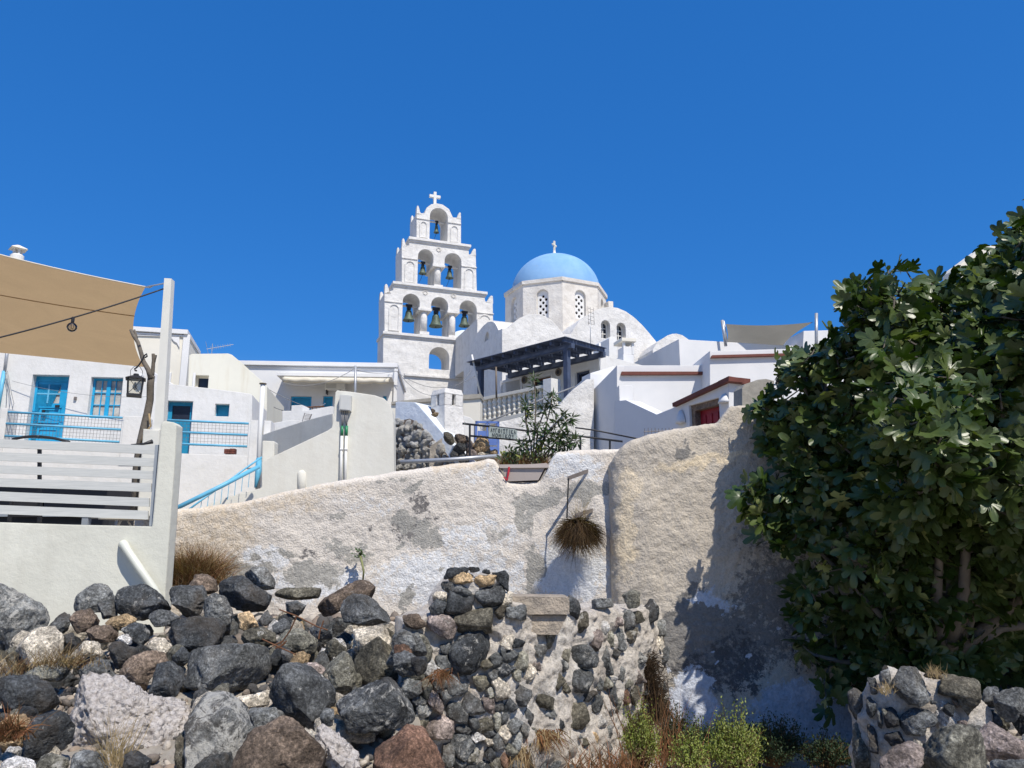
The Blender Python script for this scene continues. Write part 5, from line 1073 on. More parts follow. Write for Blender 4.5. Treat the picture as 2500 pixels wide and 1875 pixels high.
zc_ = .34
for a_ in range(4): t = a_ * math.pi / 2 + .9; MB().tube([c + Vector((.11 * math.cos(t), .11 * math.sin(t), zc_ - .02)), c + Vector((.11 * math.cos(t), .11 * math.sin(t), zc_ + .2))], .035, 5).build('stub', MT['white'], cp)
MB().lathe([(.33, zc_ + .17), (.30, zc_ + .2), (.05, zc_ + .32)], c, 4).build('cap', MT['cream'], cp)
# furniture behind the fence
tb = thing('terrace_table', 'grey wooden table behind the slatted fence', 'table', P(110, 1275, 11.5)); c = Vector((P(110, 1200, 11.5).x, 11.5, 1.45))
MB().box((c.x - .95, 11.1, 2.13), (c.x + .95, 12, 2.18)).build('table_top', MT['sofa'], tb)
for a_ in (-.85, .85):
    for b_ in (11.16, 11.92): MB().box((c.x + a_ - .045, b_ - .045, 1.45), (c.x + a_ + .045, b_ + .045, 2.13)).build('leg', MT['sofa'], tb)
MB().box((c.x - .8, 11.17, 2.04), (c.x + .8, 11.2, 2.13)).build('apron', MT['dark'], tb)
for k, (x, lb) in enumerate(((c.x - .5, 'dark chair with a grey seat at the left behind the fence'), (c.x + .45, 'dark chair with a pale cushion at the right behind the fence'))):
    cht = thing('terrace_chair', lb, 'chair', (x, 10.6, 1.45), 'chairs behind the slatted fence')
    MB().box((x - .22, 10.4, 1.86), (x + .22, 10.84, 1.9)).build('seat', MT['greybox'] if k else MT['sofa'], cht)
    MB().box((x - .22, 10.37, 2.1), (x + .22, 10.4, 2.3)).build('backrest', MT['dark'], cht)
    for a_ in (-.2, .2): MB().box((x + a_ - .02, 10.36, 1.45), (x + a_ + .02, 10.4, 2.3)).build('leg', MT['dark'], cht); MB().box((x + a_ - .02, 10.8, 1.45), (x + a_ + .02, 10.84, 1.86)).build('leg', MT['dark'], cht)
pt = thing('round_table', 'small round table with bent wire legs by the end pillar', 'table', (P(300, 1270, 10.6).x, 10.6, 1.45)); c = Vector((P(300, 1270, 10.6).x, 10.6, 1.45))
MB().lathe([(.3, .62), (.3, .65)], c, 20).build('table_top', MT['cream2'], pt)
for k in range(3): t = k * 2.09 + .4; MB().tube([c + Vector((.28 * math.cos(t), .28 * math.sin(t), 0)), c + Vector((.2 * math.cos(t), .2 * math.sin(t), .4)), c + Vector((.06 * math.cos(t), .06 * math.sin(t), .6))], .012, 6).build('leg', MT['pvc'], pt)
house('terrace_shade_backdrop', 'added dark bench at the back of the terrace behind the fence', Fr(150, 1200, 14.5, 4), [(-300, 1176), (372, 1190), (372, 1330), (-300, 1330)], [], .6, MT['dark'], cat='backdrop')  # added dark slab, paints the shade seen between the lower slats

# ------------------------------------------------------------ rocks
CC = {'d': (.062, .066, .068), 'g': (.165, .168, .16), 'o': (.13, .118, .088), 'b': (.15, .112, .082), 't': (.52, .37, .21), 'c': (.60, .53, .42), 'w': (.66, .63, .58), 'p': (.29, .235, .205), 'r': (.21, .12, .08), 'n': (.105, .108, .106), 'k': (.03, .032, .034), 'y': (.2, .19, .15)}
def tint(c, a, b):
    k = rnd.uniform(a, b); return tuple(v * k for v in CC[c])
_ico = {}
def ico(l):
    if l not in _ico:
        bm = bmesh.new(); bmesh.ops.create_icosphere(bm, subdivisions=l, radius=1)
        _ico[l] = (np.array([v.co[:] for v in bm.verts]), np.array([[v.index for v in f.verts] for f in bm.faces])); bm.free()
    return _ico[l]
def rock_geo(poly, Yc, dk=.72, seed=0, lev=4, rough=1., ncut=15, o=None, sup=(.6, .7)):
    r_ = random.Random(seed); cx = sum(p[0] for p in poly) / len(poly); cy = sum(p[1] for p in poly) / len(poly)
    C = P(cx, cy, Yc); w = (C0 - C).normalized(); u = Vector((0, 0, 1)).cross(w).normalized(); v = w.cross(u)
    q = []
    for x, y in poly:
        d = ray(x, y); t = (C - C0).dot(w) / d.dot(w); pp_ = C0 + d * t - C; q.append((pp_.dot(u), pp_.dot(v)))
    NA = 96; Rr = np.zeros(NA)
    for k in range(NA):
        a = 2 * math.pi * k / NA; dx, dy = math.cos(a), math.sin(a); best = 0
        for i in range(len(q)):
            x1, y1 = q[i]; x2, y2 = q[(i + 1) % len(q)]; ex, ey = x2 - x1, y2 - y1; den = dx * ey - dy * ex
            if abs(den) < 1e-9: continue
            t = (x1 * ey - y1 * ex) / den; s = (x1 * dy - y1 * dx) / den
            if t > 0 and -1e-6 <= s <= 1 + 1e-6: best = max(best, t)
        Rr[k] = best
    Rr = np.where(Rr <= 0, Rr.max() * .5, Rr); Rs = (np.roll(Rr, 1) + Rr + np.roll(Rr, -1)) / 3 * 1.10
    V, F_ = ico(lev); Rm = Rs.mean(); D = dk * min(Rm, Rs.min() * 1.7)
    ph = np.arctan2(V[:, 1], V[:, 0]) % (2 * math.pi); kk = ph / (2 * math.pi) * NA; i0 = kk.astype(int) % NA; fr = kk - np.floor(kk); R2 = Rs[i0] * (1 - fr) + Rs[(i0 + 1) % NA] * fr
    rin = np.hypot(V[:, 0], V[:, 1]); rin2 = rin ** sup[0]; wz = np.sign(V[:, 2]) * np.abs(V[:, 2]) ** sup[1] * D
    L = np.stack([np.cos(ph) * R2 * rin2, np.sin(ph) * R2 * rin2, wz], 1)
    if lev >= 5: ncut = 11
    for k in range(ncut):
        n = np.array([r_.gauss(0, 1), r_.gauss(.15, 1), abs(r_.gauss(.9, .6))]); n /= np.linalg.norm(n); d = L @ n; h = d.max() * r_.uniform(.58, .84) * (1 if n[2] > .45 else 1.10)
        cut = np.maximum(d - h, 0); L = L - cut[:, None] * n * .92
    sd_ = seed % 97; nd = V * 1.0
    fr_ = fbm(L / Rm * 1.6 + sd_, 4, 40 + sd_, .55); rg = 1 - np.abs(fbm(L / Rm * 3.2 + sd_ * 3, 3, 60 + sd_, .55)) * 1.6
    ln_ = L / np.maximum(np.linalg.norm(L, axis=1), 1e-6)[:, None]
    L = L + ln_ * ((fr_ * .035 + (rg - .5) * .035) * Rm * rough + (fbm(L * 19 + sd_, 4, 80, .65) * .0075 * rough if lev > 3 else 0))[:, None]
    M = np.array([u[:], v[:], w[:]]); W = L @ M + np.array(C[:])
    return W, F_, C
def Ybank(py): return 4.9 + (1875 - py) / 425 * 3.6
def parse(s): v = [float(t) for t in s.split()]; return list(zip(v[::2], v[1::2]))
ZO = {'A': (0, 1350, 3.16), 'B': (500, 1350, 3.16), 'C': (950, 1350, 3.16), 'D': (1800, 1350, 3.16)}
ROCKS = [  # zoom, outline, colour, lichen, depth nudge, label
('A', '-80 300 0 250 120 300 300 390 375 500 330 600 150 670 0 690 -90 640', 'g', .8, 0, 'large grey boulder with pale lichen at the left edge below the terrace wall'),
('A', '140 670 260 600 400 562 480 650 470 740 440 840 250 870 130 770', 'c', .3, 0, 'cream white boulder behind dry grass near the left edge'),
('A', '510 430 600 330 720 250 820 260 915 370 905 430 780 450 640 450', 'g', .45, .1, 'rounded dark boulder with a tan patch against the terrace wall'),
('A', '520 540 580 450 700 440 775 520 760 570 660 600 560 620', 'b', .2, 0, 'brownish stone just below the rounded boulder with the tan patch'),
('A', '670 600 720 560 850 560 915 620 880 680 760 690 690 660', 'b', .2, 0, 'ochre brown flat stone in front of the brownish stone at left'),
('A', '920 300 1000 265 1180 250 1290 330 1310 430 1250 480 1080 510 920 470', 'd', .55, 0, 'blocky black boulder with a white lime streak under the slanting pipe'),
('A', '740 370 860 360 910 400 900 480 800 510 760 440', 'n', .1, 0, 'dark wedge of stone between the rounded and the streaked boulders'),
('A', '815 550 860 500 980 475 1055 510 1040 545 930 600 870 560', 't', .1, 0, 'small tan stone below the black boulder with the white streak'),
('A', '1140 480 1200 445 1320 445 1390 500 1330 560 1200 560', 'n', .3, -.1, 'small dark oval stone below the right side of the streaked boulder'),
('A', '1290 270 1400 250 1590 260 1615 340 1530 470 1440 500 1340 390', 'n', .1, 0, 'dark wedge shaped boulder right at the corner of the terrace pillar'),
('A', '1430 240 1500 170 1600 165 1670 220 1680 300 1600 330 1450 270', 'b', .1, .3, 'smooth brown boulder behind the wedge beneath the rusty bush'),
('A', '1560 400 1650 320 1740 350 1785 460 1780 600 1700 640 1600 520', 'g', .5, 0, 'upright grey green boulder between the wedge and the saddle boulder'),
('A', '1680 330 1700 220 1760 170 1860 180 2000 280 2150 370 2120 430 1900 450 1760 400', 'd', .3, -.1, 'big black saddle shaped boulder near the top of the rubble heap'),
('A', '1870 185 1960 115 2040 110 2110 200 2120 300 2000 290', 'g', .1, .2, 'smooth grey boulder peeking up behind the saddle shaped boulder'),
('A', '1310 640 1350 530 1500 500 1690 520 1760 600 1760 680 1620 740 1480 750 1340 720', 'd', .25, 0, 'broad blue black boulder with a flat top left of the orange stone'),
('A', '1130 720 1200 655 1270 660 1335 730 1320 800 1250 790', 'c', .1, 0, 'small cream stone left of the broad blue black boulder'),
('A', '850 700 930 690 1050 740 1075 790 1000 860 900 900 850 830', 'd', .3, 0, 'rugged blue black stone above the brown slab'),
('A', '905 970 1000 830 1130 765 1260 770 1330 840 1250 870 1160 960 1110 1090 1000 1030', 'b', .2, 0, 'large brown leaning slab in the middle left of the heap'),
('A', '1110 1120 1150 960 1200 870 1330 850 1430 880 1420 980 1370 1080 1300 1145 1180 1130', 'd', .3, -.1, 'purple black boulder left of the huge grey boulder'),
('A', '1400 1060 1440 900 1420 800 1480 760 1700 720 2050 720 2190 810 2150 920 2030 1020 1850 1050 1600 1090', 'g', .35, 0, 'huge long grey boulder with a flat pale top in the centre of the heap'),
('A', '1330 800 1400 730 1450 740 1470 800 1430 870 1340 850', 'd', .1, .1, 'small black stone at the upper left corner of the huge grey boulder'),
('A', '1820 450 1910 440 1990 560 1920 640 1850 560', 't', .1, -.1, 'bright orange tan stone below the saddle shaped boulder'),
('A', '1820 690 1900 600 2020 565 2110 620 2120 700 1960 715', 'o', .4, 0, 'olive grey stone resting on top of the huge grey boulder'),
('A', '2000 520 2055 435 2095 500 2070 555 2010 550', 'n', .2, 0, 'small pointed grey stone right of the orange stone'),
('A', '150 900 330 860 550 900 565 980 400 990 200 940', 'y', .7, 0, 'thin pale slab with limed edges at left'),
('A', '700 850 780 810 840 850 840 960 700 960 620 900', 'n', .4, 0, 'dark stone at the right end of the thin pale slab'),
('A', '-60 1100 0 990 100 950 260 945 370 1010 450 1150 380 1210 200 1220 60 1200', 'd', .2, 0, 'oval black boulder at the left edge above the rusty dead plant'),
('A', '200 1400 240 1270 330 1210 500 1240 560 1330 550 1460 400 1540 200 1590', 'd', .35, -.1, 'square black boulder left of the white crusted lump'),
('A', '1480 1100 1600 1075 1760 1090 1900 1180 1925 1380 1850 1600 1800 1750 1440 1750 1450 1380', 'g', 1.0, -.3, 'big upright grey slab speckled with white lichen at the bottom'),
('A', '1350 1600 1360 1400 1440 1290 1470 1350 1430 1720 1350 1720', 'o', .2, 0, 'narrow brown grey slab leaning left of the lichen speckled slab'),
('A', '520 1600 640 1520 800 1560 840 1740 500 1740', 'g', .5, 0, 'grey stone at the bottom edge below the white crusted lump'),
('A', '960 1560 1050 1530 1160 1600 1140 1740 970 1740', 'd', .4, 0, 'small black stone at the bottom edge beside the dry grass tuft'),
('A', '270 1600 450 1520 540 1560 500 1740 250 1740', 'y', .6, 0, 'pale grey limed stone at the bottom left'),
('A', '-40 1659 120 1570 260 1610 300 1760 -40 1780', 'w', .3, 0, 'whitish stone in the bottom left corner'),
('A', '350 600 480 450 545 480 520 600 420 640', 'n', .2, .1, 'dark sloping stone right of the large lichen boulder'),
('A', '470 640 560 620 580 720 500 730', 'd', .1, 0, 'small dark stone right of the cream white boulder'),
('A', '940 590 1040 540 1140 560 1160 640 1100 720 1000 660', 'd', .7, 0, 'small mottled black and white stone in the centre left'),
('A', '905 660 970 620 1020 650 1010 700 920 700', 'w', .1, 0, 'tiny white stone beside the mottled one'),
('A', '590 760 660 680 780 690 790 780 700 800 620 790', 'c', .2, 0, 'small cream stone behind the dry twigs at left'),
('B', '545 270 900 275 930 300 900 350 700 360 560 370', 'o', .3, .2, 'long flat dark ledge stone right of the saddle boulder'),
('B', '810 500 930 350 1070 280 1190 200 1260 230 1330 310 1330 400 1200 430 1060 430 1000 470 900 490', 'b', .3, .2, 'peaked reddish brown ridge rock at the top of the heap'),
('B', '1050 440 1070 370 1150 320 1320 345 1370 390 1430 510 1350 540 1150 575 1090 530', 'n', .1, -.2, 'large dark boulder leaning on the peaked brown ridge rock'),
('B', '1130 740 1140 600 1230 570 1430 555 1470 640 1470 720 1330 690 1200 750', 'c', .2, 0, 'cream coloured block beneath the large dark leaning boulder'),
('B', '1150 830 1200 740 1340 665 1440 750 1480 850 1540 900 1470 960 1320 1010 1180 1000', 'o', .2, -.1, 'brown grey pitted boulder in front of the cream block'),
('B', '1460 720 1500 680 1590 740 1600 840 1560 900 1490 840', 'r', .2, -.95, 'reddish brown stone right of the pitted boulder'),
('B', '1490 660 1580 630 1680 680 1715 790 1600 810 1540 740', 'n', .2, -.95, 'blue grey stone at the right end of the heap'),
('B', '1600 800 1710 800 1715 920 1640 950 1600 880', 'k', .1, -.95, 'black stone beneath the blue grey stone at the right end of the heap'),
('B', '520 1110 560 960 620 880 760 855 900 930 990 1040 1000 1150 930 1210 870 1340 800 1385 700 1340 560 1190', 'n', .4, -.2, 'big rounded dark grey boulder in the middle of the heap'),
('B', '930 880 1000 800 1070 770 1140 820 1175 980 1100 1080 1040 1100 990 1010', 'y', .5, -.1, 'tan and brown pitted stone right of the big rounded boulder'),
('B', '1000 1200 1060 1110 1200 1050 1400 975 1540 990 1600 1120 1600 1300 1500 1340 1300 1370 1060 1380 990 1310', 'n', .7, -.35, 'large dark boulder with yellowish lichen above the dark hole'),
('B', '1450 640 1530 590 1610 640 1620 740 1540 790 1460 750', 'g', .3, -1.15, 'grey stone capping the left end of the ruined wall'),
('B', '1460 790 1550 750 1640 820 1630 930 1540 960 1470 900', 'n', .4, -.85, 'dark grey stone just below the one capping the ruined wall end'),
('B', '890 1260 930 1185 990 1210 980 1330 910 1340', 'g', .5, -.4, 'small grey stone wedged right of the big rounded boulder'),
('B', '1300 1750 1350 1500 1500 1390 1560 1345 1700 1340 1800 1440 1850 1750', 'r', .2, 0, 'broad reddish brown rock at the bottom below the lichen boulder'),
('B', '550 660 640 590 750 590 870 680 860 760 760 780 630 730', 'y', .4, 0, 'pale grey slab beneath the thorny dry twigs'),
('B', '910 720 1020 650 1080 720 1100 770 1000 800 930 800', 'o', .2, 0, 'grey brown stone right of the pale slab'),
('B', '620 380 680 355 800 420 760 480 640 480', 'n', .2, .1, 'small dark stone below the flat ledge stone'),
('B', '520 560 600 505 670 530 640 610 540 620', 'n', .3, 0, 'small rough dark stone above the pale slab'),
('B', '780 580 900 545 970 580 980 660 880 670', 'n', .2, .1, 'flat blue grey stone deep between the heap and the cream block'),
('B', '590 760 640 740 710 830 640 870 600 860', 'n', .3, .1, 'small dark stone at the right end of the huge grey boulder'),
('B', '780 850 850 840 930 890 900 930 820 920', 'p', .2, .1, 'small reddish stone above the big rounded boulder'),
('B', '220 1110 380 1100 500 1050 510 1130 440 1210 300 1190', 'c', .1, .1, 'flat cream stone beneath the huge grey boulder'),
('B', '340 1200 540 1195 625 1250 570 1290 450 1370 360 1360', 'g', .5, 0, 'flat grey stone with a yellow lichen spot beside the speckled slab'),
('B', '250 1600 380 1370 620 1275 760 1370 830 1450 960 1600 1000 1760 230 1760', 'b', .35, -.3, 'large brown rock at the bottom centre right of the speckled slab'),
('D', '1420 1550 1480 1400 1700 1335 1850 1370 1950 1580 2000 1760 1400 1760', 'y', .1, -.6, 'large smooth grey brown boulder at the bottom right'),
('D', '1120 1600 1200 1500 1330 1450 1440 1500 1410 1640 1320 1760 1110 1760', 'p', .3, -.5, 'pinkish grey rounded boulder left of the smooth bottom right boulder'),
('D', '1830 1330 1950 1300 2150 1430 2260 1520 2260 1640 1960 1620 1890 1450', 'p', .2, -.4, 'pinkish brown rock behind the smooth boulder at the right edge'),
('D', '1960 1610 2212 1590 2300 1760 1990 1760', 'g', .6, -.7, 'pale speckled grey stone in the bottom right corner'),
('D', '1990 1110 2080 1035 2190 1050 2230 1160 2140 1300 2080 1310 2000 1220', 'g', .4, .3, 'lone pale grey stone in the shade at the right edge'),
]
for k, (z, s, c, li, dy, lab) in enumerate(ROCKS):
    ox, oy, sc_ = ZO[z]; poly = [(ox + x / sc_, oy + y / sc_) for x, y in parse(s)]; cy = sum(p[1] for p in poly) / len(poly); sz = max(p[0] for p in poly) - min(p[0] for p in poly)
    Yc = (Ybank(cy) if z != 'D' else 5.0 + (1875 - cy) / 240 * 1.5) + dy
    if z == 'A' and cy < 1480: Yc = min(Yc, 8.7)
    W_, F_, C = rock_geo(poly, Yc, .8, 100 + k * 7, 5 if sz > 45 else 4)
    cl = tint(c, .85, 1.2)
    mk('boulder' if sz > 55 else 'rock', W_, F_, MT['rock'], None, smooth=False, label=lab, cat='boulder' if sz > 55 else 'stone', group='tumbled volcanic rocks in the foreground', color=cl + (li,), centre=True)
# white crusted pumice lumps
for s, lab, z in (('410 1110 560 980 750 935 950 970 1100 1090 1300 1120 1450 1070 1530 1250 1500 1350 1450 1780 1100 1840 680 1780 490 1480 540 1330', 'large white crusted lump of pumice mortar at the bottom left', 'A'), ('800 1410 900 1320 1050 1400 1190 1560 1190 1750 1000 1750 880 1540', 'white crusted pumice lump right of the brown bottom rock', 'B')):
    ox, oy, sc_ = ZO[z]; poly = [(ox + x / sc_, oy + y / sc_) for x, y in parse(s)]; cy = sum(p[1] for p in poly) / len(poly)
    W_, F_, C = rock_geo(poly, Ybank(cy) + (.25 if z == 'A' else -.1), .6, 900, 6, 1.3, 3)
    d = (W_ - np.array(C[:])); d /= np.linalg.norm(d, axis=1)[:, None]; W_ = W_ + d * (np.abs(fbm(W_ * 13, 4, 71, .6)) * -.035 + fbm(W_ * 40, 3, 72, .6) * .007)[:, None]
    mk('pumice_lump', W_, F_, MT['pumice'], None, smooth=True, label=lab, cat='stone', centre=True)
# small stones filling the heap: parts of the ground
var = []
for k in range(8):
    pl_ = [(1250 + 26 * r_ * math.cos(t), 937 + 26 * r_ * math.sin(t)) for t, r_ in [(2 * math.pi * i / 9, rnd.uniform(.7, 1.1)) for i in range(9)]]
    W_, F_, C = rock_geo(pl_, 7, .8, 500 + k, 4, 1.4, 9, sup=(.45, .55)); W_ = (W_ - np.array(C[:])) / (26 * 7 / FPX)
    me = bpy.data.meshes.new('stone'); me.from_pydata(W_.tolist(), [], F_.tolist()); me.materials.append(MT['rock']); me.update(); var.append(me)
cols = 'ddnnggggoyyccccwwpt'
for k in range(292):
    px = rnd.uniform(-40, 960) if k < 255 else rnd.uniform(2150, 2540); py = 1445 + 455 * rnd.random() ** 1.35 if k < 255 else rnd.uniform(1660, 1880)
    if k < 255 and 120 < px < 470 and 1650 < py: px, py = rnd.uniform(470, 960), rnd.uniform(1445, 1600)
    if k < 255: Y = Ybank(py) + .12
    else: Y = 5.0 + (1875 - py) / 240 * 1.5 + .3
    p = P(px, py, Y); s = rnd.uniform(.05, .14); p.z = float(gz(p.x, p.y)) + s * .6 if k % 2 else min(p.z - .05, float(gz(p.x, p.y)) + s * 1.3)
    inst(var[k % 8], 'stone', ground, p, (rnd.uniform(0, 6), rnd.uniform(0, 6), rnd.uniform(0, 6)), (s * rnd.uniform(.8, 1.4), s * rnd.uniform(.8, 1.3), s * rnd.uniform(.6, 1)), tint(rnd.choice(cols), .8, 1.2) + (rnd.uniform(0, .6),))
AV, AF, nb_ = [], [], 0                               # finer rubble, uncountable
sm_ = []
for k in range(4):
    V_, F_ = ico(2); V_ = V_ * (1 + .28 * fbm(V_ * 1.3 + k * 9, 2, k)[:, None]); sm_.append((V_, F_))
for k in range(2600):
    px = rnd.uniform(-60, 1010) if k < 2100 else rnd.uniform(2080, 2540); py = rnd.uniform(1450, 1900)
    Y = Ybank(py) + .1 if k < 2100 else 5.0 + (1875 - py) / 240 * 1.5 + .2; p = P(px, py, Y); s = rnd.uniform(.008, .02) if k % 3 else rnd.uniform(.02, .05); z = float(gz(p.x, p.y)) + s * .5
    M = np.array(Matrix.Rotation(rnd.uniform(0, 6), 3, Vector((rnd.random(), rnd.random(), .5)).normalized())) * s * np.array([1.3, 1, .7]); V_, F_ = sm_[k % 4]
    AV.append(V_ @ M.T + np.array([p.x, p.y, z])); AF.append(F_ + nb_); nb_ += len(V_)
for k in range(420):
    Y = rnd.uniform(8.2, 10.8); px = rnd.uniform(425, 1090); p = P(px, 1400, Y); s = rnd.uniform(.03, .10); z = float(gz(p.x, p.y)) + s * .35
    M = np.array(Matrix.Rotation(rnd.uniform(0, 6), 3, Vector((rnd.random(), rnd.random(), .5)).normalized())) * s * np.array([1.3, 1, .7]); V_, F_ = sm_[k % 4]
    AV.append(V_ @ M.T + np.array([p.x, p.y, z])); AF.append(F_ + nb_); nb_ += len(V_)
mk('rubble_gravel', np.concatenate(AV), np.concatenate(AF), MT['gravel'], None, kind='stuff', label='fine mixed rubble and crumbled mortar between the boulders', cat='rubble')

# ------------------------------------------------------------ ruined mortared stone wall
rw2 = thing('ruined_stone_wall', 'ruined wall of dark stones set in pale lime mortar in the centre foreground', 'wall', P(1300, 1860, 7.6))
RX = [985, 1060, 1090, 1105, 1222, 1240, 1262, 1330, 1420, 1500, 1560, 1590, 1615]; RY = [6.62, 6.68, 6.7, 6.72, 6.79, 6.8, 6.84, 7.1, 7.5, 7.9, 8.2, 8.45, 9.0]; RT = [1520, 1490, 1470, 1408, 1408, 1462, 1470, 1500, 1500, 1492, 1490, 1482, 1480]
def Yru(x): return interp(x, RX, RY)
path = [P(x, t, y) for x, t, y in zip(RX, RT, RY)]
V, F_ = relief(path, -.75, .75, .022, .035, lump(.05, .03, .02, 55)); mk('mortar', V, F_, MT['mortar'], rw2, smooth=True)
CST = [('440 120 580 115 600 140 480 190 435 200', 'd', .1), ('620 115 690 112 702 145 640 148', 'd', .2), ('715 128 770 130 778 165 720 155', 'd', .2), ('800 160 880 140 910 180 912 290 870 240', 'd', .1), ('480 190 560 145 640 150 640 220 560 240 480 222', 't', 0), ('640 230 700 180 800 175 840 220 700 262', 't', 0),
('405 290 430 230 560 250 630 300 600 340 450 295', 'n', .1), ('660 310 720 250 850 230 875 300 860 400 740 390', 'n', .2), ('445 370 470 290 600 310 695 370 690 420 520 480 450 450', 'd', .4), ('320 420 360 370 440 390 420 460 330 462', 'd', 0), ('505 560 560 460 700 435 820 460 830 590 700 612 560 604', 'o', .2),
('345 300 440 310 430 370 350 365', 'c', .1), ('1390 340 1440 350 1470 430 1455 505 1400 485', 'd', .1), ('870 680 900 700 890 860 860 780', 'g', .2), ('870 300 945 310 940 420 900 440 870 380', 'c', .2),
('280 520 350 470 450 490 505 560 480 640 380 640 300 590', 'p', .5), ('480 760 600 620 720 620 770 720 740 800 640 900 520 925 480 850', 'd', .5), ('120 490 220 480 275 560 200 592 130 560', 'b', .2), ('1480 650 1560 600 1635 600 1630 700 1580 775', 'p', .2), ('1370 800 1430 730 1530 730 1592 800 1580 870 1400 872', 'n', .5),
('1360 1000 1400 900 1500 880 1562 960 1530 1062 1420 1050', 'n', .4), ('1590 860 1620 740 1680 740 1700 840 1735 930 1660 935', 'g', .2), ('1690 780 1730 730 1782 760 1730 862', 'n', .1), ('1588 1000 1612 950 1652 1000 1640 1052 1600 1042', 'g', .1), ('1668 1090 1690 970 1742 1040 1757 1150 1720 1165', 'n', .2),
('1545 1130 1600 1080 1645 1110 1630 1212 1590 1222', 'g', .2), ('1298 1262 1400 1180 1500 1170 1535 1280 1480 1345 1350 1325', 'o', .4), ('1655 1242 1690 1180 1732 1222 1700 1302', 'n', .2), ('1738 880 1780 840 1822 900 1800 985 1760 962', 'g', .2), ('1778 1130 1810 1020 1852 1080 1852 1155 1800 1162', 'r', .2),
('958 840 1000 740 1062 800 1062 872 970 905', 'y', .3), ('938 1060 1000 1030 1085 1070 1072 1172 960 1165', 'n', .3), ('930 640 1042 685 1032 725 960 722', 'd', .1), ('445 960 560 930 602 1000 592 1082 470 1082', 'g', .5), ('578 1180 610 1080 755 1190 722 1235 600 1235', 'n', .2), ('428 1200 520 1130 592 1222 582 1305 480 1262', 'g', .5),
('295 1340 400 1250 505 1330 480 1425 330 1422', 'p', .4), ('1268 1480 1330 1430 1405 1520 1362 1585', 'n', .2), ('1478 1560 1512 1500 1565 1540 1550 1625', 'n', .2), ('415 1560 430 1440 502 1480 502 1600 450 1662', 'g', .2), ('1108 1120 1180 1100 1295 1130 1272 1205 1150 1182', 'o', .2), ('1168 1232 1230 1190 1292 1252 1200 1305', 'g', .3),
('778 1300 840 1220 872 1290 842 1385', 'y', .5), ('1368 1370 1440 1368 1485 1420 1400 1432', 'g', .5), ('1510 1400 1580 1360 1615 1420 1570 1515', 't', .1), ('698 840 780 818 792 872 720 892', 'o', .3), ('235 1040 260 930 310 960 330 1060 270 1150', 'y', .2), ('848 1659 880 1540 912 1560 912 1700', 'r', .1),
('1680 490 1790 490 1800 560 1700 570', 'p', .3), ('1800 470 1890 430 1890 600 1830 610', 'g', .6), ('1560 370 1700 355 1720 410 1560 430', 'g', .3), ('1815 330 1870 290 1925 310 1920 400 1850 415', 'y', .3), ('600 1270 680 1240 690 1340 640 1400', 'n', .3), ('1320 1640 1420 1600 1470 1700 1330 1720', 'g', .4), ('1050 1200 1120 1260 1090 1330 1040 1290', 'n', .3), ('640 960 740 950 780 1020 700 1060', 'o', .3), ('1640 1350 1700 1330 1720 1400 1660 1440', 'g', .4)]
CP = []
for k, (s, c, li) in enumerate(CST):
    poly = [(950 + x / 3.16, 1350 + y / 3.16) for x, y in parse(s)]; gx_ = sum(p[0] for p in poly) / len(poly); gy_ = sum(p[1] for p in poly) / len(poly); poly = [(gx_ + (x - gx_) * 1.14, gy_ + (y - gy_) * 1.14) for x, y in poly]; cx = sum(p[0] for p in poly) / len(poly); cy = sum(p[1] for p in poly) / len(poly); CP.append((cx, cy, (max(p[0] for p in poly) - min(p[0] for p in poly)) / 2))
    W_, F_, C = rock_geo(poly, Yru(cx) - .04 + (.03 if cy < 1480 else 0), .62, 2000 + k * 3, 4, 1.1, 8, sup=(.45, .55))
    mk('stone', W_, F_, MT['rock'], rw2, smooth=True, color=tint(c, .85, 1.15) + (li,), centre=True)
FBk = Fr(1310, 1500, 7.02, 4); bk2 = thing('concrete_block', 'hollow pumice concrete block set in the top of the ruined wall', 'block', FBk.p(1310, 1500, -.1)); 
MB().pquad(FBk, [(1251, 1500), (1390, 1500), (1390, 1458), (1251, 1456)], -.35, .06).build('upper_course', MT['block'], bk2); MB().pquad(FBk, [(1256, 1548), (1362, 1550), (1385, 1502), (1252, 1503)], -.35, .02).build('lower_course', MT['block'], bk2)
SITES = [(x, y, r, True) for x, y, r in CP]; tries = 0
def wstr(px): return 1.0 if px < 1180 else 1.45          # courses look narrower on the flank that turns away
while tries < 16000:
    tries += 1; px = rnd.uniform(978, 1600); py = rnd.uniform(1450, 1900); r = interp(tries, [0, 1500, 16000], [18, 14, 9.5]) * rnd.uniform(.85, 1.2)
    if py < interp(px, RX, RT) + 10 or (1245 < px < 1395 and py < 1556): continue
    if any((((px - a) * wstr(px)) ** 2 + ((py - b) * .85) ** 2) < (r + q * (.95 if tr_ else .9)) ** 2 for a, b, q, tr_ in SITES): continue
    SITES.append((px, py, r, False))
def cell(i):
    x0, y0, r0, _ = SITES[i]; poly = [(x0 + 34 * math.cos(t), y0 + 40 * math.sin(t)) for t in [2 * math.pi * k / 16 for k in range(16)]]
    for j, (x1, y1, r1, _) in enumerate(SITES):
        if j == i or abs(x1 - x0) > 90 or abs(y1 - y0) > 90: continue
        f = r0 / (r0 + r1); mx, my = x0 + (x1 - x0) * f, y0 + (y1 - y0) * f; nx, ny = x1 - x0, y1 - y0; out = []
        for k in range(len(poly)):
            p, q = poly[k], poly[(k + 1) % len(poly)]; dp = (p[0] - mx) * nx + (p[1] - my) * ny; dq = (q[0] - mx) * nx + (q[1] - my) * ny
            if dp <= 0: out.append(p)
            if dp * dq < 0: t = dp / (dp - dq); out.append((p[0] + (q[0] - p[0]) * t, p[1] + (q[1] - p[1]) * t))
        poly = out
        if len(poly) < 3: return None
    return poly
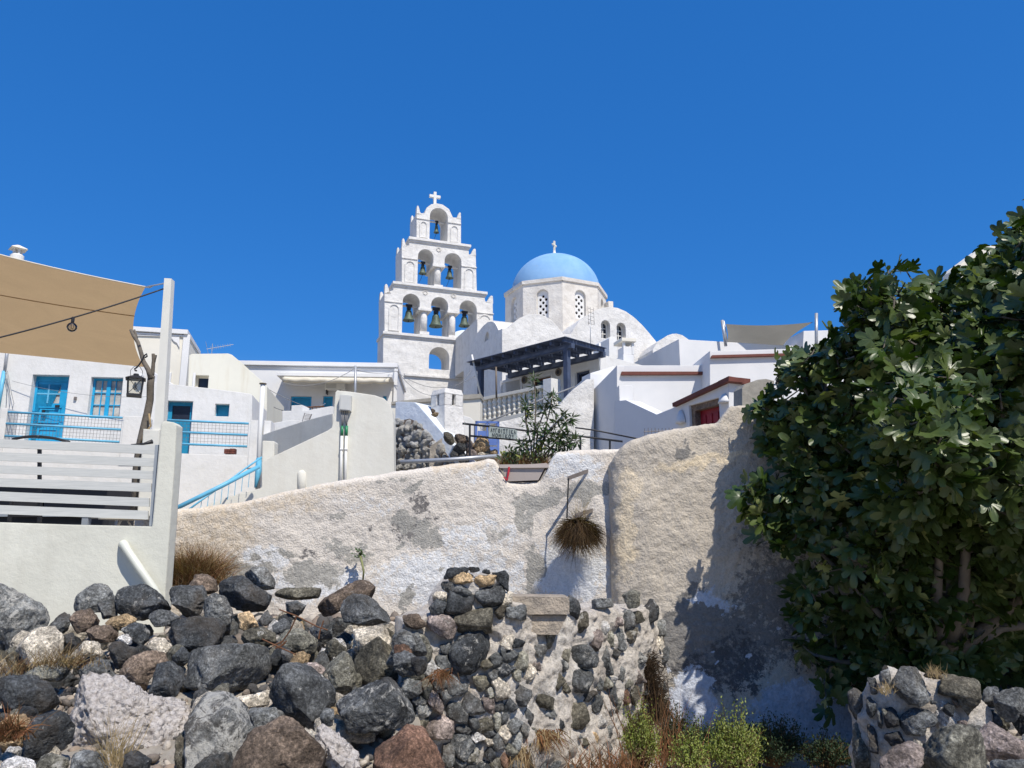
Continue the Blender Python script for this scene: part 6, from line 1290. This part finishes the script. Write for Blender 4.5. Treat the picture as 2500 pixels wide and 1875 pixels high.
n = 0; order = [i for i in range(len(SITES)) if not SITES[i][3]]; order.sort(key=lambda i: -SITES[i][2]); print('ruin sites', len(order))
for i in order:
    if n >= 240: break
    px, py, r, _ = SITES[i]
    if 1265 < px < 1400 and py < 1720 and rnd.random() < .5: continue
    if rnd.random() < (.16 if px < 1240 else .22): continue
    po = cell(i)
    if not po: continue
    k_ = rnd.uniform(.95, 1.1) if px < 1240 else rnd.uniform(.88, 1.05); cx = sum(p[0] for p in po) / len(po); cy = sum(p[1] for p in po) / len(po); po = [(cx + (x - cx) * k_, cy + (y - cy) * k_) for x, y in po]
    if max(p[0] for p in po) - min(p[0] for p in po) < 5: continue
    th_ = rnd.uniform(0, 3.14); e1 = rnd.uniform(1.08, 1.3); e2 = rnd.uniform(.8, .95); ct_, st_ = math.cos(th_), math.sin(th_)
    po = po[::2] if len(po) > 9 else po
    po = [(cx + e1 * ((x - cx) * ct_ + (y - cy) * st_) * ct_ - e2 * (-(x - cx) * st_ + (y - cy) * ct_) * st_, cy + e1 * ((x - cx) * ct_ + (y - cy) * st_) * st_ + e2 * (-(x - cx) * st_ + (y - cy) * ct_) * ct_) for x, y in po]
    po = [(cx + (x - cx) * f_, cy + (y - cy) * f_) for (x, y), f_ in zip(po, [rnd.uniform(.8, 1.2) for _ in po])]
    W_, F_, C = rock_geo(po, Yru(cx) - .04, .6, 7000 + i * 3, 4, 1.3, 5, sup=(.42, .5)); col = rnd.choice('ddnnnggggooyyypcw')
    mk('stone', W_, F_, MT['rock'], rw2, smooth=False, color=tint(col, .75, 1.2) + (rnd.uniform(.1, .8),), centre=True); n += 1
# stones of the whitewashed rubble wall
for k, (x, y, r) in enumerate(RUBS):
    c = rnd.choice([(.55, .55, .57), (.66, .66, .68), (.38, .37, .36), (.45, .41, .37), (.28, .27, .26)]) if y < 1090 else rnd.choice([(.36, .31, .26), (.28, .25, .22), (.42, .36, .30), (.2, .19, .18)])
    sz = r * 17 / FPX * 1.45; inst(var[k % 8], 'stone', rub, F9.p(x, y, -.01), (rnd.uniform(0, 6), rnd.uniform(0, 6), rnd.uniform(0, 6)), (sz, sz, sz), c + (1.3,))
for k, (x, y, r, c) in enumerate([(1062, 1012, 7, 't'), (1058, 1004, 6, 'b'), (1098, 1068, 14, 'o'), (1125, 1072, 16, 'b'), (1148, 1088, 13, 'p'), (1126, 1093, 17, 'd'), (1170, 1092, 22, 't'), (1190, 1104, 14, 'y'), (1155, 1108, 16, 'p'), (1108, 1112, 12, 'd'), (1135, 1122, 14, 'n'), (1175, 1118, 16, 'c'), (1205, 1112, 12, 't')]):
    sz = r * 16 / FPX * 1.1; inst(var[k % 8], 'rock', None, P(x, y, 16.4), (k, k * 2, k * 3), (sz * 1.3, sz, sz * .8), CC[c] + (.3,))
    o = bpy.context.scene.objects[-1] if False else None
LB = ['tiny tan stone on the rubble wall crest beside the chimney', 'tiny brown stone wedged left of the chimney', 'brown stone at the foot of the chimney', 'wide brown rock right of the chimney foot', 'pinkish rock below the rounded gate wall', 'black rock in the middle of the bank left of the blue gate', 'big tan rock just left of the blue gate', 'pale rock at the foot of the blue gate', 'pinkish rock above the lying grey pipe', 'dark rock at the lower end of the whitewashed slope', 'dark rock just above the lying grey pipe', 'cream rock above the right end of the lying pipe', 'tan rock at the right end of the lying pipe']
for o, lb in zip([o for o in bpy.data.objects if o.name.split('.')[0] == 'rock' and 'label' not in o], LB): o['label'] = lb; o['category'] = 'stone'; o['group'] = 'rocks on the bank beside the blue gate'
mb = MB(); earth = [(1050, 1090), (1090, 1062), (1130, 1070), (1170, 1088), (1215, 1112), (1250, 1112), (1330, 1108), (1420, 1112), (1420, 1300), (1040, 1300)]
MB().slab(Fr(1150, 1100, 16.8, 0), earth, (), -2.2, 0).build('earth_bank', MT['ground'], None, kind='structure')
# ------------------------------------------------------------ stone wall at the lower right
FD2 = Fr(2200, 1700, 6.55, 12)
rw3 = thing('low_stone_wall', 'low broken stone wall with pale mortar at the lower right under the fig', 'wall', P(2250, 1870, 6.6))
path = [P(2078, 1700, 7.4), P(2082, 1690, 6.9), P(2110, 1668, 6.65), P(2160, 1645, 6.5), P(2250, 1652, 6.45), P(2330, 1655, 6.4), P(2390, 1690, 6.4), P(2420, 1730, 6.4)]
V, F_ = relief(path, -.5, .5, .024, .06, lump(.04, .04, .014, 77)); mk('mortar', V, F_, MT['mortar'], rw3, smooth=True)
DST = [('1080 920 1150 890 1180 910 1190 1050 1100 1010', 'g', .2), ('1180 910 1290 885 1390 890 1430 980 1490 1110 1430 1170 1260 1140 1210 1050', 'g', .3), ('1420 920 1550 920 1570 970 1450 970', 'b', .1), ('1540 1020 1590 930 1800 905 1860 1010 1890 1200 1870 1260 1780 1250 1680 1110 1560 1090', 'o', .2), ('1290 1190 1470 1190 1560 1260 1550 1330 1460 1350 1430 1440 1310 1420 1260 1310', 'n', .3),
('1580 1170 1640 1150 1690 1200 1650 1260 1590 1225', 'd', .1), ('1480 1140 1530 1130 1535 1165 1490 1168', 'd', 0), ('885 1330 940 1290 980 1400 1050 1750 900 1750', 'y', .5), ('1000 960 1070 960 1090 1080 1040 1090', 'n', .2), ('855 1060 940 1030 1000 1080 960 1290 885 1300', 'n', .3), ('1080 1160 1120 1170 1122 1370 1085 1360', 'g', .1), ('1000 1110 1070 1110 1060 1290 1000 1260', 'd', .1),
('1130 1200 1240 1170 1250 1330 1150 1360', 'k', .1), ('1000 1310 1080 1380 1090 1600 1030 1560', 'd', .1), ('1110 1400 1250 1370 1300 1450 1180 1500', 'k', .1), ('1120 1190 1160 1200 1160 1280 1130 1270', 'y', .3), ('1690 1290 1800 1290 1760 1330 1690 1320', 'p', .1), ('1900 1030 2010 1020 2020 1200 1900 1200', 'n', .2), ('1900 1210 2010 1210 2060 1330 1950 1330', 'n', .3), ('1650 1130 1715 1140 1720 1190 1690 1190', 'b', .1)]
for k, (s, c, li) in enumerate(DST):
    poly = [(1800 + x / 3.16, 1350 + y / 3.16) for x, y in parse(s)]; cx = sum(p[0] for p in poly) / len(poly); cy = sum(p[1] for p in poly) / len(poly)
    Yw = interp(cx, [2080, 2110, 2160, 2250, 2400], [6.85, 6.6, 6.45, 6.35, 6.3]) + (.15 if cx > 2380 else 0)
    W_, F_, C = rock_geo(poly, Yw, .6, 3000 + k * 3, 5 if k in (1, 3, 4) else 4, 1.)
    mk('stone', W_, F_, MT['rock'], rw3, smooth=True, color=tint(c, .85, 1.15) + (li,), centre=True)
# ------------------------------------------------------------ fig tree
def figleaf(lob, cup, droop, seed):
    r_ = random.Random(seed); n = 34; ring = []
    for k in range(n + 1):
        t = -2.62 + 5.24 * k / n; a = abs(t); r = 0
        for c, w_, h in ((0, .40, 1.), (.88, .38, .86), (1.66, .34, .62), (2.35, .34, .40)): r = max(r, h * math.exp(-.8 * ((a - c) / w_) ** 4))
        r = (r * lob + (1 - lob) * .72 * (1 - .12 * a)); r *= 1 + r_.uniform(-.05, .05); ring.append((t, max(r, .22)))
    V = [(0, 0, 0)]
    for f in (.5, 1.):
        for t, r in ring:
            x, y = math.sin(t) * r * f, math.cos(t) * r * f; rr = math.hypot(x, y)
            rib = .05 * abs(math.sin(t * 3.6)) * rr
            V.append((x, y, cup * rr * rr + rib - droop * max(y, 0) ** 2 + .12 * abs(x)))
    F_ = []
    for k in range(n):
        F_.append((0, 2 + k, 1 + k)); a, b, c, d = 1 + k, 2 + k, 2 + k + n + 1, 1 + k + n + 1; F_ += [(a, b, c), (a, c, d)]
    # petiole: thin strip pointing back
    b = len(V); L_ = .55
    V += [(-.018, 0, -.005), (.018, 0, -.005), (.014, -L_, -.10), (-.014, -L_, -.10), (0, 0, .02), (0, -L_, -.075)]
    F_ += [(b, b + 1, b + 2), (b, b + 2, b + 3), (b + 1, b + 4, b + 5), (b + 1, b + 5, b + 2), (b + 4, b, b + 3), (b + 4, b + 3, b + 5)]
    return np.array(V), np.array([f[::-1] for f in F_])
LV = [figleaf(.62, .10, .35, 1), figleaf(.8, -.1, .45, 2), figleaf(.5, .4, .15, 3), figleaf(.7, .6, .3, 4), figleaf(.55, -.25, .6, 5)]
crown = [(2560, 480), (2500, 502), (2465, 500), (2443, 513), (2446, 541), (2398, 580), (2343, 630), (2296, 645), (2258, 668), (2215, 618), (2171, 619), (2116, 645), (2082, 680), (2044, 713), (2016, 774), (1988, 813), (1925, 845), (1886, 885), (1880, 925), (1835, 979), (1824, 1010), (1836, 1045), (1866, 1106), (1915, 1150), (1900, 1190), (1850, 1165), (1800, 1163), (1792, 1195), (1845, 1250), (1848, 1300), (1905, 1345), (1945, 1350), (1960, 1400), (1925, 1432), (1935, 1480), (1930, 1540), (1955, 1590), (1962, 1640), (1995, 1690), (2020, 1712), (2065, 1695), (2095, 1665), (2200, 1640), (2560, 1660)]
sparse = [(1930, 1170), (2130, 1250), (2110, 1600), (2000, 1680), (1960, 1560), (1930, 1430), (1900, 1330), (1850, 1230)]
def edist(x, y, poly):
    best = 1e9
    for i in range(len(poly)):
        x1, y1 = poly[i]; x2, y2 = poly[(i + 1) % len(poly)]
        if x1 > 2540 and x2 > 2540: continue
        if y1 > 1600 and y2 > 1600: continue
        dx, dy = x2 - x1, y2 - y1; t = max(0, min(1, ((x - x1) * dx + (y - y1) * dy) / (dx * dx + dy * dy + 1e-9))); best = min(best, math.hypot(x - x1 - t * dx, y - y1 - t * dy))
    return best
rt = random.Random(23); TIPS = []
while len(TIPS) < 2050:
    x, y = rt.uniform(1780, 2920), rt.uniform(440, 1730)
    if x <= 2555:
        if not inpoly(x, y, crown): continue
        e = edist(x, y, crown)
    else:
        if y < 470 + max(0, x - 2650) * .9: continue
        e = max(30, 330 - max(0, x - 2600))
    if e < (10 if x < 1960 else 26): continue
    if inpoly(x, y, sparse) and x > 1960 and rt.random() < .55: continue
    if y > 1340 and rt.random() < .25: continue
    bulge = math.sqrt(min(e, 330) / 330)
    low = min(1.1, max(0, (y - 1180) / 330))
    yf = 9.2 - 2.3 * bulge + 2.15 * low * bulge + .5 * math.sin(x / 97.) * math.cos(y / 83.)
    if x < 2150: yf = max(yf, interp(x, [1900, 1980, 2150], [9.4, 9.0, 8.2]))
    yb = max(yf + .1, interp(x, [1800, 1950, 2200, 2600], [9.8, 9.7, 9.6, 9.3])) + (.4 if y < 930 else -.12)
    if x < 1930 and y < 1160: yf = max(yf, 9.75); yb = max(yb, 10.05)
    t = rt.random() ** 2.0; Y = yf + (yb - yf) * t
    TIPS.append((P(x, y, Y), x, y, t))
cen = Vector((P(2350, 1150, 9.3)))
fig = thing('fig_tree', 'large leafy fig tree with lobed glossy leaves filling the right side', 'tree', (P(2300, 1500, 9.1).x, 9.1, -.6)); base = Vector((P(2300, 1500, 9.1).x, 9.1, -.6))
fork = base + Vector((-.1, -.1, 1.1)); MB().tube([base, base + Vector((.06, 0, .5)), fork], [.17, .14, .12], 10).build('trunk', MT['bark'], fig, smooth=True)
LIMBS = []
for k, (x, y, Y) in enumerate([(1985, 1330, 8.8), (2050, 1000, 8.6), (2180, 780, 8.3), (2330, 900, 7.6), (2430, 660, 8.2), (2500, 1100, 7.4), (2250, 1200, 7.5), (2100, 1450, 8.4), (2600, 850, 8.2), (1960, 1130, 8.8), (2420, 1400, 8.0), (2150, 1150, 8.2), (2470, 560, 8.7), (2300, 720, 8.4), (2560, 720, 7.8), (2540, 980, 7.1), (2380, 1060, 7.1), (2620, 600, 8.4), (1900, 1000, 9.3), (1870, 1200, 9.35), (1990, 1600, 9.1), (2780, 800, 8.4), (2800, 1200, 8.0), (2700, 1450, 8.4)]):
    Y += .5; e = P(x, y, Y); m1 = fork.lerp(e, .33) + Vector((rt.uniform(-.1, .1), rt.uniform(-.1, .1), rt.uniform(-.05, .12))); m2 = fork.lerp(e, .68) + Vector((rt.uniform(-.12, .12), rt.uniform(-.1, .1), rt.uniform(-.1, .1)))
    pts = [fork - Vector((0, 0, .05)), m1, m2, e]; MB().tube(pts, [.085, .06, .04, .018], 8).build('limb', MT['bark'], fig, smooth=True)
    for i in range(3):
        for s in (0, .25, .5, .75): LIMBS.append(pts[i].lerp(pts[i + 1], s))
    LIMBS.append(e)
tw = MB()
for p, x, y, t in sorted(TIPS, key=lambda T: min((l - T[0]).length for l in LIMBS[::2])):
    q = min(LIMBS, key=lambda l: (l - p).length + .4 * max(0, l.z - p.z + .1)); m_ = q.lerp(p, .55) - Vector((0, 0, .06 * (p - q).length)); tw.tube([q, m_, p], [.014, .010, .006], 4, False); LIMBS.append(p)
tw.build('twigs', MT['bark'], fig, kind='stuff')
VV = []; FF_ = []; nb_ = 0; BIG = []
SUNV = SUN
for p, x, y, t in TIPS:
    if t > .75 and rt.random() < .4: continue
    out = (p - cen); out.z *= .7; out = (out.normalized() * .6 + Vector((0, -.55, .35))).normalized(); nl = rt.randint(4, 6)
    ax = (out * .7 + Vector((rt.gauss(0, .35), rt.gauss(0, .3), .5 + rt.gauss(0, .25)))).normalized(); o1 = ax.orthogonal().normalized(); o2 = ax.cross(o1); ph0 = rt.uniform(0, 6.28)
    for k in range(nl):
        a = ph0 + k * 2.4; el = rt.uniform(-.25, .75) * (1 if k else .2); d = (o1 * math.cos(a) + o2 * math.sin(a)) * math.cos(el) + ax * math.sin(el); d.z -= rt.uniform(0, .35); d.normalize()
        nrm = (ax * .35 + Vector((rt.gauss(0, .7), rt.gauss(-.05, .65), rt.gauss(.25, .6)))); nrm = nrm - d * nrm.dot(d); nrm.normalize(); sx = d.cross(nrm)
        s = rt.uniform(.12, .215); pet = s * .55; og = p + d * (pet * rt.uniform(.8, 1.5)) - ax * rt.uniform(0, .10)
        qx, qy = None, None
        Vl, Fl = LV[rt.randrange(5)] if t < .9 else LV[0]
        M = np.array([sx[:], d[:], nrm[:]]) * s
        BIG.append((t + rt.random() * .5, len(VV), M, og))
        VV.append((Vl, M, og, Fl))
BIG.sort(key=lambda b: b[0]); single = set(b[1] for b in BIG[:300])
leafme = []
for Vl, Fl in LV:
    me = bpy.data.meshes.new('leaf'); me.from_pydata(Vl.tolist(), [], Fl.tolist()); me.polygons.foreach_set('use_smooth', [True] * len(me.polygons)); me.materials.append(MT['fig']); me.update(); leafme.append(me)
AV, AF, nb_ = [], [], 0
for i, (Vl, M, og, Fl) in enumerate(VV):
    if i in single:
        o = bpy.data.objects.new('leaf', leafme[[id(l[0]) for l in LV].index(id(Vl))]); COL.objects.link(o); o.parent = fig
        mw = Matrix((( M[0][0], M[1][0], M[2][0], og.x - base.x), (M[0][1], M[1][1], M[2][1], og.y - base.y), (M[0][2], M[1][2], M[2][2], og.z - base.z), (0, 0, 0, 1))); o.matrix_basis = mw
    else: AV.append(Vl @ M + np.array(og[:])); AF.append(Fl + nb_); nb_ += len(Vl)
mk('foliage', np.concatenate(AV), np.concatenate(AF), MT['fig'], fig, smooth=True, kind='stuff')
for x, y, Y in ((2141, 1417, 7.9), (1990, 1560, 8.4), (2216, 1050, 7.2)):
    c = P(x, y, Y); MB().lathe([(.004, -.03)] + [(.026 * math.cos(t), .026 * math.sin(t)) for t in [math.pi * (i / 8 - .5) for i in range(1, 8)]] + [(.006, .04), (.005, .06)], c, 10).build('fig_fruit', MT['fresh'], fig, smooth=True)

# ------------------------------------------------------------ generic plants
class Lf:
    def __init__(s): s.V = []; s.F = []
    def leaf(s, p, d, n, L, W, fold=.15):
        sx = d.cross(n).normalized(); b = len(s.V); s.V += [p, p + d * L * .35 + sx * W / 2 + n * fold * W, p + d * L, p + d * L * .35 - sx * W / 2 + n * fold * W, p + d * L * .4 - n * .02 * L]; s.F += [(b, b + 1, b + 4), (b + 1, b + 2, b + 4), (b + 2, b + 3, b + 4), (b + 3, b, b + 4)]
    def blade(s, p, d, L, w, bend, segs=3):
        sx = d.cross(Vector((0, 1, 0.2))).normalized() * w; b = len(s.V); q = Vector(p); dd = Vector(d)
        for k in range(segs + 1):
            ww = 1 - k / segs * .85; s.V += [q + sx * ww, q - sx * ww]; q = q + dd * (L / segs); dd = (dd + bend / segs).normalized()
        for k in range(segs): s.F.append((b + 2 * k, b + 2 * k + 1, b + 2 * k + 3, b + 2 * k + 2))
    def build(s, name, mat, parent=None, **kw): return mk(name, s.V, s.F, MT[mat], parent, **kw)
rp = random.Random(99)
def rv(s=1): return Vector((rp.gauss(0, s), rp.gauss(0, s), rp.gauss(0, s)))
def grass(name, label, cat, c, n, L, w, spread, mats, up=1., fall=.6, yr=.3, group=None, thg=True):
    t = thing(name, label, cat, c, group)
    for j, m_ in enumerate(mats):
        lf = Lf()
        for k in range(n // len(mats)):
            p = Vector(c) + Vector((rp.gauss(0, spread), rp.gauss(0, spread * yr), rp.uniform(-.03, .03))); d = (Vector((rp.gauss(0, .45), rp.gauss(0, .4), up))).normalized(); lf.blade(p, d, L * rp.uniform(.4, 1.1), w * rp.uniform(.6, 1.3), Vector((rp.gauss(0, .5), rp.gauss(0, .4), -fall)), 4)
        lf.build('blades', m_, t, kind='stuff')
    return t
grass('dry_grass', 'dry straw grass tuft sprouting from the white crusted lump', 'grass', P(282, 1870, 5.0), 90, .35, .0025, .04, ['straw'], 1.2, .35)
grass('dry_grass', 'dry brown grass between the cream boulder and the far left edge', 'grass', P(20, 1645, 6.9), 110, .20, .0025, .12, ['straw', 'brownv'], .8, .7)
grass('dry_grass', 'tangle of dry twiggy grass right of the cream boulder', 'grass', P(150, 1625, 6.8), 240, .22, .0025, .14, ['brownv', 'straw'], .6, .4)
grass('dry_grass', 'short brown dead grass at the foot of the slanting reddish rock wall stones', 'grass', P(1078, 1640, 6.5), 120, .2, .0025, .035, ['brownv', 'redv'], -.3, .5)
grass('dead_plant', 'rusty crumbling dead plant in the bottom left corner', 'plant', P(12, 1800, 5.2), 260, .2, .005, .06, ['redv', 'brownv'], .6, 1.2)
grass('dry_grass', 'brown withered tuft low on the ruined wall', 'grass', P(1325, 1790, 6.95), 300, .22, .004, .08, ['brownv', 'straw', 'redv'], -.4, .5)
grass('dry_grass', 'grey brown withered strands at the seam of the ruined wall', 'grass', P(1262, 1830, 6.8), 200, .3, .003, .05, ['brownv', 'straw'], -.8, .3)
grass('dry_bush', 'rusty brown dry bush at the left end of the limewashed wall', 'bush', P(472, 1425, 10.3), 3000, .60, .0028, .16, ['brownv', 'straw', 'redv', 'brownv'], .8, 1.0, .5)
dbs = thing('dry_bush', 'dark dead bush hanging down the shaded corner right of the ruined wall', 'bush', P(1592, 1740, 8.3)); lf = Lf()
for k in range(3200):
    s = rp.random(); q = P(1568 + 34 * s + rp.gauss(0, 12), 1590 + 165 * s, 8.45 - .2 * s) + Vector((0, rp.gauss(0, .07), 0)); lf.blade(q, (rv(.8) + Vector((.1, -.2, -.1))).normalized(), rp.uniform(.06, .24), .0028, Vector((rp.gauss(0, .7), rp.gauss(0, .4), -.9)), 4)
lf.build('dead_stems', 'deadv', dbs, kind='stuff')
grass('dead_stalks', 'tall brown dead stalks between the two yellow green shrubs', 'plant', P(1615, 1870, 7.3), 90, .7, .004, .16, ['brownv', 'redv'], 1.6, .12)
grass('dead_stalks', 'reddish dead plants at the foot of the ruined wall', 'plant', P(1500, 1880, 6.9), 150, .26, .005, .22, ['redv', 'brownv'], 1., .5)
grass('grass_tuft', 'tiny dry tuft between the stones at the lower right', 'grass', P(2165, 1690, 6.15), 70, .09, .002, .03, ['straw'], .9, .3)
grass('grass_tuft', 'tiny pale tuft on top of the low stone wall', 'grass', P(2285, 1652, 6.3), 70, .10, .002, .04, ['straw'], .9, .3)
# hanging dry plant held by the bracket
hp = thing('hanging_dry_plant', 'brown withered plant clump hanging on the limewashed wall under the iron bracket', 'plant', P(1410, 1300, 10.6)); c = P(1410, 1300, 10.62)
for m_, n_, L_ in (('deadv', 1700, .44), ('brownv', 1500, .42), ('straw', 500, .36)):
    lf = Lf()
    for k in range(n_):
        d = rv().normalized(); d.y = -abs(d.y) * .9; p = c + Vector((d.x * .15, d.y * .12, d.z * .17 + .02)) * rp.random() ** .4
        lf.blade(p, Vector((d.x * 1.1 + rp.gauss(0, .4), d.y - .2, rp.uniform(-.7, .6))).normalized(), L_ * rp.uniform(.35, 1.0), .0028, Vector((rp.gauss(0, .6), rp.gauss(0, .4), -1.5)), 5)
    if m_ == 'straw':
        for k in range(70): lf.blade(c + Vector((rp.uniform(-.05, .1), 0, .05)), Vector((rp.gauss(.15, .2), -.1, 1)).normalized(), rp.uniform(.25, .55), .002, Vector((rp.gauss(0, .3), 0, -.3)), 3)
    lf.build('strands', m_, hp, kind='stuff')
# small caper growing from the wall
cw = thing('wall_weed', 'little green weed with a curved stem growing out of the limewashed wall', 'plant', P(880, 1345, 10.9)); pts = [P(886, 1418, 10.7), P(888, 1395, 10.62), P(884, 1375, 10.66), P(878, 1352, 10.85)]
MB().tube(pts, [.012, .014, .016, .02], 6).build('stem', MT['twig'], cw, smooth=True); lf = Lf()
for k in range(34): p = pts[3] + Vector((rp.gauss(0, .05), -.03 + rp.gauss(0, .03), rp.gauss(.01, .035))); lf.leaf(p, (rv() + Vector((0, -.5, .2))).normalized(), Vector((0, -.4, 1)).normalized(), .06, .04)
lf.build('leaves', 'olea', cw, kind='stuff')
# thorny dead twigs in the heap
tg = thing('dead_twigs', 'thorny dark dead twigs lying on the pale slab in the rock heap', 'twigs', P(670, 1575, 6.9))
for pts in ([(682, 1488), (720, 1502), (775, 1530), (800, 1538)], [(724, 1505), (708, 1540), (685, 1572)], [(640, 1560), (672, 1575), (722, 1598)], [(790, 1515), (780, 1545), (778, 1560)], [(665, 1578), (690, 1565), (697, 1570), (680, 1583)], [(700, 1565), (685, 1577), (672, 1583)]):
    MB().tube([P(x, y, 6.75) for x, y in pts], .006, 5).build('twig', MT['redwood'], tg)
# shrubs in the pit
def bushy(name, label, c, h, r, n, mats, leafL, lean=0, group=None):
    t = thing(name, label, 'shrub', c, group); st = MB(); L = {m_: Lf() for m_ in mats}; c = Vector(c)
    for k in range(n):
        a = rp.uniform(0, 6.28); rr = r * math.sqrt(rp.random()); tip = c + Vector((rr * math.cos(a) + lean, rr * math.sin(a) * .8, h * (1 - .45 * (rr / r) ** 2) * (rp.uniform(.55, 1.) if k % 5 else rp.uniform(.95, 1.3)))); b_ = c + Vector((rr * .2 * math.cos(a), rr * .2 * math.sin(a), 0)); m_ = b_.lerp(tip, .5) + Vector((0, 0, .04))
        st.tube([b_, m_, tip], .0028, 3, False)
        for j in range(30):
            s = rp.uniform(.4, 1.04) ; p = b_.lerp(tip, s) + rv(.022 + .012 * (1 - s)); mm = mats[0] if s > .55 or len(mats) == 1 else mats[-1]; L[mm].leaf(p, (rv(.6) + Vector((0, -.1, .8))).normalized(), rv().normalized(), leafL * rp.uniform(.6, 1.3), leafL * .5)
    st.build('stems', MT['brownv'], t, kind='stuff')
    for m_ in mats: L[m_].build('leaves', m_, t, kind='stuff')
bushy('green_shrub', 'yellow green flowering shrub beside the foot of the ruined wall', P(1570, 1885, 7.0) , .52, .17, 120, ['fresh', 'straw'], .022, -.02, 'yellow green shrubs in the pit')
bushy('green_shrub', 'taller yellow green shrub at the bottom right of the centre', P(1795, 1905, 6.5), .5, .22, 170, ['fresh', 'straw'], .024, .02, 'yellow green shrubs in the pit')
bushy('green_shrub', 'low yellow green shrub at the bottom edge between the taller ones', P(1690, 1910, 6.4), .36, .16, 80, ['fresh', 'straw'], .022, 0, 'yellow green shrubs in the pit')
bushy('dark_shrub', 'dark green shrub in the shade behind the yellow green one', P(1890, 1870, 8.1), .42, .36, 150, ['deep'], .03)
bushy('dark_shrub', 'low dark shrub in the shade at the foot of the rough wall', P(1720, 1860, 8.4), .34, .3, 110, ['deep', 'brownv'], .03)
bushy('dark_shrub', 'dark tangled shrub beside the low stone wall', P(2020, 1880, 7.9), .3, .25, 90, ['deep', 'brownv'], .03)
# planter plants
pp_ = thing('oleander_shrub', 'slender leafy shrub growing from the planter with thin upright stems', 'shrub', P(1300, 1130, 11.2)); L1, L2 = Lf(), Lf(); YP = 11.2
for pts, nl in (([(1300, 1135), (1305, 1060), (1308, 1000), (1306, 950), (1302, 915)], 46), ([(1300, 1130), (1296, 1080), (1285, 1040), (1282, 1000), (1284, 985)], 50), ([(1305, 1130), (1325, 1080), (1335, 1030), (1345, 990), (1350, 960)], 60), ([(1310, 1130), (1350, 1090), (1370, 1050), (1385, 1025), (1400, 1020)], 70), ([(1315, 1128), (1345, 1110), (1372, 1088), (1398, 1075), (1412, 1078)], 70),
                ([(1300, 1130), (1290, 1100), (1275, 1080), (1268, 1095)], 36), ([(1310, 1120), (1330, 1070), (1355, 1035), (1378, 1010)], 60), ([(1308, 1120), (1312, 1050), (1330, 1000), (1340, 970)], 50), ([(1320, 1120), (1360, 1075), (1385, 1065)], 60), ([(1300, 1120), (1318, 1090), (1330, 1062)], 40), ([(1298, 1120), (1255, 1110), (1240, 1098)], 26)):
    P3 = [P(x, y, YP + rp.uniform(-.1, .12)) for x, y in pts]; MB().tube(P3, [.011] * (len(P3) - 1) + [.005], 6).build('stem', MT['bark'], pp_, smooth=True)
    for k in range(int(nl * 1.5)):
        s = rp.uniform(.25, 1) * (len(P3) - 1.001); i = int(s); q = P3[i].lerp(P3[i + 1], s - i); d = Vector((rp.gauss(0, .8), rp.gauss(-.2, .6), rp.gauss(-.1, .55))).normalized(); L1.leaf(q + d * .03, d, (Vector((0, -.2, 1)) + rv(.3)).normalized(), rp.uniform(.09, .17), .036)
for cx_, cy_ in ((1298, 1012), (1318, 1085), (1310, 1095)):
    for k in range(14): L2.leaf(P(cx_ + rp.gauss(0, 5), cy_ + rp.gauss(0, 6), YP - .05), rv().normalized(), Vector((0, -.3, 1)), .06, .03)
L1.build('leaves', 'olea', pp_, kind='stuff'); L2.build('yellow_leaves', 'yel', pp_, kind='stuff')
lp = thing('planter_weeds', 'low green and withered weeds filling the planter trough', 'plants', P(1275, 1135, 11.15))
for m_, n_ in (('olea', 260), ('brownv', 240), ('fresh', 60), ('redv', 60)):
    lf = Lf()
    for k in range(n_):
        x = rp.uniform(1222, 1335); p = P(x, 1136, 11.15 + rp.uniform(-.05, .1)); d = Vector((rp.gauss(0, .5), rp.gauss(-.1, .4), 1)).normalized()
        if m_ in ('olea', 'fresh'): lf.leaf(p + d * rp.uniform(.0, .2), (d + rv(.5)).normalized(), rv().normalized(), rp.uniform(.05, .1), .03)
        else: lf.blade(p, d, rp.uniform(.1, .28), .004, Vector((rp.gauss(0, .6), 0, -.7)), 3)
    lf.build('weeds', m_, lp, kind='stuff')

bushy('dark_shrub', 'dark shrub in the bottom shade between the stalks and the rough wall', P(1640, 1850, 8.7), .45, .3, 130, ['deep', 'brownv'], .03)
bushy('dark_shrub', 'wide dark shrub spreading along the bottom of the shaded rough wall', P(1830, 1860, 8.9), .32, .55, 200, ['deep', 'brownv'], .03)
